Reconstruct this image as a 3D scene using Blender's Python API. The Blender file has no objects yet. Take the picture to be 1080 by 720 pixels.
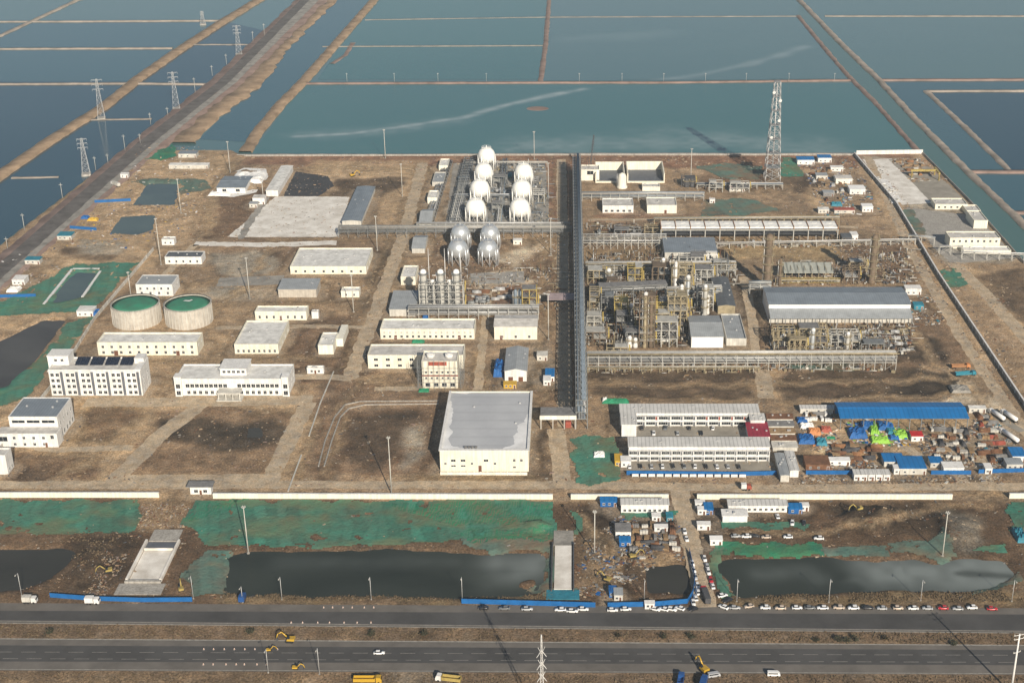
import bpy, math, random
import numpy as np
from mathutils import Vector
random.seed(7); rng = np.random.default_rng(7)
scene = bpy.context.scene; C = scene.collection
R = math.radians

# ------------------------------------------------------------------ camera, sky, sun, exposure
F, CX, CY, HZ, CAMZ = 1500., 605., 360., -310., 345.   # focal length and principal point surveyed on a 1080 x 720 grid
PITCH = math.atan((CY-HZ)/F); cp, sp = math.cos(PITCH), math.sin(PITCH)
cam = bpy.data.cameras.new('camera'); camo = bpy.data.objects.new('camera', cam); C.objects.link(camo)
camo.location = (0, 0, CAMZ); camo.rotation_euler = (R(90)-PITCH, 0, 0)
cam.sensor_width = 36; cam.lens = 36*F/1080; cam.shift_x = (540-CX)/1080; cam.clip_start = 5; cam.clip_end = 30000
scene.camera = camo
SUN_EL, SHADOW_DIR = 26.0, 109.0       # shadows fall away from the camera and to the left
w = bpy.data.worlds.new('World'); scene.world = w; w.use_nodes = True
nt = w.node_tree; bg = nt.nodes['Background']
sky = nt.nodes.new('ShaderNodeTexSky'); sky.sky_type = 'NISHITA'; sky.sun_disc = False
sky.sun_elevation = R(SUN_EL)
sx, sy = -math.cos(R(SHADOW_DIR)), -math.sin(R(SHADOW_DIR))
sky.sun_rotation = math.atan2(sx, sy); sky.air_density = 1.0; sky.dust_density = 0.6
nt.links.new(sky.outputs[0], bg.inputs[0]); bg.inputs[1].default_value = 0.053
sl = bpy.data.lights.new('sun', 'SUN'); sl.energy = 4.9; sl.angle = R(0.5); sl.color = (1, .90, .76)
so = bpy.data.objects.new('sun', sl); C.objects.link(so)
sd = Vector((sx*math.cos(R(SUN_EL)), sy*math.cos(R(SUN_EL)), math.sin(R(SUN_EL))))
so.rotation_euler = sd.to_track_quat('Z', 'Y').to_euler(); so.location = (0, 0, 600)
scene.view_settings.view_transform = 'Standard'; scene.view_settings.look = 'None'
scene.view_settings.exposure = 0.33; scene.view_settings.gamma = 1.0

# ------------------------------------------------------------------ survey helpers: plan position of a ground point, height of an upright
def G(u, v, z=0.):
    a = (u-CX)/F; b = (v-CY)/F
    t = (z-CAMZ)/(-sp-b*cp)
    return (t*a, t*(cp-b*sp))
def row(x, y, z):
    zz = z-CAMZ; return CY-F*(y*sp+zz*cp)/(y*cp-zz*sp)
def hgt(u, v, vt):
    x, y = G(u, v); lo, hi = 0, 300
    for _ in range(40):
        m = (lo+hi)/2
        if row(x, y, m) > vt: lo = m
        else: hi = m
    return lo

# ------------------------------------------------------------------ materials
MATS = {}
def mat(name, col, rough=.75, var=.25, scale=.25, metal=0., bump=0., bscale=1., col2=None, wave=None, spec=.3, attr=None, streak=0, grain=0):
    m = bpy.data.materials.new(name); m.use_nodes = True; N = m.node_tree.nodes; L = m.node_tree.links
    b = N['Principled BSDF']; b.inputs['Roughness'].default_value = rough; b.inputs['Metallic'].default_value = metal
    b.inputs['Specular IOR Level'].default_value = spec
    geo = N.new('ShaderNodeNewGeometry')
    n1 = N.new('ShaderNodeTexNoise'); n1.inputs['Scale'].default_value = scale; n1.inputs['Detail'].default_value = 8; n1.inputs['Roughness'].default_value = .65
    L.new(geo.outputs['Position'], n1.inputs['Vector'])
    rp = N.new('ShaderNodeValToRGB'); L.new(n1.outputs[0], rp.inputs[0])
    c2 = col2 or tuple(c*(1-var*1.6) for c in col)
    c1 = tuple(min(1, c*(1+var*.5)) for c in col)
    rp.color_ramp.elements[0].position = .3; rp.color_ramp.elements[0].color = (*c2, 1)
    rp.color_ramp.elements[1].position = .68; rp.color_ramp.elements[1].color = (*c1, 1)
    out = rp.outputs[0]
    if attr:
        at = N.new('ShaderNodeAttribute'); at.attribute_name = attr
        mx = N.new('ShaderNodeMix'); mx.data_type = 'RGBA'; mx.blend_type = 'MULTIPLY'; mx.inputs[0].default_value = 1
        L.new(at.outputs['Color'], mx.inputs[6]); L.new(out, mx.inputs[7]); out = mx.outputs[2]
    if grain:                                         # clods, stones and dry crusts: fine light and dark flecks, orange and grey soil
        for sc, lo, hi, ca, cb in ((1.1, .36, .64, (1-grain, 1-grain, 1-grain), (1+grain, 1+grain*.95, 1+grain*.9)), (.22, .35, .65, (.95, 1.0, 1.06), (1.06, .99, .90)), (.05, .35, .65, (.84, .85, .88), (1.14, 1.12, 1.08))):
            n5 = N.new('ShaderNodeTexNoise'); n5.inputs['Scale'].default_value = sc; n5.inputs['Detail'].default_value = 5; n5.inputs['Roughness'].default_value = .7; L.new(geo.outputs['Position'], n5.inputs['Vector'])
            r5 = N.new('ShaderNodeValToRGB'); L.new(n5.outputs[0], r5.inputs[0]); e = r5.color_ramp.elements; e[0].position = lo; e[0].color = (*ca, 1); e[1].position = hi; e[1].color = (*cb, 1)
            mx = N.new('ShaderNodeMix'); mx.data_type = 'RGBA'; mx.blend_type = 'MULTIPLY'; mx.inputs[0].default_value = 1; L.new(out, mx.inputs[6]); L.new(r5.outputs[0], mx.inputs[7]); out = mx.outputs[2]
    if streak:                                        # rain streaks and soot running down
        mp = N.new('ShaderNodeMapping'); mp.inputs['Scale'].default_value = (1.1, 1.1, .09); L.new(geo.outputs['Position'], mp.inputs[0])
        n4 = N.new('ShaderNodeTexNoise'); n4.inputs['Scale'].default_value = .9; n4.inputs['Detail'].default_value = 5; L.new(mp.outputs[0], n4.inputs['Vector'])
        r4 = N.new('ShaderNodeValToRGB'); L.new(n4.outputs[0], r4.inputs[0]); r4.color_ramp.elements[0].position = .38; r4.color_ramp.elements[0].color = (1-streak, 1-streak*1.05, 1-streak*1.1, 1); r4.color_ramp.elements[1].position = .6; r4.color_ramp.elements[1].color = (1, 1, 1, 1)
        mx = N.new('ShaderNodeMix'); mx.data_type = 'RGBA'; mx.blend_type = 'MULTIPLY'; mx.inputs[0].default_value = 1; L.new(out, mx.inputs[6]); L.new(r4.outputs[0], mx.inputs[7]); out = mx.outputs[2]
    if wave:                                          # ribs or sheet joints: (axis, spacing, darkness)
        wv = N.new('ShaderNodeTexWave'); wv.bands_direction = wave[0]; wv.inputs['Scale'].default_value = .314/wave[1]
        L.new(geo.outputs['Position'], wv.inputs['Vector'])
        r2 = N.new('ShaderNodeValToRGB'); L.new(wv.outputs[0], r2.inputs[0])
        r2.color_ramp.elements[0].position = .0; r2.color_ramp.elements[0].color = (1-wave[2],)*3+(1,)
        r2.color_ramp.elements[1].position = .25; r2.color_ramp.elements[1].color = (1, 1, 1, 1)
        mx = N.new('ShaderNodeMix'); mx.data_type = 'RGBA'; mx.blend_type = 'MULTIPLY'; mx.inputs[0].default_value = 1
        L.new(out, mx.inputs[6]); L.new(r2.outputs[0], mx.inputs[7]); out = mx.outputs[2]
    L.new(out, b.inputs['Base Color'])
    if bump:
        n2 = N.new('ShaderNodeTexNoise'); n2.inputs['Scale'].default_value = bscale; n2.inputs['Detail'].default_value = 6
        L.new(geo.outputs['Position'], n2.inputs['Vector'])
        bp = N.new('ShaderNodeBump'); bp.inputs['Distance'].default_value = bump; bp.inputs['Strength'].default_value = 1
        L.new(n2.outputs[0], bp.inputs['Height']); L.new(bp.outputs[0], b.inputs['Normal'])
    MATS[name] = m; return m
M = lambda n: MATS[n]
mat('soil', (1, 1, 1), .95, .26, .35, bump=.35, bscale=.6, attr='soil', spec=.1, grain=.5)
mat('dirt_road', (.50, .405, .29), .95, .24, .16, bump=.25, bscale=.5, spec=.1, grain=.28)
mat('concrete_road', (.34, .31, .26), .9, .22, .1, bump=.1, spec=.15)
mat('asphalt', (.085, .082, .08), .85, .22, .05, spec=.25)
mat('asphalt_worn', (.165, .15, .133), .9, .2, .08, spec=.2)
mat('marking', (.38, .36, .32), .7, .3, .6)
mat('bank', (.40, .285, .185), .95, .35, .06, bump=.5, bscale=.3, spec=.1)
mat('bank_grey', (.38, .325, .27), .95, .3, .06, bump=.4, bscale=.3, spec=.1)
mat('bank_red', (.30, .215, .18), .95, .3, .06, bump=.4, bscale=.3, spec=.1)
mat('ballast', (.15, .138, .13), .95, .3, .1, bump=.3, spec=.1)
mat('gravel', (.34, .32, .285), .95, .3, .12, bump=.3, spec=.1)
mat('net_green', (.045, .19, .135), .9, .5, .055, col2=(.095, .145, .10), bump=.4, bscale=.6, spec=.1, attr='tint')
mat('net_teal', (.08, .16, .13), .9, .5, .08, col2=(.14, .14, .11), bump=.4, bscale=.6, spec=.1, attr='tint')
mat('net_bright', (.02, .21, .12), .85, .4, .08, col2=(.05, .14, .09), bump=.4, bscale=.6, spec=.15, attr='tint')
mat('tarp_green', (.02, .24, .12), .7, .3, .3, bump=.3)
mat('cream', (.85, .805, .66), .8, .10, .15, streak=.16)
mat('cream_pale', (.84, .81, .70), .8, .10, .15, streak=.16)
mat('white', (.80, .79, .76), .7, .12, .2, streak=.16)
mat('white_clean', (.86, .85, .82), .45, .05, .2)
mat('off_white', (.62, .60, .54), .8, .2, .2, streak=.16)
mat('roof_pale', (.62, .60, .56), .8, .2, .22, col2=(.38, .36, .33))
mat('roof_white', (.76, .75, .71), .75, .2, .22, col2=(.46, .45, .42))
mat('roof_grey', (.34, .36, .37), .6, .15, .2, wave=('X', 1.2, .15))
mat('roof_bluegrey', (.22, .255, .29), .55, .15, .15, wave=('X', 1.5, .18))
mat('roof_dark', (.12, .13, .14), .6, .2, .2, wave=('Y', 2.2, .2))
mat('roof_blue', (.012, .17, .44), .5, .12, .1, wave=('X', 2.4, .2))
mat('roof_sheet', (.62, .61, .58), .6, .12, .2, wave=('X', 2.0, .3))
mat('roof_red', (.32, .03, .055), .6, .15, .2, wave=('X', 2.0, .2))
mat('roof_pink', (.42, .33, .33), .7, .2, .2)
mat('roof_ribbed', (.40, .41, .36), .6, .15, .2, wave=('X', 5.0, .45))
mat('membrane', (.47, .48, .49), .7, .18, .035, col2=(.39, .40, .42), wave=('Y', 9, .08))
mat('bare_screed', (.80, .80, .79), .7, .15, .1)
mat('glass', (.022, .027, .034), .3, .3, .5, spec=.3)
mat('frame_white', (.7, .7, .68), .6, .1)
mat('door_brown', (.16, .07, .04), .7, .2, .5)
mat('steel_grey', (.24, .25, .25), .55, .25, .3, metal=.2)
mat('steel_pale', (.46, .45, .41), .6, .2, .3)
mat('steel_dark', (.085, .085, .09), .6, .25, .3)
mat('steel_tan', (.36, .30, .19), .65, .3, .3)
mat('steel_brown', (.17, .125, .085), .7, .3, .3)
mat('steel_yellow', (.42, .32, .10), .55, .25, .4)
mat('steel_red', (.36, .09, .06), .6, .25, .4)
mat('steel_orange', (.34, .17, .08), .6, .25, .4)
mat('galvanised', (.55, .55, .54), .45, .15, .5, metal=.3)
mat('pipe_blue', (.20, .245, .29), .5, .2, .3, metal=.2)
mat('silver', (.62, .65, .67), .38, .12, .3, metal=.55)
mat('sphere_white', (.88, .87, .82), .4, .06, .15, streak=.06)
mat('tank_concrete', (.52, .48, .41), .85, .2, .3, col2=(.38, .34, .29), streak=.14)
mat('tank_green', (.035, .22, .13), .8, .3, .15, col2=(.05, .16, .10))
mat('panel_solar', (.018, .025, .045), .2, .3, .5, spec=.6)
mat('strip_dark', (.13, .14, .16), .6, .2, .3)
mat('hoarding_blue', (.012, .125, .36), .5, .18, .3)
mat('tarp_blue', (.012, .11, .34), .6, .25, .4, bump=.2, bscale=1.5)
mat('tarp_teal', (.03, .22, .30), .6, .25, .4, bump=.2, bscale=1.5)
mat('tarp_white', (.82, .81, .78), .7, .12, .2, bump=.3, bscale=.5)
mat('lime', (.26, .52, .06), .6, .2, .5)
mat('orange', (.58, .24, .09), .6, .2, .5)
mat('red', (.55, .03, .03), .5, .2, .5)
mat('yellow', (.58, .36, .04), .5, .15, .5)
mat('rust', (.20, .10, .055), .9, .3, .5)
mat('timber', (.33, .22, .12), .9, .3, .5)
mat('grey_mid', (.22, .215, .21), .8, .25, .4)
mat('concrete', (.42, .40, .36), .9, .2, .2, col2=(.30, .28, .25), streak=.3)
mat('slab_pale', (.78, .75, .69), .9, .2, .10, col2=(.52, .475, .41))
mat('slab_dark', (.055, .055, .06), .9, .3, .1)
mat('wall_cream', (.84, .80, .66), .8, .08, .2, streak=.16)
mat('rubber', (.02, .02, .02), .8, .2)
mat('leaf_dark', (.05, .05, .028), .9, .4, 1.5)
mat('straw', (.17, .125, .075), .95, .35, .3)
for n_, c_ in (('car_white', (.80, .80, .79)), ('car_silver', (.42, .43, .44)), ('car_black', (.02, .02, .024)), ('car_red', (.45, .02, .03)), ('car_beige', (.55, .45, .36)), ('car_grey', (.16, .17, .18)), ('car_yellow', (.52, .32, .03)), ('car_blue', (.02, .08, .25))):
    mat(n_, c_, .28, .04, .5, spec=.6)
def water(name, col, col2, rough=.12, scale=.004, attr=None, stretch=1, foam=(.36, .42, .41), spec=.5):
    m = bpy.data.materials.new(name); m.use_nodes = True; N = m.node_tree.nodes; L = m.node_tree.links
    b = N['Principled BSDF']; b.inputs['Roughness'].default_value = rough; b.inputs['IOR'].default_value = 1.33; b.inputs['Specular IOR Level'].default_value = spec
    geo = N.new('ShaderNodeNewGeometry'); mp = N.new('ShaderNodeMapping'); mp.inputs['Scale'].default_value = (1/stretch, 1, 1)
    L.new(geo.outputs['Position'], mp.inputs[0])
    n1 = N.new('ShaderNodeTexNoise'); n1.inputs['Scale'].default_value = scale; n1.inputs['Detail'].default_value = 4; n1.inputs['Distortion'].default_value = .6
    L.new(mp.outputs[0], n1.inputs['Vector'])
    rp = N.new('ShaderNodeValToRGB'); L.new(n1.outputs[0], rp.inputs[0])
    rp.color_ramp.elements[0].position = .35; rp.color_ramp.elements[0].color = (*col, 1)
    rp.color_ramp.elements[1].position = .7; rp.color_ramp.elements[1].color = (*col2, 1)
    out = rp.outputs[0]
    if attr:
        at = N.new('ShaderNodeAttribute'); at.attribute_name = attr
        mx = N.new('ShaderNodeMix'); mx.data_type = 'RGBA'; L.new(at.outputs['Fac'], mx.inputs[0])
        L.new(out, mx.inputs[6]); mx.inputs[7].default_value = (*foam, 1); out = mx.outputs[2]
    L.new(out, b.inputs['Base Color'])
    n2 = N.new('ShaderNodeTexNoise'); n2.inputs['Scale'].default_value = .5; n2.inputs['Detail'].default_value = 3
    L.new(geo.outputs['Position'], n2.inputs['Vector'])
    bp = N.new('ShaderNodeBump'); bp.inputs['Distance'].default_value = .06; bp.inputs['Strength'].default_value = .6
    L.new(n2.outputs[0], bp.inputs['Height']); L.new(bp.outputs[0], b.inputs['Normal'])
    MATS[name] = m
water('water_teal', (.044, .142, .142), (.054, .156, .152), attr='foam', stretch=3)
water('water_slate', (.070, .150, .158), (.080, .160, .165), attr='foam', stretch=3)
water('water_blue', (.034, .100, .125), (.042, .112, .135), stretch=3)
water('water_navy', (.016, .056, .082), (.022, .066, .092), stretch=3)
water('water_canal', (.060, .135, .120), (.070, .145, .13))
water('water_ditch', (.034, .034, .029), (.055, .053, .045), rough=.3, scale=.035, stretch=2, spec=.3)
water('water_silt', (.022, .028, .023), (.042, .050, .042), rough=.3, spec=.25, scale=.03, stretch=2.5, attr='foam', foam=(.20, .225, .215))
water('water_mud', (.05, .046, .042), (.085, .08, .072), rough=.35, scale=.03)
water('water_basin', (.055, .085, .09), (.08, .115, .11), rough=.25, scale=.03)

# ------------------------------------------------------------------ mesh builder and object helpers
class MB:
    def __init__(s): s.v = []; s.f = []; s.m = []; s.s = []
    def face(s, pts, m=0, sm=False):
        k = len(s.v); s.v += [tuple(p) for p in pts]; s.f.append(tuple(range(k, k+len(pts)))); s.m.append(m); s.s.append(sm); return s
    def box(s, x0, x1, y0, y1, z0, z1, m=0, bottom=False):
        k = len(s.v)
        s.v += [(x0,y0,z0),(x1,y0,z0),(x1,y1,z0),(x0,y1,z0),(x0,y0,z1),(x1,y0,z1),(x1,y1,z1),(x0,y1,z1)]
        fs = [(0,1,5,4),(1,2,6,5),(2,3,7,6),(3,0,4,7),(4,5,6,7),(3,2,1,0)]
        for f in fs: s.f.append(tuple(k+i for i in f)); s.m.append(m); s.s.append(False)
        return s
    def obox(s, cx, cy, cz, lx, ly, lz, rz=0, m=0, tilt=0):
        k = len(s.v); c, d = math.cos(rz), math.sin(rz); ct, st = math.cos(tilt), math.sin(tilt)
        for z in (-1, 1):
            for a, b in ((-1,-1),(1,-1),(1,1),(-1,1)):
                x, y, zz = a*lx/2, b*ly/2, z*lz/2
                x, zz = x*ct-zz*st, x*st+zz*ct
                s.v.append((cx+x*c-y*d, cy+x*d+y*c, cz+zz))
        for f in [(0,1,5,4),(1,2,6,5),(2,3,7,6),(3,0,4,7),(4,5,6,7),(3,2,1,0)]:
            s.f.append(tuple(k+i for i in f)); s.m.append(m); s.s.append(False)
        return s
    def rings(s, rs, m=0, cap=True, sm=True, cap_m=None):
        k = len(s.v); n = len(rs[0])
        for r in rs: s.v += [tuple(p) for p in r]
        for i in range(len(rs)-1):
            for j in range(n):
                s.f.append((k+i*n+j, k+i*n+(j+1)%n, k+(i+1)*n+(j+1)%n, k+(i+1)*n+j)); s.m.append(m); s.s.append(sm)
        if cap:
            cm = m if cap_m is None else cap_m
            s.f.append(tuple(k+j for j in reversed(range(n)))); s.m.append(cm); s.s.append(False)
            s.f.append(tuple(k+(len(rs)-1)*n+j for j in range(n))); s.m.append(cm); s.s.append(False)
        return s
    def lathe(s, x, y, prof, n=16, m=0, cap=True, sm=True, cap_m=None):
        return s.rings([[(x+r*math.cos(2*math.pi*j/n), y+r*math.sin(2*math.pi*j/n), z) for j in range(n)] for r, z in prof], m, cap, sm, cap_m)
    def cyl(s, x, y, z0, z1, r, n=10, m=0, r1=None): return s.lathe(x, y, [(r, z0), (r if r1 is None else r1, z1)], n, m)
    def rod(s, p, q, r, n=4, m=0, r1=None):
        p, q = Vector(p), Vector(q); d = (q-p).normalized()
        a = d.orthogonal().normalized() if abs(d.z) < .99 else Vector((1, 0, 0))
        b = d.cross(a); r1 = r if r1 is None else r1
        return s.rings([[o+(a*math.cos(2*math.pi*(j+.5)/n)+b*math.sin(2*math.pi*(j+.5)/n))*rr for j in range(n)] for o, rr in ((p, r), (q, r1))], m, True, n > 4)
    def drum(s, p, q, r, n=12, m=0):
        p, q = Vector(p), Vector(q); d = (q-p).normalized(); a = d.orthogonal().normalized(); b = d.cross(a); L = (q-p).length
        st = [(0, .15), (.1*r, .6), (.35*r, 1), (L-.35*r, 1), (L-.1*r, .6), (L, .15)]
        return s.rings([[p+d*t+(a*math.cos(2*math.pi*j/n)+b*math.sin(2*math.pi*j/n))*r*k for j in range(n)] for t, k in st], m)
    def ball(s, x, y, z, r, n=16, m=0, zs=1):
        pr = [(r*math.sin(math.pi*i/10), z-zs*r*math.cos(math.pi*i/10)) for i in range(11)]
        pr[0] = (.02*r, pr[0][1]); pr[-1] = (.02*r, pr[-1][1]); return s.lathe(x, y, pr, n, m)
    def mesh(s, name, mats):
        me = bpy.data.meshes.new(name); me.from_pydata(s.v, [], s.f)
        for x in (mats if isinstance(mats, (list, tuple)) else [mats]): me.materials.append(M(x))
        me.polygons.foreach_set('material_index', s.m); me.polygons.foreach_set('use_smooth', s.s); me.update(); return me
    def obj(s, name, mats, parent=None, loc=None): return link(name, s.mesh(name, mats), parent, loc)
def link(name, me, parent=None, loc=None, rz=0):
    o = bpy.data.objects.new(name, me); C.objects.link(o); o.parent = parent
    if loc: o.location = loc
    if rz: o.rotation_euler.z = rz
    return o
def tag(o, label, cat, group=None, kind=None):
    o['label'] = label; o['category'] = cat
    if group: o['group'] = group
    if kind: o['kind'] = kind
    return o
def thing(name, label, cat, loc=(0,0,0), rz=0, group=None):
    return tag(link(name, None, None, loc, rz), label, cat, group)
def structure(o): o['kind'] = 'structure'; return o
def copy_tree(o, label=None, loc=None, rz=None, parent=None):
    c = o.copy(); C.objects.link(c); c.parent = parent
    if label: c['label'] = label
    if loc: c.location = loc
    if rz is not None: c.rotation_euler.z = rz
    for ch in o.children: copy_tree(ch, parent=c)
    return c
ORD = 'first second third fourth fifth sixth seventh eighth ninth tenth eleventh twelfth thirteenth fourteenth fifteenth sixteenth seventeenth eighteenth nineteenth twentieth'.split()
CACHE = {}
def cached(key, f):
    if key not in CACHE: CACHE[key] = f()
    return CACHE[key]
# ------------------------------------------------------------------ ground: one height field with soil colours
def vnoise(x, y, s, seed):
    r = np.random.default_rng(seed); n = 257; t = r.random((n, n))
    x = x/s+1000; y = y/s+1000; xi = np.floor(x).astype(int); yi = np.floor(y).astype(int); fx = x-xi; fy = y-yi
    fx = fx*fx*(3-2*fx); fy = fy*fy*(3-2*fy); a = xi % 256; b = yi % 256
    return (t[a, b]*(1-fx)+t[a+1, b]*fx)*(1-fy)+(t[a, b+1]*(1-fx)+t[a+1, b+1]*fx)*fy
def inside(X, Y, poly):
    X = np.asarray(X); r = np.zeros(X.shape, bool); p = np.array(poly); x0, y0 = p.min(0); x1, y1 = p.max(0)
    sel = (X >= x0) & (X <= x1) & (Y >= y0) & (Y <= y1)
    if not sel.any(): return r
    x = X[sel]; y = Y[sel]; c = np.zeros(x.shape, bool); j = len(p)-1
    for i in range(len(p)):
        if p[i, 1] != p[j, 1]:
            c ^= ((p[i, 1] > y) != (p[j, 1] > y)) & (x < (p[j, 0]-p[i, 0])*(y-p[i, 1])/(p[j, 1]-p[i, 1])+p[i, 0])
        j = i
    r[sel] = c; return r
def PW(px): return [G(u, v) for u, v in px]
STEP = 1.5
gx = np.arange(-560, 420, STEP); gy = np.arange(400, 1172, STEP)
GXX, GYY = np.meshgrid(gx, gy, indexing='ij')
wx = GXX+(vnoise(GXX, GYY, 14, 1)-.5)*9+(vnoise(GXX, GYY, 4, 2)-.5)*4
wy = GYY+(vnoise(GXX, GYY, 14, 3)-.5)*9+(vnoise(GXX, GYY, 4, 4)-.5)*4
def blur(a, k):
    for ax in (0, 1):
        for _ in range(2):
            c = np.cumsum(np.pad(a, [(k+1, k) if i == ax else (0, 0) for i in (0, 1)], mode='edge'), ax)
            a = (np.take(c, range(2*k+1, c.shape[ax]), ax)-np.take(c, range(0, c.shape[ax]-2*k-1), ax))/(2*k+1)
    return a
LAND = PW([(258,163),(600,162),(973,160),(997,183),(1024,212),(1067,257),(1080,276)])+[(420,900),(420,400),(-560,400)]+PW([(-60,301),(0,256),(70,203),(140,150),(166,131),(215,147)])
POND = dict(ditch_left=[(-80,578),(0,577),(70,576),(82,580),(72,592),(45,612),(25,622),(-80,625)],
 ditch_mid=[(240,584),(262,580),(350,579),(450,580),(512,584),(576,582),(577,612),(566,624),(540,628),(480,628),(360,627),(238,624)],
 ditch_right=[(754,592),(770,588),(870,587),(940,592),(964,587),(988,594),(1016,587),(1059,589),(1071,607),(1050,619),(1019,622),(933,622),(842,624),(778,628)],
 ditch_gate=[(680,595),(724,592),(727,624),(683,622)],
 basin_a=[(156,193),(187,193),(186,215),(141,215)], basin_b=[(127,228),(166,225),(161,241),(145,247),(117,245)],
 basin_c=[(78,286),(103,286),(86,312),(50,320)], basin_d=[(10,354),(44,337),(70,338),(47,364),(36,380),(8,406),(-30,415),(-40,380)], puddle=[(262,452),(276,450),(277,460),(261,461)])
Z = np.where(inside(GXX, GYY, LAND), 0., -3.2)
SOFT = np.zeros(Z.shape)
for k_, p_ in POND.items(): SOFT = np.maximum(SOFT, inside(wx*.35+GXX*.65, wy*.35+GYY*.65, PW(p_))*(.5 if k_ == 'puddle' else 1.7))
Z = blur(Z, 1)-blur(SOFT, 1)
soil = np.zeros(Z.shape+(3,)); soil[:] = (.255, .20, .148)
TAN, BRN, DRK, DMP = (.37, .29, .205), (.155, .112, .082), (.085, .067, .053), (.052, .045, .039)
GRY, PAL, RED, KHK = (.27, .255, .23), (.52, .48, .41), (.205, .13, .098), (.27, .215, .14)
big = vnoise(GXX, GYY, 40, 11)[..., None]; soil += (big-.5)*np.array((.10, .075, .055))
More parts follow.
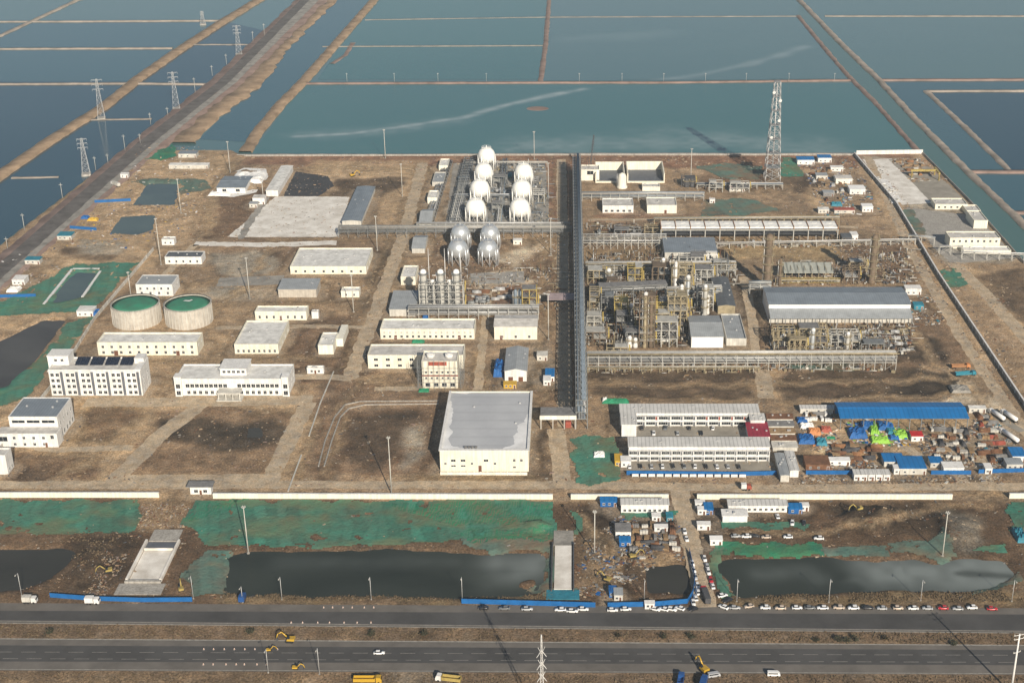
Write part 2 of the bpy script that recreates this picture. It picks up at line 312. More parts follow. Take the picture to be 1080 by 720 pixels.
SOILS = [  # soil tone, outline, strength
 (DRK, [(618,268),(700,268),(780,282),(780,366),(618,366)], .55), (DRK, [(812,342),(935,346),(935,376),(812,376)], .5), (GRY, [(476,172),(575,172),(582,240),(468,240)], .5), (BRN, [(400,262),(600,250),(600,335),(400,335)], .45), (DRK, [(618,236),(700,236),(700,258),(618,258)], .5), (DRK, [(745,318),(812,300),(812,362),(790,366),(745,335)], .4),  # DRK on process units: blackish shade among the frames painted into the soil colour
 (BRN, [(160,526),(205,526),(196,600),(180,628),(100,628),(120,580),(150,556)], .8), (TAN, [(165,527),(200,527),(186,557),(158,557)], .35), (BRN, [(60,420),(85,420),(40,520),(0,520)], .3), (BRN, [(330,420),(366,420),(345,515),(318,515)], .5), (BRN, [(565,412),(605,412),(605,452),(565,452)], .5), (DRK, [(560,455),(584,455),(585,512),(560,512)], .5), (BRN, [(280,350),(400,345),(395,410),(320,412)], .4), (BRN, [(225,250),(300,252),(420,250),(410,345),(225,330)], .3), (KHK, [(455,500),(560,500),(565,508),(450,508)], .6),
 (TAN, [(300,170),(445,170),(430,188),(345,188)], .5), (TAN, [(545,240),(600,240),(600,262),(520,270)], .4), (BRN, [(205,205),(262,208),(240,250),(200,250)], .7), (DRK, [(225,266),(303,264),(300,292),(222,294)], .5), (GRY, [(236,270),(262,268),(285,278),(262,286),(232,284)], .8), (GRY, [(205,303),(290,300),(285,312),(205,316)], .7), (BRN, [(330,262),(300,262),(300,320),(400,322),(408,262),(398,262),(396,292),(330,292)], .4), (BRN, [(300,318),(400,318),(396,345),(300,345)], .45), (TAN, [(95,402),(130,402),(60,512),(0,512)], .3), (DRK, [(400,240),(408,240),(372,400),(362,400)], .4), (DRK, [(420,246),(432,246),(405,335),(394,335)], .35), (KHK, [(620,262),(698,260),(698,276),(620,278)], .7), (TAN, [(762,254),(880,256),(870,268),(765,266)], .5), (DRK, [(900,262),(955,260),(975,296),(905,300)], .45), (PAL, [(640,227),(740,227),(735,233),(640,233)], .35), (BRN, [(745,165),(810,166),(820,200),(740,200)], .5), (DRK, [(830,186),(862,184),(870,200),(832,206)], .6), (TAN, [(850,200),(870,198),(876,222),(856,222)], .5), (BRN, [(500,412),(463,412),(463,426),(340,424),(345,405),(500,402)], .4), (GRY, [(560,360),(585,360),(590,410),(562,410)], .4),
 (RED, [(258,163),(960,161),(970,176),(600,178),(258,174)], .7),
 (TAN, [(0,418),(330,418),(330,515),(-80,515)], .8), (KHK, [(88,430),(152,430),(120,468),(80,470)], .8), (BRN, [(85,432),(150,434),(118,466),(85,468)], .5),
 (BRN, [(165,432),(205,428),(300,433),(316,440),(300,470),(288,498),(200,503),(122,502),(140,476)], .5), (DMP, [(160,440),(240,445),(290,440),(310,452),(292,470),(250,474),(200,470),(160,462)], .7),
 (BRN, [(0,478),(100,478),(105,505),(0,512)], .6), (DRK, [(20,490),(60,488),(50,510),(15,508)], .5),
 (TAN, [(190,300),(420,260),(415,330),(330,420),(150,420),(95,400)], .35), (BRN, [(300,340),(380,330),(370,400),(310,410)], .6),
 (GRY, [(222,268),(270,262),(300,274),(285,290),(228,290)], .7), (GRY, [(214,302),(262,300),(258,312),(216,312)], .6), (GRY, [(232,306),(300,304),(290,316),(225,318)], .3),
 (BRN, [(365,432),(466,425),(462,500),(348,502)], .9), (DMP, [(372,436),(440,430),(425,470),(400,492),(360,490)], .45), (GRY, [(432,452),(446,447),(456,458),(446,474),(436,496),(425,492),(430,474),(424,470)], .95),
 (BRN, [(210,205),(290,200),(262,248),(205,248)], .8), (TAN, [(330,170),(450,168),(430,205),(350,205)], .5), (DRK, [(350,190),(425,188),(420,208),(352,208)], .6), (TAN, [(398,210),(470,170),(440,330),(400,330)], .45),
 (DRK, [(392,262),(420,262),(412,300),(388,300)], .5), (BRN, [(590,165),(608,165),(612,450),(590,450)], .7), (RED, [(575,165),(600,165),(600,240),(575,238)], .6), (RED, [(640,220),(690,226),(800,226),(800,234),(620,234)], .5),
 (RED, [(545,300),(575,300),(575,322),(470,322),(470,302)], .4), (PAL, [(500,290),(550,284),(560,296),(500,306)], .6), (PAL, [(520,270),(560,256),(575,262),(540,282)], .5),
 (BRN, [(620,256),(700,256),(700,280),(620,280)], .3), (KHK, [(760,252),(900,254),(890,276),(770,272)], .7), (BRN, [(880,250),(960,250),(985,300),(900,300)], .7), (TAN, [(905,175),(925,172),(1000,300),(1050,390),(1020,380),(955,270)], .5),
 (DRK, [(620,388),(800,388),(800,418),(660,424),(618,420)], .9), (DRK, [(820,390),(960,385),(1040,420),(822,420)], .85), (DMP, [(955,392),(1010,392),(1020,418),(935,418)], .7), (TAN, [(797,385),(812,385),(820,420),(800,420)], .9), (BRN, [(900,340),(985,310),(1030,380),(950,388)], .5), (DMP, [(938,350),(985,355),(1000,380),(940,382)], .6),
 (TAN, [(845,430),(1050,428),(1075,500),(850,503)], .75), (GRY, [(1000,455),(1060,440),(1075,490),(1000,495)], .5), (PAL, [(1002,406),(1022,400),(1030,412),(1005,420)], .8), (PAL, [(960,426),(1020,418),(1065,420),(1078,440),(1040,428),(960,430)], .5),
 (GRY, [(905,166),(965,166),(1030,225),(1075,275),(1000,282),(950,215)], .8), (PAL, [(925,190),(938,192),(950,212),(940,214)], .9), (PAL, [(920,180),(932,184),(930,190)], .8), (KHK, [(990,225),(1020,226),(1035,248),(1000,250),(975,235)], .5), (TAN, [(938,166),(970,165),(985,185),(950,180)], .6), (TAN, [(1010,285),(1030,275),(1080,345),(1080,365)], .8), (DRK, [(1030,290),(1085,280),(1090,350),(1060,330)], .5),
 (BRN, [(0,526),(1080,528),(1080,640),(0,636)], .6), (DRK, [(85,560),(150,555),(120,620),(70,622)], .6), (TAN, [(160,520),(205,522),(190,560),(150,556)], .5), (BRN, [(855,532),(1040,532),(1035,568),(870,572)], .8), (DRK, [(870,534),(985,532),(1040,545),(1040,590),(1000,588),(975,560),(905,560)], .75), (GRY, [(1000,540),(1040,545),(1042,580),(1005,580)], .5), (BRN, [(1040,530),(1062,540),(1080,600),(1060,600)], .6),
 (DRK, [(605,530),(650,535),(720,545),(722,590),(640,600),(612,590)], .6), (TAN, [(610,560),(640,575),(650,620),(612,625)], .45), (TAN, [(655,578),(715,572),(718,592),(668,596)], .5), (RED, [(672,552),(722,552),(720,580),(680,580)], .6),
 (KHK, [(240,624),(580,626),(580,634),(240,633)], .6), (KHK, [(760,627),(1075,623),(1075,634),(760,636)], .6),
 (BRN, [(-50,656),(1130,667),(1130,682),(-50,674)], .8), (BRN, [(-50,707),(1130,712),(1130,800),(-50,800)], .8), (TAN, [(-50,712),(330,714),(330,740),(-50,740)], .4), (GRY, [(395,700),(470,700),(480,735),(400,735)], .6),
 (TAN, [(150,150),(215,150),(240,165),(230,235),(150,290),(60,300),(30,275),(140,175)], .45), (DRK, [(66,258),(130,268),(120,275),(66,272)], .5), (RED, [(0,395),(40,375),(30,402),(0,420)], .5), (TAN, [(0,330),(90,330),(70,338),(0,352)], .6), (GRY, [(88,250),(140,258),(136,268),(85,268)], .8)]
for col, px, k in SOILS:
    msk = blur(inside(wx, wy, PW(px)).astype(float), 1)[..., None]*min(1, k*1.6)*(.8+.5*(vnoise(GXX, GYY, 9, 21)[..., None]-.2))
    msk = np.clip(msk, 0, 1); soil = soil*(1-msk)+np.array(col)*msk
out_ = blur(inside(wx, wy, PW([(-400,526),(1400,529),(1400,645),(-400,640)])).astype(float), 2)[..., None]; soil = soil*(1-.34*out_)
ver_ = blur(inside(GXX, GYY, PW([(-400,650),(1400,650),(1400,800),(-400,800)])).astype(float), 2)[..., None]; soil = soil*(1-ver_)+(soil*.35+np.array((.085, .068, .052)))*ver_
n3 = vnoise(GXX, GYY, 6, 31)*.5+vnoise(GXX, GYY, 2.6, 32)*.5
soil = soil*1.12*(1+((n3-.5)*.8)[..., None])
tr = (np.abs(vnoise(GXX, GYY, 30, 41)-.5) < .02) | (np.abs(vnoise(GXX, GYY, 22, 42)-.5) < .016)      # wheel ruts
soil = soil*(1-.22*blur(tr.astype(float), 1)[..., None])
TRACKS = [([(95,402),(165,300),(205,258)], 3.5, 1), ([(205,345),(250,310),(290,255)], 3, 1), ([(300,345),(340,300),(350,262)], 3, 1), ([(235,397),(330,398),(400,400)], 3.5, 1), ([(505,410),(512,330),(520,300)], 2.5, 1), ([(500,411),(585,409)], 3, 1), ([(572,450),(573,320),(574,250)], 2.5, 1), ([(385,404),(500,411)], 3, 1), ([(620,403),(800,405),(950,402),(1010,400)], 4, .8), ([(785,290),(792,380)], 3, 1), ([(620,231),(760,232),(900,240),(940,250)], 3, .8), ([(925,300),(985,380),(1040,425)], 4, 1), ([(820,425),(850,424),(900,418),(1000,416)], 3, 1), ([(215,255),(225,200),(250,170)], 3, 1), ([(330,175),(440,178)], 4, 1), ([(270,252),(400,254),(600,254)], 2.5, .8), ([(120,380),(230,380),(330,378)], 3, .9), ([(225,345),(330,344),(395,345)], 3, .9), ([(225,320),(300,318),(400,316)], 2.5, .8), ([(60,508),(100,480),(60,476)], 3, 1), ([(420,505),(580,507)], 3, .8), ([(860,520),(1000,520),(1075,518)], 3, .8), ([(640,520),(700,519)], 3, .8), ([(780,560),(870,562),(1040,530)], 3, .8), ([(612,540),(640,580),(650,625)], 3, 1), ([(160,300),(240,296),(300,292)], 2.5, .8), ([(860,440),(950,440),(1030,470)], 5, .7), ([(930,480),(960,470),(1000,500)], 4, .7), ([(970,180),(990,215)], 3, .6), ([(388,335),(422,240),(441,172)], 1.6, .9), ([(408,330),(438,245),(455,176)], 1.6, .9), ([(372,345),(392,300),(410,250)], 1.6, .8), ([(355,400),(380,345)], 1.6, .8), ([(345,510),(362,440),(372,404)], 2, .8), ([(160,330),(205,262)], 2, .8), ([(880,300),(960,300),(1000,330)], 2.5, .8), ([(790,275),(900,272)], 2.5, .8), ([(585,165),(588,300)], 2, .8), ([(640,420),(800,421)], 2.5, .8), ([(215,425),(330,440),(322,500)], 2, .6)]
for px, wd, k in TRACKS:
    p = PW(px); D = np.full(GXX.shape, 1e9)
    for (xa, ya), (xb, yb) in zip(p[:-1], p[1:]):
        t_ = np.clip(((wx-xa)*(xb-xa)+(wy-ya)*(yb-ya))/((xb-xa)**2+(yb-ya)**2), 0, 1); D = np.minimum(D, np.hypot(wx-xa-t_*(xb-xa), wy-ya-t_*(yb-ya)))
    m_ = (np.clip(1.4-D/wd, 0, 1)*k*.7)[..., None]; soil = soil*(1-m_)+np.array((.40, .315, .22))*m_; soil = soil*(1-.4*(np.exp(-((D-wd*.5)/.8)**2))[..., None])*(1-.25*np.exp(-((D-wd*1.5)/1.2)**2)[..., None])
tl = (np.abs(vnoise(GXX*.5, GYY, 26, 43)-.5) < .018) | (np.abs(vnoise(GXX, GYY*.5, 34, 44)-.5) < .014)      # dry dusty tracks
soil = soil*(1+.35*blur(tl.astype(float), 1)[..., None])*np.array((1.36, 1.26, 1.10))
MOUNDS = [((75,566,118,618),2.0),((875,536,960,560),3.0),((985,545,1040,572),2.5),((555,604,574,620),2.2),((222,180,281,203),2.2),((660,575,720,590),1.4),((1000,402,1022,416),1.6),((556,548,580,560),1.6),((610,565,640,600),1.2)]
for (a, b, c, d), hh in MOUNDS:
    x0, y0 = G((a+c)/2, (b+d)/2); rx = (G(c, d)[0]-G(a, d)[0])/2; ry = (G(a, b)[1]-G(a, d)[1])/2
    q = 1-((wx-x0)/rx)**2-((wy-y0)/ry)**2; Z += np.clip(q, 0, 1)**.7*hh*(.6+.8*vnoise(GXX, GYY, 5, 51))
def height(x, y):
    i = (np.asarray(x)-gx[0])/STEP; j = (np.asarray(y)-gy[0])/STEP
    i = np.clip(i, 0, len(gx)-1.001); j = np.clip(j, 0, len(gy)-1.001); a = i.astype(int); b = j.astype(int); f = i-a; g = j-b
    return (Z[a, b]*(1-f)+Z[a+1, b]*f)*(1-g)+(Z[a, b+1]*(1-f)+Z[a+1, b+1]*f)*g
def grid_mesh(name, X, Y, ZZ, keep, matname, attrs=None):
    n, m = X.shape; idx = np.arange(n*m).reshape(n, m)
    q = np.stack([idx[:-1, :-1], idx[1:, :-1], idx[1:, 1:], idx[:-1, 1:]], -1).reshape(-1, 4)
    if keep is not None: q = q[keep.reshape(-1)]
    used = np.unique(q); remap = np.zeros(n*m, int); remap[used] = np.arange(len(used)); q = remap[q]
    me = bpy.data.meshes.new(name); me.vertices.add(len(used)); me.loops.add(q.size); me.polygons.add(len(q))
    co = np.stack([X, Y, ZZ], -1).reshape(-1, 3)[used]; me.vertices.foreach_set('co', co.ravel())
    me.loops.foreach_set('vertex_index', q.ravel()); me.polygons.foreach_set('loop_start', np.arange(len(q))*4)
    me.polygons.foreach_set('use_smooth', np.ones(len(q), bool)); me.update(calc_edges=True)
    for an, (ty, arr) in (attrs or {}).items():
        a = me.attributes.new(an, ty, 'POINT')
        if ty == 'FLOAT_COLOR':
            a.data.foreach_set('color', np.concatenate([arr.reshape(-1, 3)[used], np.ones((len(used), 1))], 1).ravel().astype(np.float32))
        else: a.data.foreach_set('value', arr.reshape(-1)[used].astype(np.float32))
    me.materials.append(M(matname)); return me
FOOT = []                                                   # footprints of buildings: trodden aprons round them
def finish_ground():
    global soil
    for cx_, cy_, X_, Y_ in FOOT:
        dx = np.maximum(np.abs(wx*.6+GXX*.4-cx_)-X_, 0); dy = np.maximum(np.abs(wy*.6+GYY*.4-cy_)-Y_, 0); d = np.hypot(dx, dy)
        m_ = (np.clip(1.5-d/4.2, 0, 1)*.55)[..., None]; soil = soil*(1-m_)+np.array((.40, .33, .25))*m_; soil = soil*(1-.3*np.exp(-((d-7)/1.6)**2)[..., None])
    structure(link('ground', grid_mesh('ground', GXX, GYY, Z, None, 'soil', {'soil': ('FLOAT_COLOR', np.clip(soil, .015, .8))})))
b_ = MB()
for x0, x1, y0, y1 in ((-9000, 9000, -3000, 400.5), (419.5, 9000, 400.5, 560), (-9000, -559.5, 400.5, 560)): b_.face([(x0,y0,-.03),(x1,y0,-.03),(x1,y1,-.03),(x0,y1,-.03)])
me_ = b_.mesh('terrain', 'soil'); at_ = me_.attributes.new('soil', 'FLOAT_COLOR', 'POINT')
for d_ in at_.data: d_.color = (.19, .14, .095, 1)
structure(link('terrain', me_))

# ------------------------------------------------------------------ water
def sheet(name, pts, z, m, kind='structure'):
    o = MB().face([(x, y, z) for x, y in pts]).obj(name, m)
    if o.data.polygons[0].normal.z < 0: o.data.flip_normals()
    if kind: o['kind'] = kind
    return o
sheet('seabed', [(-14000, 560), (14000, 560), (14000, 26000), (-14000, 26000)], -3.4, 'bank_grey')
sheet('water', [(-14000, 560.5), (14000, 560.5), (14000, 26000), (-14000, 26000)], -1.6, 'water_slate')
# the large pond behind the works: its own grid carries wind-blown foam lines
fx = np.arange(-330, 335, 2.5); fy = np.arange(1140, 1432, 2.5); FX, FY = np.meshgrid(fx, fy, indexing='ij')
FO = np.zeros(FX.shape)
def foam(px, wd, k):
    global FO
    p = [G(u, v, -1.55) for u, v in px]; wn = (vnoise(FX, FY, 18, 61)-.5)*wd*.8
    for (x0, y0), (x1, y1) in zip(p[:-1], p[1:]):
        t = np.clip(((FX-x0)*(x1-x0)+(FY-y0)*(y1-y0))/((x1-x0)**2+(y1-y0)**2), 0, 1)
        d = np.hypot(FX-x0-t*(x1-x0), FY-y0-t*(y1-y0))+wn; FO = np.maximum(FO, k*np.exp(-(d/wd)**2))
foam([(312,144),(370,141),(430,133),(490,124),(530,112),(570,103),(615,94)], 5, .62); foam([(315,143),(400,138),(480,128)], 13, .22)
foam([(560,155),(680,150),(760,148),(860,156)], 26, .30); foam([(700,138),(760,145)], 16, .18); foam([(540,158),(620,152)], 12, .3)
FO *= .55+.9*vnoise(FX, FY, 7, 62)
pk = PW([(262,163),(319,89),(322,87.5),(570,87.5),(896,86),(925,110),(966,160)])
kp = inside(FX[:-1, :-1]+1, FY[:-1, :-1]+1, pk)
structure(link('pond_water', grid_mesh('pond_water', FX, FY, np.full(FX.shape, -1.5), kp, 'water_teal', {'foam': ('FLOAT', np.clip(FO, 0, 1))})))
for ip, (nm, px, m) in enumerate((('pond_water', [(0,186),(52,150),(98,122),(160,124),(218,89),(250,58),(290,20),(330,0),(275,0),(182,57),(109,112),(60,146),(0,186)], None),
  ('pond_water', [(335,84),(572,84),(580,-6),(395,-6)], 'water_teal2'), ('pond_water', [(-700,190),(0,185),(52,149),(109,112),(145,84),(-700,88)], 'water_navy'),
  ('pond_water', [(-700,600),(0,258),(140,152),(166,132),(285,40),(290,35),(234,22),(182,57),(109,112),(0,187),(-700,500)], 'water_navy'),
  ('pond_water', [(-700,87),(142,86),(188,52),(-700,52)], 'water_blue'), ('pond_water', [(-700,51),(184,50),(232,23),(-700,23)], 'water_blue'),
  ('pond_water', [(210,147),(270,88),(304,52),(358,-4),(394,-4),(353,47),(319,86),(262,150)], 'water_blue'),
  ('pond_water', [(929,85),(1300,85),(1300,95),(978,95),(1064,179),(1022,179),(966,125)], 'water_blue'),
  ('pond_water', [(980,96),(1300,96),(1300,180),(1066,180)], 'water_navy'), ('pond_water', [(1024,181),(1300,181),(1300,223),(1067,223)], 'water_blue'), ('pond_water', [(1069,225),(1300,225),(1300,500),(1082,240)], 'water_blue'),
  ('canal_water', [(844,2),(886,44),(927,83),(966,125),(1024,179),(1080,236),(1180,330),(1190,400),(1080,282),(1024,216),(968,160),(925,109),(891,75),(841,18)], 'water_canal'))):
    if m is None: continue
    sheet(nm, [G(u, v, -1.5) for u, v in px], -1.5+.006*ip if m != 'water_canal' else -1.4, 'water_teal' if m == 'water_teal2' else m)
def foam_sheet(name, px, z, m, res, lines, seed, areas=()):
    a = np.array(PW(px)); x0, y0 = a.min(0); x1, y1 = a.max(0); X, Y = np.meshgrid(np.arange(x0-res, x1+res, res), np.arange(y0-res, y1+res, res), indexing='ij'); v = np.zeros(X.shape)
    for ln, wd, k in lines:
        p = [G(u, w_) for u, w_ in ln]; wn = (vnoise(X, Y, wd*3, seed)-.5)*wd
        for (xa, ya), (xb, yb) in zip(p[:-1], p[1:]):
            t = np.clip(((X-xa)*(xb-xa)+(Y-ya)*(yb-ya))/((xb-xa)**2+(yb-ya)**2), 0, 1); d = np.hypot(X-xa-t*(xb-xa), Y-ya-t*(yb-ya))+wn; v = np.maximum(v, k*np.exp(-(d/wd)**2)) if k > 0 else v*(1+k*np.exp(-(d/wd)**2))
        if k < 0: v = np.clip(v, 0, 1)
    v *= .75+.5*vnoise(X, Y, res*5, seed+1)
    kp = inside(X[:-1, :-1]+res/2, Y[:-1, :-1]+res/2, [tuple(q) for q in a])
    structure(link(name, grid_mesh(name, X, Y, np.full(X.shape, z), kp, m, {'foam': ('FLOAT', np.clip(v, 0, 1))})))
foam_sheet('pond_water', [(583,19),(842,19),(893,82),(574,84)], -1.43, 'water_slate', 4, [([(690,84),(740,77),(800,64),(850,48)], 7, .35), ([(600,40),(700,34)], 20, .12)], 81)
foam_sheet('ditch_water', [(748,596),(770,584),(870,583),(1000,584),(1066,584),(1080,608),(1050,624),(933,628),(842,630),(770,634)], -.75, 'water_silt', 1.2, [([(930,600),(1000,604),(1062,600)], 17, .95), ([(880,612),(940,606)], 9, .5), ([(800,604),(850,600),(862,610)], 6, .25), ([(1010,603),(1066,606)], 2.2, -.7), ([(868,592),(884,606),(878,618)], 5, -.9), ([(850,616),(900,618)], 4, -.6)], 83)
foam_sheet('ditch_water', [(230,575),(584,575),(584,634),(230,634)], -.75, 'water_silt', 1.2, [([(530,592),(570,592)], 11, .75), ([(535,606),(572,600)], 8, .55), ([(300,592),(480,590)], 5, .12), ([(505,600),(515,612)], 7, .2)], 85)
o_ = MB(); o_.lathe(0, 0, [(13, -1.9), (10, -1.42), (5, -1.25), (.3, -1.2)], 26, sm=True); o_ = o_.obj('shoal', 'bank_red', None, (*G(567, 113), 0)); o_.scale = (1, .75, 1); structure(o_)
for k_, p_ in POND.items():
    if k_ in ('ditch_right', 'ditch_mid'): continue
    x = [G(u, v) for u, v in p_]; cx_ = sum(a for a, _ in x)/len(x); cy_ = sum(b for _, b in x)/len(x)
    m = {'ditch_right': 'water_silt', 'basin_a': 'water_basin', 'basin_b': 'water_basin', 'basin_c': 'water_basin', 'basin_d': 'water_mud', 'ditch_left': 'water_ditch'}.get(k_, 'water_ditch')
    sheet('ditch_water' if 'ditch' in k_ else 'basin_water', [(cx_+(a-cx_)*1.04, cy_+(b-cy_)*1.1) for a, b in x], -.12 if k_ == 'puddle' else -.75, m)

# ------------------------------------------------------------------ strips: dykes, roads, markings
def resample(pts, step):
    out = []
    for (x0, y0), (x1, y1) in zip(pts[:-1], pts[1:]):
        n = max(1, int(math.hypot(x1-x0, y1-y0)/step))
        out += [(x0+(x1-x0)*i/n, y0+(y1-y0)*i/n) for i in range(n)]
    return out+[pts[-1]]
def strip(name, px, width, z, m, jit=.3, step=6, slope=0, zbot=-3.3, world=False, kind='structure', off=0, w1=None):
    p = resample(px if world else PW(px), step); b = MB(); rows = []
    for i, (x, y) in enumerate(p):
        a = p[max(i-1, 0)]; c = p[min(i+1, len(p)-1)]; d = Vector((c[0]-a[0], c[1]-a[1])).normalized(); nx, ny = -d.y, d.x
        wd = width if w1 is None else width+(w1-width)*i/len(p)
        l = wd/2+random.uniform(-jit, jit)+off; r = wd/2+random.uniform(-jit, jit)-off; zj = random.uniform(-jit, jit)*.15 if slope else 0
        rw = [(x+nx*l, y+ny*l, z+zj), (x-nx*r, y-ny*r, z+zj)]
        if slope: rw = [(x+nx*(l+slope), y+ny*(l+slope), zbot)]+rw+[(x-nx*(r+slope), y-ny*(r+slope), zbot)]
        rows.append(rw)
    k = len(rows[0]); b.v = [q for r_ in rows for q in r_]
    for i in range(len(rows)-1):
        for j in range(k-1): b.f.append((i*k+j, i*k+j+1, (i+1)*k+j+1, (i+1)*k+j)); b.m.append(0); b.s.append(True)
    o = b.obj(name, m)
    if o.data.polygons[len(o.data.polygons)//2].normal.z < 0: o.data.flip_normals()
    if kind: o['kind'] = kind
    return o
for px, wd, m, zz in (
 ([(-30,205),(0,184),(52,148),(109,112),(145,83),(182,57),(234,23),(275,-2),(330,-38)], 15, 'bank', .6),
 ([(258,160),(272,138),(295,110),(319,86),(335,68),(353,47),(395,-1),(415,-28)], 13, 'bank', .4),
 ([(-300,23),(60,22),(232,21)], 6, 'bank_grey', -.3), ([(-300,52),(182,50)], 6, 'bank_grey', -.3), ([(-300,89),(145,87),(219,88)], 6, 'bank_grey', -.3), ([(96,125),(160,124)], 5, 'bank_grey', -.9), ([(12,186),(62,185)], 5, 'bank_grey', -.9), ([(-200,97),(0,37),(80,0),(140,-22)], 7, 'bank_grey', -.3), ([(196,46),(262,46)], 4, 'bank_grey', -.9),
 ([(319,87),(450,86.5),(570,86),(700,86),(897,83.5)], 6, 'bank_red', -.3), ([(340,48),(575,47)], 4, 'bank_grey', -1), ([(385,20),(578,17),(842,16)], 4, 'bank_grey', -1.1), ([(350,66),(364,57),(372,44)], 8, 'bank_red', -1.2),
 ([(581,-30),(579,0),(575,50),(570,86)], 7, 'bank_red', -.4), ([(842,16),(866,45),(891,75),(925,109),(969,159)], 6, 'bank_red', -.2),
 ([(800,-45),(844,0),(886,44),(927,83),(966,125),(1018,177),(1067,223),(1140,295)], 8.5, 'bank_grey', .1), ([(870,16),(1400,16)], 6, 'bank_grey', -.8), ([(926,83.5),(1400,82)], 8, 'bank_red', -.2), ([(978,95),(1400,94)], 7, 'bank_grey', -.3), ([(977,95),(1015,130),(1066,180)], 7, 'bank_grey', -.3), ([(1024,180),(1400,180)], 9, 'bank_red', -.1), ([(1067,223),(1400,223)], 8, 'bank_red', -.1),
 ([(250,163),(420,163),(640,162),(905,162)], 4, 'concrete', .25)):
    strip('dyke', px, wd*(.62 if m != 'bank' else .74), zz, m, .6, 7, 1.6)
def ribbon(name, A, B, z, m, jit=.5, side=True):
    def at(P, v):
        for (u0, v0), (u1, v1) in zip(P[:-1], P[1:]):
            if v1 <= v <= v0: return u0+(u1-u0)*(v-v0)/(v1-v0)
        return P[-1][0]
    b = MB(); v = A[0][1]; rows = []
    while v > A[-1][1]: rows.append(v); v -= max(1.2, (v+320)/160)
    k = 4 if side else 2
    for v in rows:
        (x0, y0), (x1, y1) = G(at(A, v), v), G(at(B, v), v); x0 += random.uniform(-jit, jit); x1 += random.uniform(-jit, jit)
        b.v += [(x0-2.5, y0, -3.3), (x0, y0, z), (x1, y1, z), (x1+2.5, y1, -3.3)] if side else [(x0, y0, z), (x1, y1, z)]
    for i in range(len(rows)-1):
        for j in range(k-1): b.f.append((i*k+j, i*k+j+1, (i+1)*k+j+1, (i+1)*k+j)); b.m.append(0); b.s.append(True)
    o = b.obj(name, m)
    if o.data.polygons[1].normal.z < 0: o.data.flip_normals()
    return structure(o)
CL = [(-270,500),(-70,328),(33,240),(138,150),(218,88),(312,0),(380,-62)]; CD0 = [(-256,500),(-58,328),(43,240),(146,150),(228,88),(317,0),(383,-62)]; CD1 = [(-232,500),(-37,328),(62,240),(163,150),(241,88),(327,0),(391,-62)]; CG1 = [(-214,500),(-20,328),(76,240),(178,150),(254,88),(345,0),(405,-62)]; CG0 = [(a+.55*(c-a), b) for (a, b), (c, _) in zip(CD1, CG1)]
ribbon('causeway', CL, CG1, .1, 'bank_red', 1.2); ribbon('causeway_road', CD0, CD1, .2, 'ballast', .3, False); ribbon('causeway_road', CD1, CG0, .206, 'gravel', .5, False)
ribbon('causeway_bank', [(180,150),(255,88),(346,0),(405,-62)], [(203,150),(234,120),(276,88),(301,52),(354,0),(412,-62)], .13, 'bank', 2.6)
# the dual carriageway in the foreground
def hw(l, r): return [(-900+0, l), (0, l), (1080, r)]
def band(name, l0, r0, l1, r1, z, m):      # rows at u = 0 and u = 1080 of the far and near edge
    def pt(u, a, b): return G(u, a+(b-a)*u/1080)
    o = MB().face([(*pt(-700, l1, r1), z), (*pt(1800, l1, r1), z), (*pt(1800, l0, r0), z), (*pt(-700, l0, r0), z)]).obj(name, m); o['kind'] = 'structure'; return o
band('highway', 635.5, 641, 656.5, 667, .004, 'asphalt_worn'); band('highway', 673, 680, 706.5, 711, .004, 'asphalt_worn')
band('traffic_lane', 643.5, 647.5, 653.5, 664.5, .010, 'asphalt'); band('traffic_lane', 680, 685, 697, 701, .010, 'asphalt')
band('edge_line', 656.2, 666.8, 656.9, 667.5, .016, 'marking'); band('edge_line', 672.6, 679.6, 673.6, 680.6, .016, 'marking'); band('edge_line', 654.2, 664.9, 654.6, 665.3, .016, 'marking'); band('edge_line', 705.0, 709.6, 705.5, 710.1, .016, 'marking')
dm = None
for k in range(46):                                          # dashed lane lines
    for a, b in ((687, 690.5), (694, 698)):
        u = -20+k*25+(6 if a > 690 else 0); x0, y0 = G(u, a+(b-a)*u/1080)
        me = cached('dash', lambda: MB().box(-3, 3, -.09, .09, 0, .004).mesh('lane_dash', 'marking'))
        if 0 < u < 1080: structure(link('lane_dash', me, None, (x0, y0, .014)))
strip('dirt_road', [(-60,511),(300,511),(600,511),(820,515),(1000,513),(1130,512)], 7.5, .02, 'dirt_road', .7, 4)
strip('dirt_road', [(716,512),(722,545),(733,590),(745,640)], 9, .03, 'dirt_road', .6, 3)
strip('dirt_road', [(586,452),(590,480),(594,514)], 9, .03, 'dirt_road', .4, 4)
strip('dirt_road', [(90,424),(215,424),(330,421)], 11, .016, 'dirt_road', .7, 4); strip('dirt_road', [(212,426),(172,456),(128,500),(120,512)], 10, .024, 'dirt_road', .7, 4); strip('dirt_road', [(325,424),(302,470),(282,512)], 9, .024, 'dirt_road', .8, 4)
strip('dirt_road', [(120,504),(200,504),(285,503)], 7, .014, 'dirt_road', .5, 4); strip('dirt_road', [(0,466),(60,474),(140,472)], 6, .014, 'dirt_road', .8, 4)
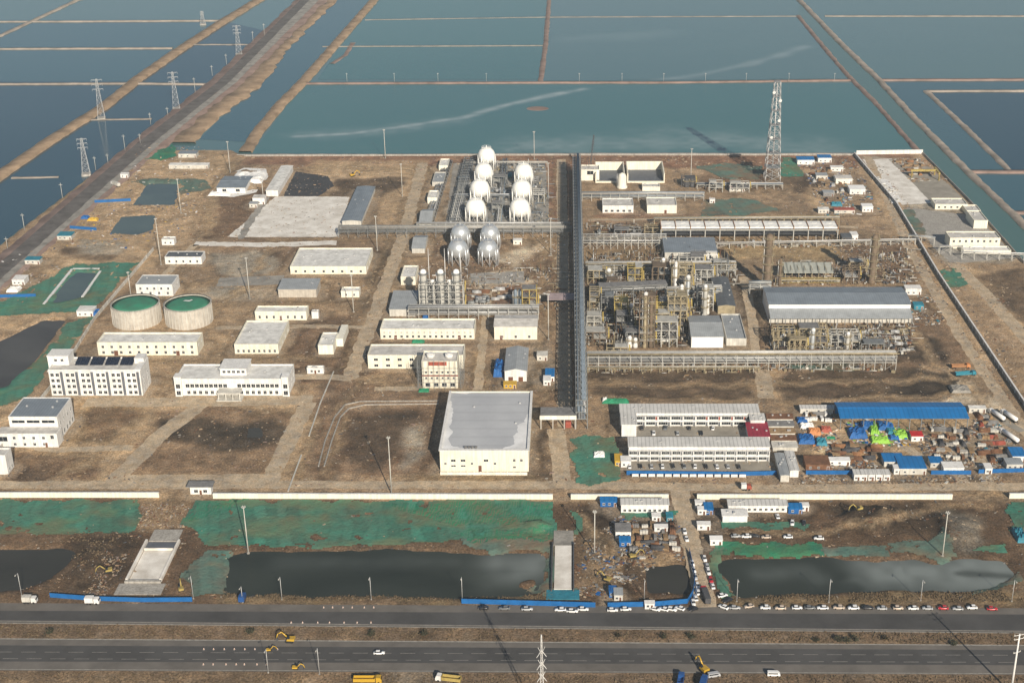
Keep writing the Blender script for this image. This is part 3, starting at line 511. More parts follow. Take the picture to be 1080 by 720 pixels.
strip('dirt_road', [(396,330),(428,240),(446,172)], 9, .014, 'dirt_road', 1, 4); strip('dirt_road', [(235,396),(330,397),(372,399)], 7, .014, 'dirt_road', .8, 4); strip('dirt_road', [(97,402),(130,352),(168,296),(206,258)], 6, .014, 'dirt_road', .7, 4); strip('dirt_road', [(228,346),(330,344),(392,345)], 5, .016, 'dirt_road', .8, 4); strip('dirt_road', [(504,411),(512,335),(516,300)], 5, .014, 'dirt_road', .7, 4); strip('dirt_road', [(395,410),(460,409)], 5, .014, 'dirt_road', .7, 4); strip('dirt_road', [(620,232),(760,231),(905,240)], 5, .016, 'dirt_road', .7, 4); strip('dirt_road', [(784,292),(794,340),(798,382)], 6, .016, 'dirt_road', .6, 4); strip('dirt_road', [(368,400),(396,330)], 9, .018, 'dirt_road', 1, 4); strip('dirt_road', [(592,168),(594,300),(596,450)], 8, .014, 'dirt_road', .6, 4)
strip('dirt_road', [(915,165),(960,262),(1010,350),(1060,425),(1110,490)], 7, .014, 'dirt_road', .8, 4); strip('dirt_road', [(803,386),(808,420)], 9, .03, 'dirt_road', .6, 3); strip('dirt_road', [(620,258),(690,257),(820,258),(940,256)], 6, .014, 'dirt_road', .8, 4)
strip('concrete_road', [(1005,277),(1040,310),(1078,352),(1120,400)], 9, .02, 'dirt_road', .5, 4); strip('dirt_road', [(955,430),(1000,429),(1040,432),(1078,455)], 5, .018, 'concrete_road', .6, 3)
strip('dirt_road', [(205,257),(290,258),(355,256)], 9, .014, 'slab_pale', 1.2, 4); strip('dirt_road', [(950,470),(1010,500),(1020,512)], 6, .024, 'dirt_road', .6, 3); strip('dirt_road', [(1032,480),(1045,512)], 5, .024, 'dirt_road', .6, 3)
strip('dirt_road', [(282,208),(262,236),(254,252)], 5, .03, 'gravel', .9, 3); strip('concrete_road', [(940,168),(965,192),(985,213)], 5, .02, 'concrete_road', .3, 4)
for px, m, nm in (([(291,207),(369,207.6),(362,233),(357,250),(240,250)], 'slab_pale', 'concrete_slab'), ([(312,181),(346,186),(352,196),(336,207),(299,207)], 'slab_dark', 'tarmac_slab'), ([(909,168),(940,167.5),(986,214),(952,216),(928,190)], 'slab_pale', 'paved_yard'), ([(943,168),(970,167),(1022,215),(1000,222),(990,214)], 'concrete_road', 'paved_yard'), ([(956,219),(1000,224),(1030,228),(1072,272),(1004,278),(985,262)], 'concrete', 'paved_yard'), ([(222,206),(230,188),(258,177),(280,178),(283,186),(270,203),(246,208)], 'tarp_white', 'salt_patch'), ([(926,188),(937,190),(952,213),(943,214)], 'tarp_white', 'salt_patch'),
   ([(665,437),(800,437),(805,462),(668,462)], 'concrete_road', 'camp_yard'), ([(660,486),(815,486),(818,496),(660,496)], 'concrete_road', 'camp_yard'), ([(478,172),(575,172),(580,238),(470,238)], 'gravel', 'tank_farm_floor'), ([(497,288),(552,286),(553,298),(496,300)], 'concrete', 'concrete_slab'), ([(232,293),(300,290),(298,300),(228,302)], 'gravel', 'gravel_patch')):
    b = MB(); p = resample(PW(px)+[PW(px)[0]], 3)[:-1]
    b.face([(x+random.uniform(-.5, .5), y+random.uniform(-.5, .5), .012 if nm != 'salt_patch' else .03) for x, y in p]); o = b.obj(nm, m)
    if o.data.polygons[0].normal.z < 0: o.data.flip_normals()
    structure(o)
# ------------------------------------------------------------------ dust nets laid over the soil
def net(label, px, m, res=1.0, lift=.12):
    p = PW(px); a = np.array(p); x0, y0 = a.min(0)-2; x1, y1 = a.max(0)+2
    X, Y = np.meshgrid(np.arange(x0, x1, res), np.arange(y0, y1, res), indexing='ij')
    WX = X+(vnoise(X, Y, 9, 71)-.5)*6+(vnoise(X, Y, 2.5, 72)-.5)*2; WY = Y+(vnoise(X, Y, 9, 73)-.5)*6+(vnoise(X, Y, 2.5, 74)-.5)*2
    k = inside(WX[:-1, :-1], WY[:-1, :-1], p); sid = np.floor((X+.25*Y+(vnoise(X, Y, 12, 78)-.5)*4)/5.5); fr = (X+.25*Y+(vnoise(X, Y, 12, 78)-.5)*4)/5.5-sid
    rs = np.abs(np.sin(sid*12.9898)*43758.5453) % 1; tn = (.84+.3*rs)*(1-.16*((fr < .1) | (fr > .93))); fade = np.clip((vnoise(X*.45, Y, 9, 79)*.65+vnoise(X, Y, 4, 80)*.35-.47)*3.6, 0, 1)[..., None]
    tint = (tn[..., None]*np.array((1, 1, 1)))*(1-fade)+np.array((1.75, 1.0, .85))*fade*.95
    hole = vnoise(X, Y, 7, 75)*.6+vnoise(X, Y, 2.2, 76)*.4; k &= hole[:-1, :-1] < .80
    Zs = height(X, Y)+lift+vnoise(X, Y, 3, 77)*.25+.08*((fr < .1) | (fr > .93)); cx_, cy_ = a.mean(0)
    o = link('dust_net', grid_mesh('dust_net', X-cx_, Y-cy_, Zs, k, m, {'tint': ('FLOAT_COLOR', tint)}), None, (cx_, cy_, 0))
    return tag(o, label, 'dust net', 'green dust nets spread over bare soil')
for lb, px, m in (
 ('green net left of the culvert works below the cream wall', [(-40,527),(148,529),(146,545),(137,560),(60,562),(-40,566)], 'net_green'),
 ('long green net between the culvert works and the half-built bridge', [(202,528),(583,528),(583,568),(520,566),(470,572),(300,577),(215,576),(195,550)], 'net_green'),
 ('bright green net patch at the foot of the cream wall', [(400,532),(583,530),(583,545),(480,556),(440,545)], 'net_bright'),
 ('bright net strip along the ditch left of the bridge', [(470,560),(583,556),(583,570),(500,573)], 'net_bright'),
 ('small green net patch just right of the gatehouse', [(204,528),(262,528),(225,546),(198,548)], 'net_bright'),
 ('teal net on the ditch bank right of the culvert works', [(214,582),(246,582),(236,626),(200,629),(196,605)], 'net_teal'),
 ('dull teal net on the bank left of the half-built bridge', [(486,570),(582,569),(582,580),(500,582)], 'net_teal'),
 ('bright green net strip along the far bank of the right ditch', [(752,573),(870,575),(870,588),(752,589)], 'net_bright'),
 ('pale green net strip below the spoil heap by the right ditch', [(868,577),(975,572),(996,556),(1004,592),(985,590),(960,586),(870,587)], 'net_teal'),
 ('green net right of the spoil heap by the far right track', [(1040,575),(1060,572),(1060,586),(1030,584)], 'net_green'),
 ('dark green net at the right end of the cream wall', [(1062,528),(1100,528),(1100,575),(1070,562)], 'net_green'),
 ('green net beside the sandy lane below the main pipe rack', [(601,462),(616,458),(648,460),(650,508),(622,514),(603,502)], 'net_green'),
 ('green net around the white-edged basin on the left', [(-40,330),(0,318),(47,297),(75,279),(145,277),(104,321),(86,330),(0,334)], 'net_green'),
 ('green net on the dark basin bank beside the boundary wall', [(72,340),(100,334),(30,418),(-20,436),(-20,412),(36,384)], 'net_green'),
 ('green net beside the causeway at the top left of the works', [(179,153),(184,166),(166,170),(153,169)], 'net_bright'),
 ('teal net patch around the small upper left basin', [(140,192),(156,188),(215,190),(225,200),(190,206),(188,194),(150,196)], 'net_teal'),
 ('teal net behind the two storey cream blocks by the pipe bridge', [(742,210),(790,210),(822,224),(738,230)], 'net_teal'),
 ('teal net by the floodlight mast at the back boundary', [(732,176),(765,172),(805,176),(800,190),(760,188)], 'net_teal'),
 ('green net between the lattice mast and the blue sheds', [(822,166),(836,166),(850,186),(824,186)], 'net_green'),
 ('green net strip inside the right boundary wall', [(950,222),(962,222),(978,246),(965,248)], 'net_teal'),
 ('dark green net beneath the footbridge on the right', [(988,286),(1008,284),(1018,300),(1002,306)], 'net_green'),
 ('green net below the white site cabin left of the entry lane', [(655,540),(715,540),(715,547),(655,547)], 'net_green'),
 ('green net below the white office cabin right of the entry lane', [(762,552),(850,552),(850,560),(762,560)], 'net_green'),
 ('green net under the long front pipe rack', [(828,384),(910,384),(905,390),(830,390)], 'net_teal'),
 ('green net strip at the foot of the bridge abutment', [(605,535),(614,540),(612,560),(603,565)], 'net_green'),
 ('teal net wrapped round the right end of the middle ditch', [(556,576),(584,576),(584,624),(570,630),(548,628),(572,612),(574,588)], 'net_teal'),
 ('teal net on the near right bank of the right ditch', [(1020,620),(1072,604),(1074,614),(1030,626)], 'net_teal'),
 ('teal net at the left end of the right ditch', [(748,575),(762,582),(754,600),(772,628),(760,630),(746,600)], 'net_green'),
 ('teal net behind the blue hoarding by the bridge', [(578,622),(606,622),(606,632),(572,633)], 'net_teal')):
    net(lb, px, m)

# ------------------------------------------------------------------ walls, hoardings, kerb lines
def wall_run(name, label, cat, px, h, th, m, piece=None, pier=None, group=None, cap=None, piece_name='panel'):
    """a wall along a line of ground points; split in panels when piece (metres) is given"""
    p = PW(px); t = thing(name, label, cat, (*p[0], 0), 0, group); ox, oy = p[0]
    q = resample(p, piece) if piece else p
    for (x0, y0), (x1, y1) in zip(q[:-1], q[1:]):
        L = math.hypot(x1-x0, y1-y0); a = math.atan2(y1-y0, x1-x0)
        me = cached((name, round(L, 1), h, th, str(m)), lambda: MB().box(0, round(L, 1), -th/2, th/2, -.4, h).mesh(piece_name, m))
        link(piece_name, me, t, (x0-ox, y0-oy, 0), a)
        if cap: link('coping', cached((name, 'c', round(L, 1)), lambda: MB().box(0, round(L, 1), -th/2-.12, th/2+.12, h, h+.18).mesh('coping', cap)), t, (x0-ox, y0-oy, 0), a)
        if pier: link('post', cached((name, 'p', h), lambda: MB().box(-pier/2, pier/2, -pier/2, pier/2, -.4, h+.12).mesh('post', cap or m)), t, (x0-ox, y0-oy, 0), a)
    return t
for lb, a, b in (('cream wall left of the gatehouse gap', (-60,524), (168,524)), ('long cream boundary wall right of the gatehouse', (225,525), (583,526)), ('cream wall behind the white site cabin', (602,526), (705,526)), ('cream boundary wall right of the entry lane', (735,526), (1004,526)), ('short cream wall at the far right corner', (1064,525), (1140,525))):
    wall_run('boundary_wall', lb, 'wall', [a, b], 2.5, .9, 'wall_cream', 6.0, .0, 'cream walls along the front of the works', 'white')
wall_run('boundary_wall', 'concrete wall along the left edge of the works', 'wall', [(-40,524),(60,402),(100,337),(162,264)], 2.2, .5, 'off_white', 8, .7)
wall_run('boundary_wall', 'white wall at the back of the right yard', 'wall', [(903,163),(973,162)], 3.4, .8, 'white', 8)
wall_run('boundary_wall', 'grey wall between the works and the right yard', 'wall', [(901,164),(945,216),(989,290),(1030,352),(1085,435),(1110,475)], 2.6, .7, 'concrete', 8, .9, None, 'white')
wall_run('boundary_wall', 'concrete canal side wall of the right yard', 'wall', [(973,162),(1024,214),(1080,278)], 1.6, .5, 'concrete', 8)
wall_run('boundary_wall', 'low pale wall along the back edge by the pond', 'wall', [(258,165),(600,164)], 1.4, .4, 'concrete', 10); wall_run('boundary_wall', 'low pale wall at the back right by the pond', 'wall', [(600,164),(901,164)], 1.4, .4, 'concrete', 10)
HB = 'blue hoardings along the highway verge'
wall_run('hoarding', 'blue hoarding in front of the culvert works', 'hoarding', [(53,629.5),(100,633),(150,634.5),(203,634)], 2.2, .08, 'hoarding_blue', 3, .14, HB, piece_name='sheet')
wall_run('hoarding', 'blue hoarding in front of the half-built bridge', 'hoarding', [(487,636),(560,638),(628,640)], 2.4, .08, 'hoarding_blue', 3, .14, HB, piece_name='sheet')
wall_run('hoarding', 'blue hoarding curving into the entry lane', 'hoarding', [(641,640),(690,639),(725,636),(731,626),(733,612),(730,596),(727,582)], 2.4, .08, 'hoarding_blue', 3, .14, HB, piece_name='sheet')
wall_run('hoarding', 'blue panel fence with white boards before the office camp', 'hoarding', [(661,500.5),(780,501.5),(819,500.5)], 2.3, .08, 'hoarding_blue', 3, .14, piece_name='sheet')
p0, p1 = G(670,503), G(783,503.6); t = thing('notice_board_row', 'row of white boards on the blue camp fence', 'notice board', (p0[0], p0[1]-.25, 0))
for k in range(14):
    f = k/13; link('board', cached('nb', lambda: MB().box(-1.6, 1.6, -.04, .04, .5, 2.0).box(-1.5, -1.4, -.03, .03, -.1, .5).box(1.4, 1.5, -.03, .03, -.1, .5).mesh('board', 'white')), t, ((p1[0]-p0[0])*f, (p1[1]-p0[1])*f, 0))
wall_run('hoarding', 'blue fence below the storage yard left part', 'hoarding', [(850,500),(899,500)], 2.2, .1, 'hoarding_blue', 3, .14, piece_name='sheet'); wall_run('hoarding', 'blue fence below the storage yard middle part', 'hoarding', [(982,500),(1024,500)], 2.2, .1, 'hoarding_blue', 3, .14, piece_name='sheet'); wall_run('hoarding', 'blue fence below the storage yard right end', 'hoarding', [(1032,499),(1095,497)], 2.2, .1, 'hoarding_blue', 3, .14, piece_name='sheet')
wall_run('hoarding', 'short blue fence between the upper left basins', 'hoarding', [(100,214),(138,212)], 2.2, .1, 'hoarding_blue', 3, .14, piece_name='sheet'); wall_run('hoarding', 'short blue fence below the lower small basin', 'hoarding', [(74,241),(102,243)], 2.2, .1, 'hoarding_blue', 3, .14, piece_name='sheet'); wall_run('hoarding', 'blue fence beside the green netted basin at far left', 'hoarding', [(-5,314),(38,313)], 2.2, .1, 'hoarding_blue', 3, .14, piece_name='sheet')
for lb, px in (('white drain kerb running down to the gatehouse road, upper part', [(352,392),(338,425),(326,460)]), ('white drain kerb running down to the gatehouse road, lower part', [(318,480),(304,518)]), ('curved pale drain kerb around the excavated plot', [(463,426),(385,427),(368,431),(359,440),(350,465),(342,492)]), ('inner kerb of the curved drain by the excavated plot', [(463,423),(380,423.5),(364,427),(353,440),(343,465),(336,492)])):
    wall_run('drain_kerb', lb, 'kerb', px, .5, .6, 'concrete' if 'drain kerb running' not in lb else 'off_white', 5, piece_name='kerb_stone')
for lb, px in (('white lining edge on the left of the netted basin', [(46,321),(76,284)]), ('white lining edge at the top of the netted basin', [(77,283.5),(105,283.5)]), ('white lining edge on the right of the netted basin', [(106,286),(87,313)])):
    wall_run('basin_edge', lb, 'kerb', px, .35, 1.6, 'white', 6, piece_name='kerb_stone')
# the two tall slabs of the curving lane and yard fences

# ------------------------------------------------------------------ buildings
def window_mesh(w_, h_): return cached(('win', w_, h_), lambda: MB().face([(-w_/2,-.03,0),(w_/2,-.03,0),(w_/2,-.03,h_),(-w_/2,-.03,h_)], 1).box(-w_/2-.1, w_/2+.1, -.12, 0, h_, h_+.1).box(-w_/2-.1, w_/2+.1, -.16, 0, -.1, 0).box(-w_/2-.1, -w_/2, -.1, 0, 0, h_).box(w_/2, w_/2+.1, -.1, 0, 0, h_).box(-.04, .04, -.07, -.031, 0, h_).mesh('window', ['frame_white', 'glass']))
def door_mesh(w_, h_, m='door_brown'): return cached(('door', w_, h_, m), lambda: MB().box(-w_/2, w_/2, -.08, 0, 0, h_, 1).box(-w_/2-.15, -w_/2, -.12, 0, 0, h_).box(w_/2, w_/2+.15, -.12, 0, 0, h_).box(-w_/2-.15, w_/2+.15, -.12, 0, h_, h_+.15).mesh('door', ['frame_white', m]))
def windows(t, y, rows, x0, x1, n, w_, h_, rz=0, skip=()):
    """n windows evenly from x0 to x1 in each row height; on the front face (rz 0) or, rz = 90, on the right face"""
    for z in rows:
        for i in range(n):
            if i in skip: continue
            s = x0+(x1-x0)*(i+.5)/n
            link('window', window_mesh(w_, h_), t, (s, y, z) if not rz else (y, s, z), R(rz))
def walls_flat(lx, ly, h, th=.3):
    b = MB(); X, Y = lx/2, ly/2
    return b.box(-X, X, -Y, -Y+th, -.5, h).box(-X, X, Y-th, Y, -.5, h).box(-X, -X+th, -Y+th, Y-th, -.5, h).box(X-th, X, -Y+th, Y-th, -.5, h)
def building(name, label, cat, u0, u1, vb, vt, vk, roof='flat', wall='cream', rm='roof_pale', win=None, side=None, group=None, parapet=.6, rise=None, doors=(), vents=3):
    x0, y0 = G(u0, vb); x1, _ = G(u1, vb); h = hgt((u0+u1)/2, vb, vt); y1 = max(G(u0, vk, h)[1], y0+3); lx, ly = x1-x0, y1-y0
    t = thing(name, label, cat, ((x0+x1)/2, (y0+y1)/2, 0), 0, group); X, Y = lx/2, ly/2
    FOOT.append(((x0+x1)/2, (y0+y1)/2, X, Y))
    if roof == 'flat':
        walls_flat(lx, ly, h).obj('wall', wall, t)
        r = MB().box(-X+.3, X-.3, -Y+.3, Y-.3, h-parapet-.2, h-parapet).obj('roof', rm, t)
        MB().box(-X-.08, X+.08, -Y-.08, -Y+.38, h, h+.12).box(-X-.08, X+.08, Y-.38, Y+.08, h, h+.12).box(-X-.08, -X+.38, -Y+.38, Y-.38, h, h+.12).box(X-.38, X+.08, -Y+.38, Y-.38, h, h+.12).obj('coping', wall, t)
    else:
        ri = rise or (.12*(ly if roof == 'gable' else lx)); o = .4
        b = MB().box(-X, X, -Y, Y, -.5, h)
        if roof == 'gable':
            for s in (-X, X): b.face([(s,-Y,h),(s,Y,h),(s,0,h+ri)])
            b.obj('wall', wall, t); k = ri/Y; q = MB()
            for s in (-1, 1): q.rings([[(-X-o, s*(Y+o), h-k*o), (X+o, s*(Y+o), h-k*o), (X+o, 0, h+ri), (-X-o, 0, h+ri)], [(-X-o, s*(Y+o), h-k*o+.2), (X+o, s*(Y+o), h-k*o+.2), (X+o, 0, h+ri+.2), (-X-o, 0, h+ri+.2)]], sm=False)
            r = q.obj('roof', rm, t); MB().box(-X-o, X+o, -.25, .25, h+ri+.14, h+ri+.3).obj('ridge_cap', rm, r)
        elif roof == 'gabley':
            for s in (-Y, Y): b.face([(-X,s,h),(X,s,h),(0,s,h+ri)])
            b.obj('wall', wall, t); k = ri/X; q = MB()
            for s in (-1, 1): q.rings([[(s*(X+o), -Y-o, h-k*o), (s*(X+o), Y+o, h-k*o), (0, Y+o, h+ri), (0, -Y-o, h+ri)], [(s*(X+o), -Y-o, h-k*o+.2), (s*(X+o), Y+o, h-k*o+.2), (0, Y+o, h+ri+.2), (0, -Y-o, h+ri+.2)]], sm=False)
            r = q.obj('roof', rm, t)
        else:
            b.obj('wall', wall, t); r = MB().rings([[(-X-o,-Y-o,h), (X+o,-Y-o,h), (X+o,Y+o,h+ri), (-X-o,Y+o,h+ri)], [(-X-o,-Y-o,h+.2), (X+o,-Y-o,h+.2), (X+o,Y+o,h+ri+.2), (-X-o,Y+o,h+ri+.2)]], sm=False).obj('roof', rm, t)
    for i in range(vents):
        vx = random.uniform(-X*.8, X*.8); vy = random.uniform(-Y*.3, Y*.7); zb = h-parapet if roof == 'flat' else h+.2
        link('roof_vent', cached('vent', lambda: MB().box(-.4, .4, -.4, .4, 0, .5).box(-.5, .5, -.5, .5, .5, .65).mesh('roof_vent', 'galvanised')), r, (vx, vy, zb))
    for z, n, w_, h_ in (win or []): windows(t, -Y, [z], -X+.6, X-.6, n, w_, h_)
    for z, n, w_, h_ in (side or []): windows(t, X, [z], -Y+.8, Y-.8, n, w_, h_, 90)
    for f, w_, h_ in doors: link('door', door_mesh(w_, h_), t, (-X+lx*f, -Y, 0))
    return t, X, Y, h
# dormitory
t, X, Y, h = building('dormitory', 'four storey white dormitory with solar panels on its roof', 'building', 55, 151, 417, 390, 376.5, 'flat', 'white', 'roof_pale', side=[(z, 2, 1.4, 1.5) for z in (1.2, 4.8, 8.4)])
for k in range(6):
    a = -X+2*X*k/6; c = a+2*X/6; windows(t, -Y, [1.1, 4.7, 8.2, 11.6], a+.4, c-2.2, 2, 1.7, 1.8)
    MB().box(c-2.1, c-.7, -Y-.25, -Y-.01, .3, h-1.2).obj('stair_strip', 'strip_dark', t)
MB().box(-X-.3, X+.3, -Y-.5, -Y-.26, h-.9, h-.4).obj('cornice', 'white', t)
MB().box(-X-2.4, -X+9, Y-9, Y, .0, h+4.5).box(-X-2.7, -X+9.3, Y-9.3, Y+.3, h+4.5, h+4.9).obj('stair_tower', 'white', t); link('window', window_mesh(1.4, 1.4), t, (-X+2, Y-9.02, h+1.6)); link('window', window_mesh(1.4, 1.4), t, (-X+5.5, Y-9.02, h+1.6))
MB().box(X-5.5, X-.35, Y-7, Y-.35, h-.6, h+2.6).obj('roof_cabin', 'white', t); MB().box(X-3, X+.6, -Y-.6, Y*.2, h, h+.5).obj('roof_fin', 'white', t)
for k in range(4):
    for j in range(3):
        q = cached('solar', lambda: MB().rings([[(-1.15,-3.4,.3),(1.15,-3.4,.3),(1.15,3.4,2.2),(-1.15,3.4,2.2)], [(-1.15,-3.4,.4),(1.15,-3.4,.4),(1.15,3.4,2.3),(-1.15,3.4,2.3)]], sm=False).rod((-1,3.2,0),(-1,3.2,2.1),.06).rod((1,3.2,0),(1,3.2,2.1),.06).mesh('solar_panel', 'panel_solar'))
        link('solar_panel', q, t, (-X+13.5+k*8.2+j*2.4, Y-6.5, h-.6))
# office block
t, X, Y, h = building('office_block', 'two storey cream office with central penthouse and entrance portico', 'building', 187, 305, 417, 399.5, 384, 'flat', 'white', 'roof_white', side=[(1.2, 3, 1.4, 1.6), (4.8, 3, 1.4, 1.6)], vents=4)
windows(t, -Y, [1.0], -X+5, X-5, 16, 1.6, 1.9, skip=(7, 8)); windows(t, -Y, [5.0], -X+5, X-5, 20, 2.0, 2.0, skip=(9, 10))
for s in (-1, 1):
    MB().box(s*(X-1.4)-1.9, s*(X-1.4)+1.9, -Y-1.2, -Y-.02, 0, h+1.4).box(s*(X-1.4)-2.1, s*(X-1.4)+2.1, -Y-1.4, -Y+4, h+1.4, h+1.7).obj('end_bay', 'white', t)
    for z in (1, 5): link('window', window_mesh(2.2, 2.4), t, (s*(X-1.4), -Y-1.21, z))
MB().box(-7.5, 7, -Y+6, Y-.5, h-.6, h+3.2).box(-7.9, 7.4, -Y+5.6, Y-.1, h+3.2, h+3.5).obj('penthouse', 'white', t); windows(t, -Y+6, [h+.8], -6.5, 6.5, 5, 1.6, 1.4)
q = MB().box(-7, 5.5, -Y-6.5, -Y-.02, 4.0, 4.7)
for a in (-6.5, -2.5, 1.2, 5): q.box(a-.3, a+.3, -Y-6.2, -Y-5.6, 0, 4.0)
q.box(-7.6, 6.1, -Y-7.4, -Y-.02, -.02, .5).obj('portico', 'off_white', t)
# hall on the left
t, X, Y, h = building('canteen_hall', 'white hall with grey roof and lower front annex at far left', 'building', 13, 64, 464, 439.5, 419, 'flat', 'white', 'roof_bluegrey', side=[(1.0, 5, 2.0, 2.4), (7.5, 4, 1.4, 2.0)], parapet=.25)
windows(t, -Y, [h-3.4], -X+1, X-1, 3, 6.5, 1.5)
MB().box(-X-4.5, X+1.5, -Y-7.5, -Y-.02, -.5, 7.6).obj('annex', 'white', t); MB().box(-X-4.1, X+1.1, -Y-7.1, -Y-.04, 7.6, 7.72).obj('annex_roof', 'roof_pale', t)
windows(t, -Y-7.5, [1.0, 4.6], -X+2, X-3, 4, 1.3, 1.4); link('window', window_mesh(4.5, 2.6), t, (-X-1.3, -Y-7.52, 3.4)); link('door', door_mesh(1.2, 2.6), t, (X-4.5, -Y-7.52, 0)); link('window', window_mesh(1.6, 2), t, (X-1, -Y-7.52, 4.8))
B = building
B('corner_house', 'small white house cut by the left picture edge', 'building', -28, 9, 500, 480, 472, 'flat', 'white', 'roof_pale', side=[(1.2, 2, 1.4, 1.6)])
B('workshop', 'long two storey yellow workshop in front of the two tanks', 'building', 104, 209, 374.5, 361, 350.5, 'flat', 'cream', 'roof_white', [(4.6, 11, 1.4, 1.5), (1.0, 11, 1.4, 1.7)], [(4.4, 2, 1.4, 1.4)], doors=[(.18, 2.4, 3), (.8, 2, 2.8)], vents=3)
B('pump_house', 'white two storey pump house behind the left tank', 'building', 144.5, 183, 312, 300, 290, 'flat', 'white', 'roof_grey', [(4.4, 5, 1.2, 1.4), (1.2, 4, 1.3, 1.6)], [(4.4, 2, 1.2, 1.4)], parapet=.2)
B('pump_house', 'small white block with dark roof above the pump house', 'building', 174.5, 213, 278.5, 271, 265, 'flat', 'white', 'roof_dark', [(1.2, 5, 1.2, 1.6)], parapet=.2)
B('hut', 'tiny white hut left of the floodlight near the pale road', 'hut', 171, 184, 258.5, 252.5, 249.5, 'flat', 'white', 'roof_pale', [(1.2, 2, 1, 1.2)])
B('workshop', 'square yellow building with pale flat roof right of the tanks', 'building', 248, 294, 373, 363, 338, 'flat', 'cream', 'roof_white', [(1.0, 8, 1.2, 1.7)], [(1.2, 4, 1.2, 1.4)], vents=3)
B('substation', 'long low yellow substation behind the square yellow building', 'building', 269.5, 323.5, 337.5, 328.5, 322.5, 'flat', 'cream', 'roof_white', [(1.2, 7, 1.2, 1.8)], doors=[(.5, 1.4, 2.6)])
B('hut', 'little white cabin at the right end of the low substation', 'hut', 329, 336, 336, 329, 326.5, 'flat', 'white', 'roof_pale')
B('shed', 'grey roofed open shed below the wide white roof', 'shed', 294, 334, 313.5, 305, 295, 'shed', 'tank_concrete', 'roof_grey', rise=.8)
B('control_building', 'wide low yellow building with large white flat roof', 'building', 306.5, 386.5, 289, 281, 261.5, 'flat', 'cream', 'roof_white', [(1.2, 8, 1.4, 1.6)], [(1.2, 3, 1.3, 1.5)], vents=7)
B('hut', 'small cream hut below the wide white roof building', 'hut', 360, 379, 313.5, 307, 302.5, 'flat', 'cream_pale', 'roof_white', [(1.1, 2, 1, 1.4)])
t, X, Y, h = B('analyser_house', 'L shaped white house with a narrow rear wing', 'building', 336, 352, 373.5, 364, 350.5, 'flat', 'cream_pale', 'roof_white')
MB().box(X+.05, X+4, 2, Y+14, -.4, h-1).obj('rear_wing', 'cream_pale', t)
B('hut', 'white kiosk with two windows at the office driveway end', 'hut', 324, 341.5, 394, 388, 385.5, 'flat', 'white', 'roof_white', [(1, 2, 1.2, 1.3)], doors=[(.5, 1.1, 2.2)])
B('workshop', 'long yellow building with a row of sixteen windows', 'building', 401.5, 500.5, 357.5, 347, 336, 'flat', 'cream', 'roof_white', [(1.0, 16, 1.3, 1.5), (4.1, 16, 1.0, .5)], vents=4, doors=[(.16, 1.8, 2.5), (.84, 1.8, 2.5)])
B('control_building', 'two storey yellow block joined to the scaffolded tower', 'building', 388.5, 489, 388.5, 374.5, 363, 'flat', 'cream', 'roof_pale', vents=2)
tt = bpy.data.objects['control_building.001']; x0, y0 = G(389, 388.5)
for z in (1.2, 4.9): windows(tt, y0-tt.location.y, [z], x0-tt.location.x+1, x0-tt.location.x+28, 4, 2.2, 1.5)
t, X, Y, h = B('scaffolded_block', 'tall unfinished cream block wrapped in scaffolding', 'building', 446, 483, 409, 381, 370, 'flat', 'cream', 'roof_pale', [(1.0, 4, 2.6, 2.2), (5.5, 6, 1.0, 1.2), (9.0, 6, 1.0, 1.2)])
MB().box(-X-.3, X+.3, -Y-.5, -Y-.05, 7.3, 7.9).box(-6, 4, -Y-.45, -Y-.04, h-2.4, h-.2).obj('red_band', 'steel_red', t)
q = MB()
for i in range(9):
    for yy in (-Y-1.6, -Y-3.0): q.rod((-X-2+i*(2*X+4)/8, yy, -.2), (-X-2+i*(2*X+4)/8, yy, h+1), .07)
for sx_ in (-X-1.4, -X-2.8, X+1.4, X+2.8):
    for j in range(5): q.rod((sx_, -Y-1+j*(2*Y+1)/4, -.2), (sx_, -Y-1+j*(2*Y+1)/4, h+1), .07)
for z in (2.2, 4.4, 6.6, 8.8, 11, 13.2):
    for yy in (-Y-1.6, -Y-3.0): q.rod((-X-2.8, yy, z), (X+2.8, yy, z), .06)
    for sx_ in (-X-1.4, -X-2.8, X+1.4, X+2.8): q.rod((sx_, -Y-3, z), (sx_, Y, z), .06)
q.obj('scaffold', 'steel_grey', t)
for k, (a, b) in enumerate(((-X*.55, 0), (X*.5, 0))): MB().cyl(a, b, h-.55, h+1.6, 2.3, 14).cyl(a, b, h+1.6, h+2.0, 1.6, 14).obj('roof_fan', 'white', t)
B('workshop', 'yellow gabled building right of the sixteen window block', 'building', 521.5, 566.5, 358, 344.5, 332.5, 'gable', 'cream', 'roof_pale', [(1.1, 3, 1.3, 1.6)], rise=1.2, doors=[(.16, 1.6, 2.6)])
B('shed', 'grey roofed white shed beside the blue tarpaulin', 'shed', 532.5, 555.5, 402, 391, 367, 'gabley', 'white', 'roof_grey', rise=1.3, doors=[(.27, 2.6, 2.8), (.73, 2.6, 2.8)])
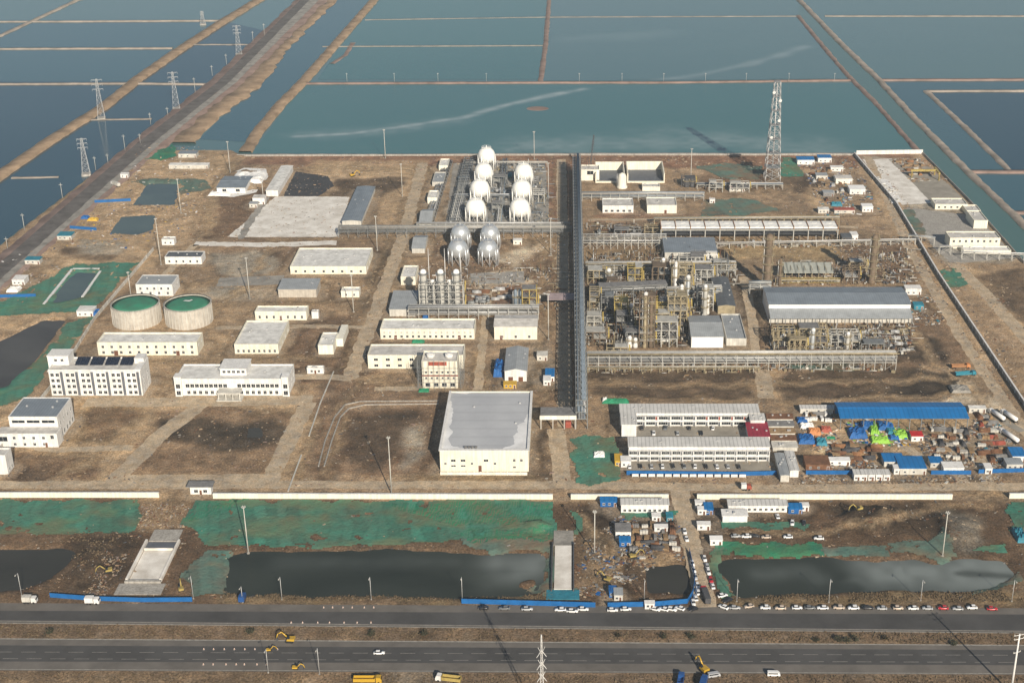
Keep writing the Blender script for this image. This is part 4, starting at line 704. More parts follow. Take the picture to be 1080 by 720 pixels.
# big warehouse
t, X, Y, h = B('warehouse', 'big square warehouse with pale grey roof and yellow walls', 'building', 464.6, 557.6, 497, 475, 412.6, 'flat', 'cream', 'membrane', parapet=.5)
MB().box(-X-.5, X+.5, -Y-.5, -Y+1.2, h+.13, h+.4).box(-X-.5, -X+.8, -Y+1.2, Y, h+.13, h+.4).box(X-.8, X+.5, -Y+1.2, Y, h+.13, h+.4).obj('roof_edge', 'white', t)
for nm, pts in (('left', [(-X+.4,-Y+.4),(X*.35,-Y+.4),(X*.1,-Y+2.2),(-X*.5,-Y+3),(-X+5,-Y+6),(-X+3.5,-Y+14),(-X+5,-Y+20),(-X+3,-Y+26),(-X+3.6,Y*.2),(-X+2,Y*.6),(-X+.4,Y*.75)]), ('right', [(X-.4,-Y+.4),(X-.4,Y*.35),(X-2.5,Y*.1),(X-3,-Y*.05),(X-7,-Y*.15),(X-5.5,-Y*.38),(X-8.5,-Y*.5),(X-7,-Y*.78),(X*.4,-Y+3.2),(X*.36,-Y+.4)]), ('back', [(-X+2,Y-.4),(-X+12,Y-.4),(-X+9,Y-2),(-X+4,Y-1.6)])):
    q = resample(pts+[pts[0]], 1.4)[:-1]; o = MB().face([(x+random.uniform(-.5, .5)*(abs(x) < X-1), y+random.uniform(-.6, .6)*(abs(y) < Y-1), h-.49) for x, y in q]).obj('roof_patch', 'bare_screed', t)
    if o.data.polygons[0].normal.z < 0: o.data.flip_normals()
for f, z, w_, h_ in ((.15, 5.6, 2.2, 1.2), (.26, 5.6, 2.2, 1.2), (.52, 5.6, 2.2, 1.2), (.84, 5.6, 1.1, 1.4), (.92, 5.6, 1.1, 1.4), (.06, 4, 1, 1), (.36, 4, 1, 1), (.62, 4, 1.2, 1), (.15, 2.8, 2.2, .8), (.26, 2.8, 2.2, .8), (.84, 2.0, 1.2, 1)): link('window', window_mesh(w_, h_), t, (-X+2*X*f, -Y, z))
link('door', door_mesh(1.6, 3.4), t, (-X+2*X*.45, -Y, 0))
for k in range(4): link('roof_vent', cached('rv2', lambda: MB().cyl(0, 0, 0, .9, .55, 10).cyl(0, 0, .9, 1.2, .8, 10).mesh('roof_vent', 'grey_mid')), t, (-X+12.5+k*1.7, -Y+3, h-.5))
wall_run('site_fence', 'low cream plinth wall along the warehouse front', 'fence', [(465,500.5),(556,500.8)], 1.6, .25, 'cream_pale', 3.1, .5)
# sheds in the upper left
B('shed', 'long grey metal roofed shed beside the pale slab', 'shed', 361, 381, 238, 233, 197, 'gabley', 'off_white', 'roof_bluegrey', rise=.7)
B('shed', 'long low white store left of the dark tarmac slab', 'shed', 281, 293.5, 207, 201, 175, 'gabley', 'white', 'roof_white', rise=.4)
B('store', 'blue grey roofed store within the white tarpaulin heap', 'shed', 229, 259, 203.5, 198, 186, 'gable', 'white', 'roof_bluegrey', [(1, 2, 3, 2.2)], rise=.9)
for lb, a in (('cream hut at the top of the tank farm road', (463, 472.5, 180, 174.5, 167.5, 'flat', 'cream_pale', 'roof_white')), ('grey roofed hut below the topmost cream hut', (456, 468, 196.5, 192, 181.5, 'flat', 'off_white', 'roof_grey')), ('cream hut between two grey huts by the white spheres', (451, 461, 215, 208.5, 201, 'flat', 'cream_pale', 'roof_white')), ('grey roofed hut just above the left pipe rack', (442.5, 455, 238.5, 234, 221, 'gable', 'off_white', 'roof_grey')), ('grey roofed hut just below the left pipe rack', (434.7, 448, 267, 262, 248.5, 'gable', 'off_white', 'roof_grey')), ('pale roofed cream hut left of the capped columns', (423, 438.5, 300.5, 292, 280, 'flat', 'cream', 'roof_white'))):
    B('hut', lb, 'hut', *a[:5], a[5], a[6], a[7], group='huts along the tank farm road')
B('shed', 'grey roofed pump shed at the foot of the capped columns', 'shed', 411, 438, 333.5, 326, 309, 'shed', 'off_white', 'roof_grey', rise=1.5)
# right of the main pipe rack
for lb, u0, u1, vb, vk in (('left open topped cream basin by the back boundary', 628, 659, 193, 170.5), ('right open topped cream basin by the back boundary', 661.5, 701, 193, 170)):
    x0, y0 = G(u0, vb); x1 = G(u1, vb)[0]; hh = 7.5; y1 = G(u0, vk, hh)[1]; X, Y = (x1-x0)/2, (y1-y0)/2
    t = thing('open_basin', lb, 'basin', ((x0+x1)/2, (y0+y1)/2, 0)); th = .8
    MB().box(-X, X, Y-th, Y, -.4, hh).obj('wall', 'cream', t); MB().box(-X, -X+th, -Y+th, Y-th, -.4, hh).obj('wall', 'cream', t); MB().box(X-th, X, -Y+th, Y-th, -.4, hh).obj('wall', 'cream', t); MB().box(-X, X, -Y, -Y+th, -.4, 1.4).obj('wall', 'cream', t); MB().box(-X+th, X-th, -Y+th, Y-th, .02, .5).obj('floor_slab', 'strip_dark', t)
B('gate_tower', 'cream portal block at the far end of the main pipe rack', 'building', 613, 632, 190.5, 179, 174, 'flat', 'cream_pale', 'roof_pale', [(5, 1, 5, 3)])
B('pump_house', 'low cream box in front of the open basins', 'building', 677.5, 696, 201.5, 197, 193, 'flat', 'cream_pale', 'roof_pale')
B('substation', 'left of two white blocks beyond the air coolers', 'building', 635.5, 668, 224.5, 217, 209, 'flat', 'white', 'roof_pale', [(.8, 5, 2.0, 1.6)])
B('substation', 'right of two cream blocks beyond the air coolers', 'building', 682.5, 713.7, 225, 216.5, 208, 'flat', 'cream_pale', 'roof_pale', doors=[(.62, 1.8, 2.6)])
B('compressor_hall', 'blue grey roofed hall below the white air coolers', 'building', 701, 756, 275, 266, 252, 'shed', 'off_white', 'roof_bluegrey', [(1, 5, 2.4, 2)], rise=1.0)
B('workshop', 'white hall with pale gabled roof in the process area', 'building', 729, 762.5, 366.5, 355, 333, 'gable', 'white_clean', 'roof_grey', rise=2.2)
B('shed', 'grey sheeted shed close right of the white process hall', 'shed', 766, 787, 364.5, 357, 331, 'flat', 'off_white', 'roof_grey')
B('shed', 'dark roofed narrow building above the white process hall', 'shed', 757, 775, 331, 322.5, 293, 'gabley', 'steel_tan', 'roof_dark', rise=.8)
t, X, Y, h = B('compressor_hall', 'very long grey roofed hall with a white clerestory band', 'building', 810, 959, 337, 321, 303, 'gable', 'white_clean', 'roof_bluegrey', rise=1.6)
q = MB().rings([[(-X,-Y-9,4.5),(X,-Y-9,4.5),(X,-Y-.02,7.4),(-X,-Y-.02,7.4)], [(-X,-Y-9,4.7),(X,-Y-9,4.7),(X,-Y-.02,7.6),(-X,-Y-.02,7.6)]], sm=False).obj('lean_to_roof', 'roof_grey', t)
for k in range(20): link('post', cached('lp', lambda: MB().box(-.2, .2, -.2, .2, -.3, 4.5).mesh('post', 'steel_grey')), t, (-X+.4+(2*X-.8)*k/19, -Y-8.6, 0))
MB().box(-X, X, -Y-5, -Y-4.8, -.3, 4.9).obj('lean_to_wall', 'off_white', t)
# ribbed canopy with yellow rails
x0, y0 = G(824, 301); x1 = G(883, 301)[0]; t = thing('cooling_canopy', 'ribbed pale canopy with yellow railings above the long hall', 'canopy', ((x0+x1)/2, y0+8, 0)); X = (x1-x0)/2
MB().rings([[(-X+2,-4,7),(X-2,-4,7),(X-2,9,9.5),(-X+2,9,9.5)], [(-X+2,-4,7.3),(X-2,-4,7.3),(X-2,9,9.8),(-X+2,9,9.8)]], sm=False).obj('roof', 'roof_ribbed', t)
for k in range(8):
    link('post', cached('cpost', lambda: MB().box(-.2, .2, -.2, .2, -.3, 7.05).mesh('post', 'steel_tan')), t, (-X+3+(2*X-6)*k/7, -3.4, 0)); link('post', CACHE['cpost'], t, (-X+3+(2*X-6)*k/7, 8, 2)); MB().box(-X+2.4+(2*X-5)*k/7, -X+2.8+(2*X-5)*k/7, -4, 9, 9.0, 9.1).obj('purlin', 'steel_tan', t)
for z in (3.2, 4.2, 1.2): MB().box(-X-2, X+2, -6.2, -6, z, z+.35).obj('railing', 'steel_yellow', t)
MB().box(-X-2, X+2, -6, -4.2, 2.6, 3.0).obj('platform', 'steel_pale', t)
# ------------------------------------------------------------------ storage tanks and spheres
for lb, uc, vc, rpx in (('left green topped concrete tank behind the long workshop', 145, 338.5, 24.8), ('right green topped concrete tank with a white scrap on top', 200, 338.5, 24.3)):
    x, y = G(uc, vc); r = G(uc+rpx, vc)[0]-x; h = 12.0
    t = thing('storage_tank', lb, 'tank', (x, y, 0), 0, 'green topped concrete tanks')
    MB().lathe(0, 0, [(r, -.4), (r, h), (r-.5, h), (r-.5, h-.8)], 48, cap=False).obj('shell', 'tank_concrete', t)
    for k in range(36): link('rib', cached('rib', lambda: MB().box(-.22, .22, -.12, .12, 0, 11.2).mesh('rib', 'off_white')), t, ((r+.02)*math.cos(k*math.pi/18), (r+.02)*math.sin(k*math.pi/18), 0), k*math.pi/18+math.pi/2)
    MB().lathe(0, 0, [(r+.3, h-.1), (r+.3, h+.35), (r-.6, h+.35)], 48, cap=False).obj('rim', 'concrete', t)
    MB().lathe(0, 0, [(r-.6, h-.5), (r*.7, h-.1), (r*.35, h+.3), (.1, h+.5)], 48).obj('cover', 'tank_green', t)
    if 'white' in lb: MB().face([(-3.4,2,h+.62),(1,1,h+.62),(2.6,3.4,h+.62),(1.4,4.6,h+.55),(.4,3,h+.6),(-2,3.4,h+.6)]).obj('tarp_scrap', 'white', t)
    q = MB()
    for i in range(16):
        a = 1.0+i*.09; q.obox((r+.6)*math.cos(a), (r+.6)*math.sin(a), .5+i*.74, 1.2, 1.2, .15, a)
    q.obj('stair', 'galvanised', t)
def sphere_tank(label, u, vb, rpx, m, group, top=True):
    x, y = G(u, vb); r = (G(u+rpx, vb)[0]-x)*.985; zc = r+4.2
    t = thing('sphere_tank', label, 'tank', (x, y, 0), 0, group)
    def body(): return MB().ball(0, 0, zc, r, 32).mesh('shell', m)
    k = (round(r, 1), m); link('shell', cached(('sb',)+k, body), t)
    for i in range(8):
        a = i*math.pi/4+.2; link('leg', cached(('sl',)+k, lambda: MB().cyl(0, 0, -.3, zc+.5, .45, 8).mesh('leg', m)), t, (r*.98*math.cos(a), r*.98*math.sin(a), 0))
        b = a+math.pi/4; c, d = (r*.98*math.cos(a), r*.98*math.sin(a)), (r*.98*math.cos(b), r*.98*math.sin(b))
        MB().rod((*c, .6), (*d, zc-.5), .1).rod((*d, .6), (*c, zc-.5), .1).obj('brace', 'galvanised', t)
    if top:
        def plat():
            q = MB().lathe(0, 0, [(r*.55, zc+r*.86), (r*.55, zc+r*.9)], 16); q.rod((0, 0, zc+r), (0, 0, zc+r+1.2), .4, 8)
            for i in range(16): a = i*math.pi/8; q.rod((r*.54*math.cos(a), r*.54*math.sin(a), zc+r*.9), (r*.54*math.cos(a), r*.54*math.sin(a), zc+r*.9+1.1), .06); b = a+math.pi/8; q.rod((r*.54*math.cos(a), r*.54*math.sin(a), zc+r*.9+1.1), (r*.54*math.cos(b), r*.54*math.sin(b), zc+r*.9+1.1), .06)
            return q.mesh('top_platform', m if m == 'sphere_white' else 'galvanised')
        link('top_platform', cached(('sp',)+k, plat), t)
        q = MB()
        for i in range(26):
            a = -.6+i*.085; z = i*(zc+r*.9)/26; rr = r+.7 if z < zc else math.sqrt(max(.2, r*r-(z-zc)**2))+.7
            q.obox(rr*math.cos(a), rr*math.sin(a), z, 1.1, .9, .14, a)
        q.obj('stair', 'galvanised', t)
    return t
LV = ('front', 'second', 'third', 'rearmost')
for k, (u, v) in enumerate(((502, 235), (506.5, 214), (510.5, 195.5), (513.5, 178))): sphere_tank('%s white sphere in the left column of the tank farm' % LV[k], u, v, 10.9-.55*k, 'sphere_white', 'white gas spheres')
for k, (u, v) in enumerate(((548.5, 235), (550.5, 214.5), (552.5, 196))): sphere_tank('%s white sphere in the right column of the tank farm' % ('front', 'middle', 'rear')[k], u, v, 10.9-.55*k, 'sphere_white', 'white gas spheres')
for lb, u, v in (('front left silver sphere below the left pipe rack', 483.5, 278), ('rear left silver sphere below the left pipe rack', 486, 261.5), ('front right silver sphere below the left pipe rack', 515, 278), ('rear right silver sphere below the left pipe rack', 517, 261.5)): sphere_tank(lb, u, v, 10.6 if v > 270 else 10.1, 'silver', 'silver gas spheres')

# ------------------------------------------------------------------ steel: racks, frames, columns, vessels
def pipe_rack(label, a, b, width, levels, bay, pipes, m='steel_pale', pm=('galvanised', 'pipe_blue', 'steel_pale'), deck=None, cat='pipe rack', z0=0, group='pipe racks', post=.35):
    (x0, y0), (x1, y1) = G(*a), G(*b); L = math.hypot(x1-x0, y1-y0); an = math.atan2(y1-y0, x1-x0); W = width/2; top = levels[-1]
    t = thing('pipe_rack', label, cat, (x0, y0, 0), an, group); n = max(2, round(L/bay))
    me = MB().box(-post/2, post/2, -W, -W+post, -.3, top).box(-post/2, post/2, W-post, W, -.3, top)
    for z in levels: me.box(-.17, .17, -W+post, W-post, z-.5, z-.02)
    me = me.mesh('bent', m)
    for i in range(n+1): link('bent', me, t, (L*i/n, 0, 0))
    for s in (-1, 1):
        for z in levels: MB().box(-.2, L+.2, s*(W+.02)-.12, s*(W+.02)+.12, z-.4, z).obj('stringer', m, t)
    for z in levels:
        for i in range(pipes):
            y = -W+.8+(width-1.6)*(i+.5)/pipes+random.uniform(-.15, .15); r = random.choice((.14, .2, .28, .36))
            MB().rod((-.5, y, z+r+.02), (L+.5, y, z+r+.02), r, 8).obj('pipe', random.choice(pm), t)
    if deck: MB().box(-.3, L+.3, -W-.3, W+.3, top+1.0, top+1.15).obj('deck', deck, t)
    for i in range(0, n, 2):
        for s in (-1, 1): MB().rod((L*i/n, s*W, .5), (L*(i+1)/n, s*W, levels[0]-.6), .1).obj('brace', m, t)
    return t
pipe_rack('tall main pipe rack running from front to back of the works', (613.5, 452), (608, 184), 6.2, [6, 10, 14, 17], 7, 6, 'steel_grey', ('pipe_blue', 'galvanised', 'pipe_blue', 'steel_grey'))
q = pipe_rack('long pipe rack left of the main rack behind the silver spheres', (358, 249), (603, 249), 7, [4.5, 7], 7, 6, 'steel_grey', ('galvanised', 'steel_grey', 'steel_tan'))
pipe_rack('pipe rack in front of the sphere farm foot, low level', (440, 240), (601, 240), 4.5, [3.5], 7, 4, 'steel_pale', ('galvanised', 'steel_tan'))
pipe_rack('pipe rack leading past the capped columns', (432, 335), (568, 335), 7, [4, 7.5], 6, 5, 'steel_pale', ('galvanised', 'steel_grey'))
pipe_rack('pipe rack in front of the open topped basins', (614, 211), (742, 211), 5.5, [3.5, 6], 7, 5, 'steel_pale', ('galvanised', 'pipe_blue'))
pipe_rack('pale concrete trellis rack left of the air coolers', (615, 261), (702, 261), 7, [5, 9], 5, 2, 'steel_pale', ('steel_pale', 'galvanised'))
pipe_rack('long two level pipe rack along the front of the process area', (620, 388), (943, 387), 8, [5, 9], 6, 6, 'steel_pale', ('galvanised', 'steel_grey', 'steel_pale', 'galvanised', 'steel_tan'))
pipe_rack('low front pipe rack beside the long two level rack', (620, 392), (800, 392), 3, [3], 5, 3, 'steel_tan', ('steel_tan', 'steel_pale', 'galvanised'))
pipe_rack('pipe rack through the upper process units', (618, 291), (775, 290), 7, [5, 9], 6, 6, 'steel_pale', ('galvanised', 'steel_tan'))
pipe_rack('grey duct bridge between the middle process units', (632, 319), (702, 316), 7, [9, 11], 7, 5, 'steel_grey', ('galvanised', 'pipe_blue'), deck='grey_mid')
pipe_rack('pipe bridge linking the duct bridge to the dark shed', (702, 318), (760, 316), 5, [6, 9], 6, 4, 'steel_pale')
pipe_rack('pipe rack row behind the white air coolers', (690, 238), (884, 237), 5, [6], 5, 4, 'steel_tan', ('steel_tan', 'galvanised'))
pipe_rack('single pipeline on posts in front of the air coolers', (756, 262), (965, 258), 2, [4], 9, 2, 'steel_pale', ('white', 'galvanised'))
pipe_rack('pipe trestle crossing the right boundary wall', (958, 256), (985, 259), 3, [6], 8, 3, 'steel_pale'); pipe_rack('pipe trestle running out of the right yard', (990, 268), (1014, 268), 3, [6], 8, 3, 'steel_pale')
pipe_rack('pale pipeline below the cream block in the right yard', (1014, 273), (1080, 275), 3, [5], 8, 3, 'steel_pale', ('white', 'galvanised'))
pipe_rack('pipe rack along the lattice mast foot', (735, 199), (825, 199), 5, [4], 7, 4, 'steel_pale'); pipe_rack('short pipe rack left of the white process hall', (790, 310), (812, 310), 6, [5, 8], 6, 5, 'steel_pale')
pipe_rack('pipe rack running back along the tank farm road', (452, 238), (473, 172), 7, [2.2], 8, 6, 'steel_grey', ('galvanised', 'steel_grey', 'pipe_blue'), post=.25)
pipe_rack('pipe rack between the two columns of white spheres', (527, 238), (533, 172), 5, [3.5], 7, 4, 'steel_grey'); pipe_rack('pipe rack left of the white spheres', (480, 236), (495, 172), 8, [3, 5], 7, 5, 'steel_grey'); pipe_rack('cross rack between front and second white spheres', (480, 212), (575, 212), 4, [5], 7, 4, 'steel_grey'); pipe_rack('cross rack behind the rear white spheres', (490, 176), (577, 176), 4, [4], 7, 3, 'steel_pale')
def catwalk_mesh(lx, ly, m): return MB().box(-lx/2, lx/2, -ly/2, ly/2, -.12, .04).box(-lx/2, lx/2, -ly/2, -ly/2+.1, .9, 1.05).box(-lx/2, lx/2, ly/2-.1, ly/2, .9, 1.05).box(-lx/2, -lx/2+.1, -ly/2+.1, ly/2-.1, .9, 1.05).box(lx/2-.1, lx/2, -ly/2+.1, ly/2-.1, .9, 1.05).mesh('platform', m)
def steel_frame(label, u0, u1, vb, vt, depth, nl, m='steel_tan', nx=3, ny=2, fill=True, group='steel frames of the process units', pm=None):
    x0, y0 = G(u0, vb); x1 = G(u1, vb)[0]; h = hgt(u0, vb, vt); lx = x1-x0
    t = thing('steel_frame', label, 'steel frame', ((x0+x1)/2, y0+depth/2, 0), 0, group)
    pmn = MB().box(-.22, .22, -.22, .22, -.3, h).mesh('post', m); X, Y = lx/2, depth/2
    for i in range(nx+1):
        for j in range(ny+1): link('post', pmn, t, (-X+lx*i/nx, -Y+depth*j/ny, 0))
    for l in range(1, nl+1):
        z = h*l/nl; q = MB()
        for j in range(ny+1): q.box(-X, X, -Y+depth*j/ny-.15, -Y+depth*j/ny+.15, z-.55, z-.15)
        for i in range(nx+1): q.box(-X+lx*i/nx-.14, -X+lx*i/nx+.14, -Y+.16, Y-.16, z-.54, z-.16)
        q.obj('beam_grid', m, t)
        if fill and random.random() < .85:
            f = random.uniform(.45, 1); link('platform', catwalk_mesh(lx*f, depth*.96, pm or random.choice(('steel_pale', 'grey_mid', m))), t, (random.choice((-1, 1))*lx*(1-f)/2, 0, z))
    for l in range(nl):
        za, zb = h*l/nl, h*(l+1)/nl; i = random.randrange(nx); q = MB()
        q.rod((-X+lx*i/nx, -Y-.1, za), (-X+lx*(i+1)/nx, -Y-.1, zb-.5), .12).obj('brace', m, t); MB().rod((X+.1, -Y, zb-.5), (X+.1, Y, za), .12).obj('brace', m, t)
    zs = h/nl; q = MB()                                          # switchback stair on the right flank
    for l in range(nl): q.obox(X+1.2, 0, zs*(l+.5), depth*.8 if depth > 3 else 3, .8, .2, R(90), 0, math.atan2(zs, depth*.8)*(1 if l % 2 else -1))
    q.obj('stair', 'steel_yellow' if m != 'steel_grey' else 'steel_grey', t)
    return t, X, Y, h
def column(label, u, vb, vt, r, m='steel_pale', plats=3, cap='white', group='process columns', name='process_column', pm='steel_tan', r1=None):
    x, y = G(u, vb); h = hgt(u, vb, vt); t = thing(name, label, 'column', (x, y, 0), 0, group)
    MB().lathe(0, 0, [(r*1.25, -.3), (r*1.25, 1.2), (r, 2.4), ((r1 or r), h-r), ((r1 or r)*.75, h-r*.35), (.1, h)], 14).obj('shell', m, t)
    if cap: MB().lathe(0, 0, [((r1 or r)*1.06, h-r*1.4), ((r1 or r)*1.06, h-r*.9), ((r1 or r)*.8, h-r*.2), (.1, h+.2)], 14).obj('cap', cap, t)
    for k in range(plats):
        z = h*(k+1)/(plats+.6); q = MB().lathe(0, 0, [(r+1.3, z), (r+1.3, z+.15)], 12)
        for i in range(12):
            a = i*math.pi/6; b = a+math.pi/6; c = (r+1.25)
            q.rod((c*math.cos(a), c*math.sin(a), z+.15), (c*math.cos(a), c*math.sin(a), z+1.2), .06).rod((c*math.cos(a), c*math.sin(a), z+1.2), (c*math.cos(b), c*math.sin(b), z+1.2), .06)
        q.obj('platform', pm, t)
    MB().rod((r+.35, .3, .5), (r+.35, .3, h), .09).rod((r+.35, -.3, .5), (r+.35, -.3, h), .09).obj('ladder', pm, t)
    MB().rod((-r-.5, 0, h*.12), (-r-.5, 0, h*.9), .22, 6).rod((-r-.5, 0, h*.9), (0, 0, h-r*.5), .2, 6).obj('riser_pipe', 'galvanised', t)
    return t
def drum(label, u, vb, L, r, z, m='galvanised', rz=0, group='horizontal drums and exchangers'):
    x, y = G(u, vb); t = thing('process_drum', label, 'vessel', (x, y, 0), rz, group)
    MB().drum((-L/2, 0, z+r), (L/2, 0, z+r), r).obj('shell', m, t)
    for s in (-.28, .28): MB().box(L*s-.3, L*s+.3, -r*.8, r*.8, -.2, z+r*.5).obj('saddle', 'concrete', t)
    MB().rod((0, 0, z+2*r-.1), (0, 0, z+2*r+1.2), .25, 8).rod((L*.3, 0, z+2*r-.2), (L*.3, 0, z+2*r+.8), .2, 8).obj('nozzle', m, t)
    return t
# capped columns
for k, (u, vb, vt) in enumerate(((448, 327, 284), (466, 327, 284), (482.5, 327, 284))): column('%s of the three tall white capped columns above the long yellow block' % ('leftmost', 'middle', 'rightmost')[k], u, vb, vt, 1.9, 'steel_pale', 5, 'white_clean', 'white capped columns', pm='steel_grey')
for k, u in enumerate((457.5, 475)): column('%s shorter column between the tall white capped columns' % ('left', 'right')[k], u, 325, 295, 1.6, 'steel_grey', 3, 'white_clean', 'white capped columns', pm='steel_grey')
steel_frame('grey frame around the tall white capped columns', 443, 489, 330, 300, 9, 4, 'steel_pale', 6, 2, False)
for k, (u, vb, vt) in enumerate(((453, 300, 262), (470, 300, 262), (486.5, 299, 262))):
    x, y = G(u, vb); t = thing('lightning_mast', '%s thin pale lightning mast before the silver spheres' % ('left', 'middle', 'right')[k], 'mast', (x, y, 0)); hh = hgt(u, vb, vt); MB().cyl(0, 0, -.3, hh, .35, 8, r1=.12).obj('pole', 'white', t); MB().cyl(0, 0, -.1, .3, .8, 10).obj('base', 'concrete', t)
steel_frame('small yellow frame by the blue tanks near the roofed pipe rack end', 551, 566, 330, 305, 8, 3, 'steel_yellow', 2, 2)
column('left of the two blue grey pipes beside the yellow frame', 544, 326, 305, 1.1, 'pipe_blue', 1, None); column('right of the two blue grey pipes beside the yellow frame', 548.5, 326, 305, 1.1, 'pipe_blue', 1, None)
for k, (u, v) in enumerate(((497, 322), (503, 320), (509, 321), (515, 319), (512, 316))): drum('small grey drum %s in the cluster right of the capped columns' % ORD[k], u, v, 4.5, 1.1, .8, 'steel_grey', R(90*(k % 2)))
x0, y0 = G(578, 326); t = thing('canopy', 'pale pink canopy roof left of the main pipe rack', 'canopy', (x0+9, y0+4, 0)); MB().box(-9.5, 9.5, -5, 6, 6.6, 6.9).obj('roof', 'roof_pink', t)
for a in (-9, 9):
    for b in (-4.6, 5.6): link('post', cached('cnp', lambda: MB().box(-.2, .2, -.2, .2, -.3, 6.6).mesh('post', 'steel_grey')), t, (a, b, 0))
# air coolers
x0, y0 = G(697, 254); x1 = G(883, 254)[0]; h = 9; t = thing('air_cooler_bank', 'long bank of white topped air coolers with red dividing beams', 'air cooler', (x0, y0, 0)); L = x1-x0; n = 12
pm_ = MB().box(-L/n/2+.25, L/n/2-.25, 0, 6.3, h, h+1.1).lathe(0, 3.1, [(2.1, h+1.1), (2.0, h+1.25)], 14).mesh('fan_panel', 'sphere_white')
for i in range(n):
    for j in range(2): link('fan_panel', pm_, t, (L*(i+.5)/n, .4+6.7*j, 0))
for i in range(n+1):
    link('divider', cached('dv', lambda: MB().box(-.22, .22, -.2, 13.9, 8.6, 10.6).mesh('divider', 'steel_orange')), t, (L*i/n, 0, 0))
    for y_ in (.3, 13.4): link('post', cached('acp', lambda: MB().box(-.3, .3, -.3, .3, -.3, 8.9).mesh('post', 'steel_pale')), t, (L*i/n, y_, 0))
MB().box(-.5, L+.5, -.5, -.24, 7.8, 8.5).obj('front_beam', 'steel_pale', t); MB().box(0, L, 1, 13, 4.4, 4.7).obj('lower_deck', 'steel_dark', t)
# central process units
FR = [('yellow frame topped with a tank in the upper process unit', 662, 677, 303, 282, 9, 3, 'steel_yellow', 2, 2), ('tan frame left of the yellow topped frame', 620, 638, 300, 285, 9, 2, 'steel_tan', 3, 2), ('brown frame right of the yellow topped frame', 688, 706, 305, 281, 10, 3, 'steel_brown', 3, 2), ('tall tan frame beside the tall thin column', 708, 730, 312, 282, 11, 4, 'steel_tan', 3, 2), ('grey frame behind the dark narrow building', 733, 752, 300, 284, 9, 2, 'steel_pale', 3, 2),
 ('yellow decked frame under the duct bridge', 648, 662, 345, 318, 9, 3, 'steel_yellow', 2, 2), ('tall brown twin frame in the middle of the process area', 674, 690, 367, 312, 7, 7, 'steel_brown', 2, 2), ('yellow railed frame right of the brown twin frame', 690, 704, 343, 318, 9, 4, 'steel_yellow', 2, 2), ('tan frame left of the white process hall', 704, 724, 350, 312, 10, 5, 'steel_tan', 3, 2), ('pale frame with a violet grey deck beside the white hall', 689, 714, 366, 339, 9, 3, 'steel_pale', 3, 2), ('small pale frame at the left of the lower process unit', 619, 634, 345, 333, 8, 2, 'steel_pale', 2, 2), ('tan frame low beside the main pipe rack', 618, 640, 364, 350, 9, 2, 'steel_brown', 3, 2), ('small frame around the white pumps', 660, 676, 365, 350, 7, 2, 'steel_grey', 2, 2), ('pipe frame in front of the dark narrow building', 735, 752, 328, 304, 8, 3, 'steel_pale', 2, 2),
 ('tan frame left below the long grey hall', 815, 838, 368, 348, 8, 2, 'steel_tan', 4, 2), ('pale frame below the middle of the long grey hall', 842, 872, 368, 346, 9, 3, 'steel_tan', 4, 2), ('low grey frame below the right of the long hall', 876, 906, 368, 352, 8, 2, 'steel_pale', 4, 2), ('small frame between the two low frames by the front rack', 832, 850, 375, 358, 6, 2, 'steel_tan', 3, 2), ('grey pump frame at the right end of the front rack', 908, 932, 372, 362, 7, 1, 'steel_grey', 3, 1), ('brown equipment frame right of the ribbed canopy', 890, 906, 300, 284, 8, 2, 'steel_brown', 2, 2), ('small tan frame beyond the ribbed canopy', 896, 914, 288, 276, 7, 2, 'steel_tan', 2, 2), ('grey frame below the hall under the air coolers', 716, 742, 287, 271, 7, 2, 'steel_pale', 3, 2), ('white topped frame below the air cooler hall', 729, 756, 284, 268, 6, 2, 'white', 3, 1), ('dark frame between the open basins and the floodlight mast', 719, 733, 198, 188, 8, 2, 'steel_dark', 2, 2), ('pale frame left of the lattice mast', 748, 762, 203, 192, 6, 2, 'steel_pale', 2, 1), ('pale frame at the lattice mast foot', 770, 790, 203, 193, 6, 2, 'steel_pale', 3, 1), ('grey frame between white spheres', 519, 530, 225, 214, 7, 2, 'steel_grey', 2, 2), ('grey frame beside the rear white spheres', 520, 533, 196, 186, 7, 2, 'steel_grey', 2, 2), ('pale frame on the right of the sphere farm', 562, 574, 215, 205, 14, 1, 'steel_pale', 2, 3), ('grey frame left of the second row of white spheres', 483, 497, 206, 197, 9, 2, 'steel_grey', 3, 2), ('trellis frame left of the white air coolers', 680, 697, 252, 240, 8, 2, 'steel_tan', 2, 2), ('equipment frame below the trellis rack', 648, 676, 250, 242, 7, 1, 'steel_grey', 4, 1), ('brown frame in the gap below the upper rack', 640, 660, 312, 296, 8, 3, 'steel_brown', 3, 2), ('grey frame left of the yellow decked frame', 634, 647, 332, 312, 8, 3, 'steel_grey', 2, 2), ('dark frame behind the pump frame', 650, 668, 352, 332, 8, 3, 'steel_dark', 3, 2), ('tan frame behind the pale violet decked frame', 690, 706, 352, 330, 7, 4, 'steel_tan', 2, 2), ('brown frame between white hall and tan frame', 716, 727, 345, 318, 7, 4, 'steel_brown', 2, 2), ('grey frame right of the upper rack middle', 752, 768, 292, 276, 7, 3, 'steel_grey', 2, 2), ('dark frame at the left end of the upper rack', 622, 640, 318, 304, 8, 2, 'steel_dark', 3, 2), ('tan frame behind the low front rack', 640, 662, 380, 366, 6, 2, 'steel_tan', 3, 1), ('tan frame at the left end of the duct bridge', 622, 632, 330, 306, 7, 4, 'steel_tan', 1, 2)]
for a in FR: steel_frame(*a)
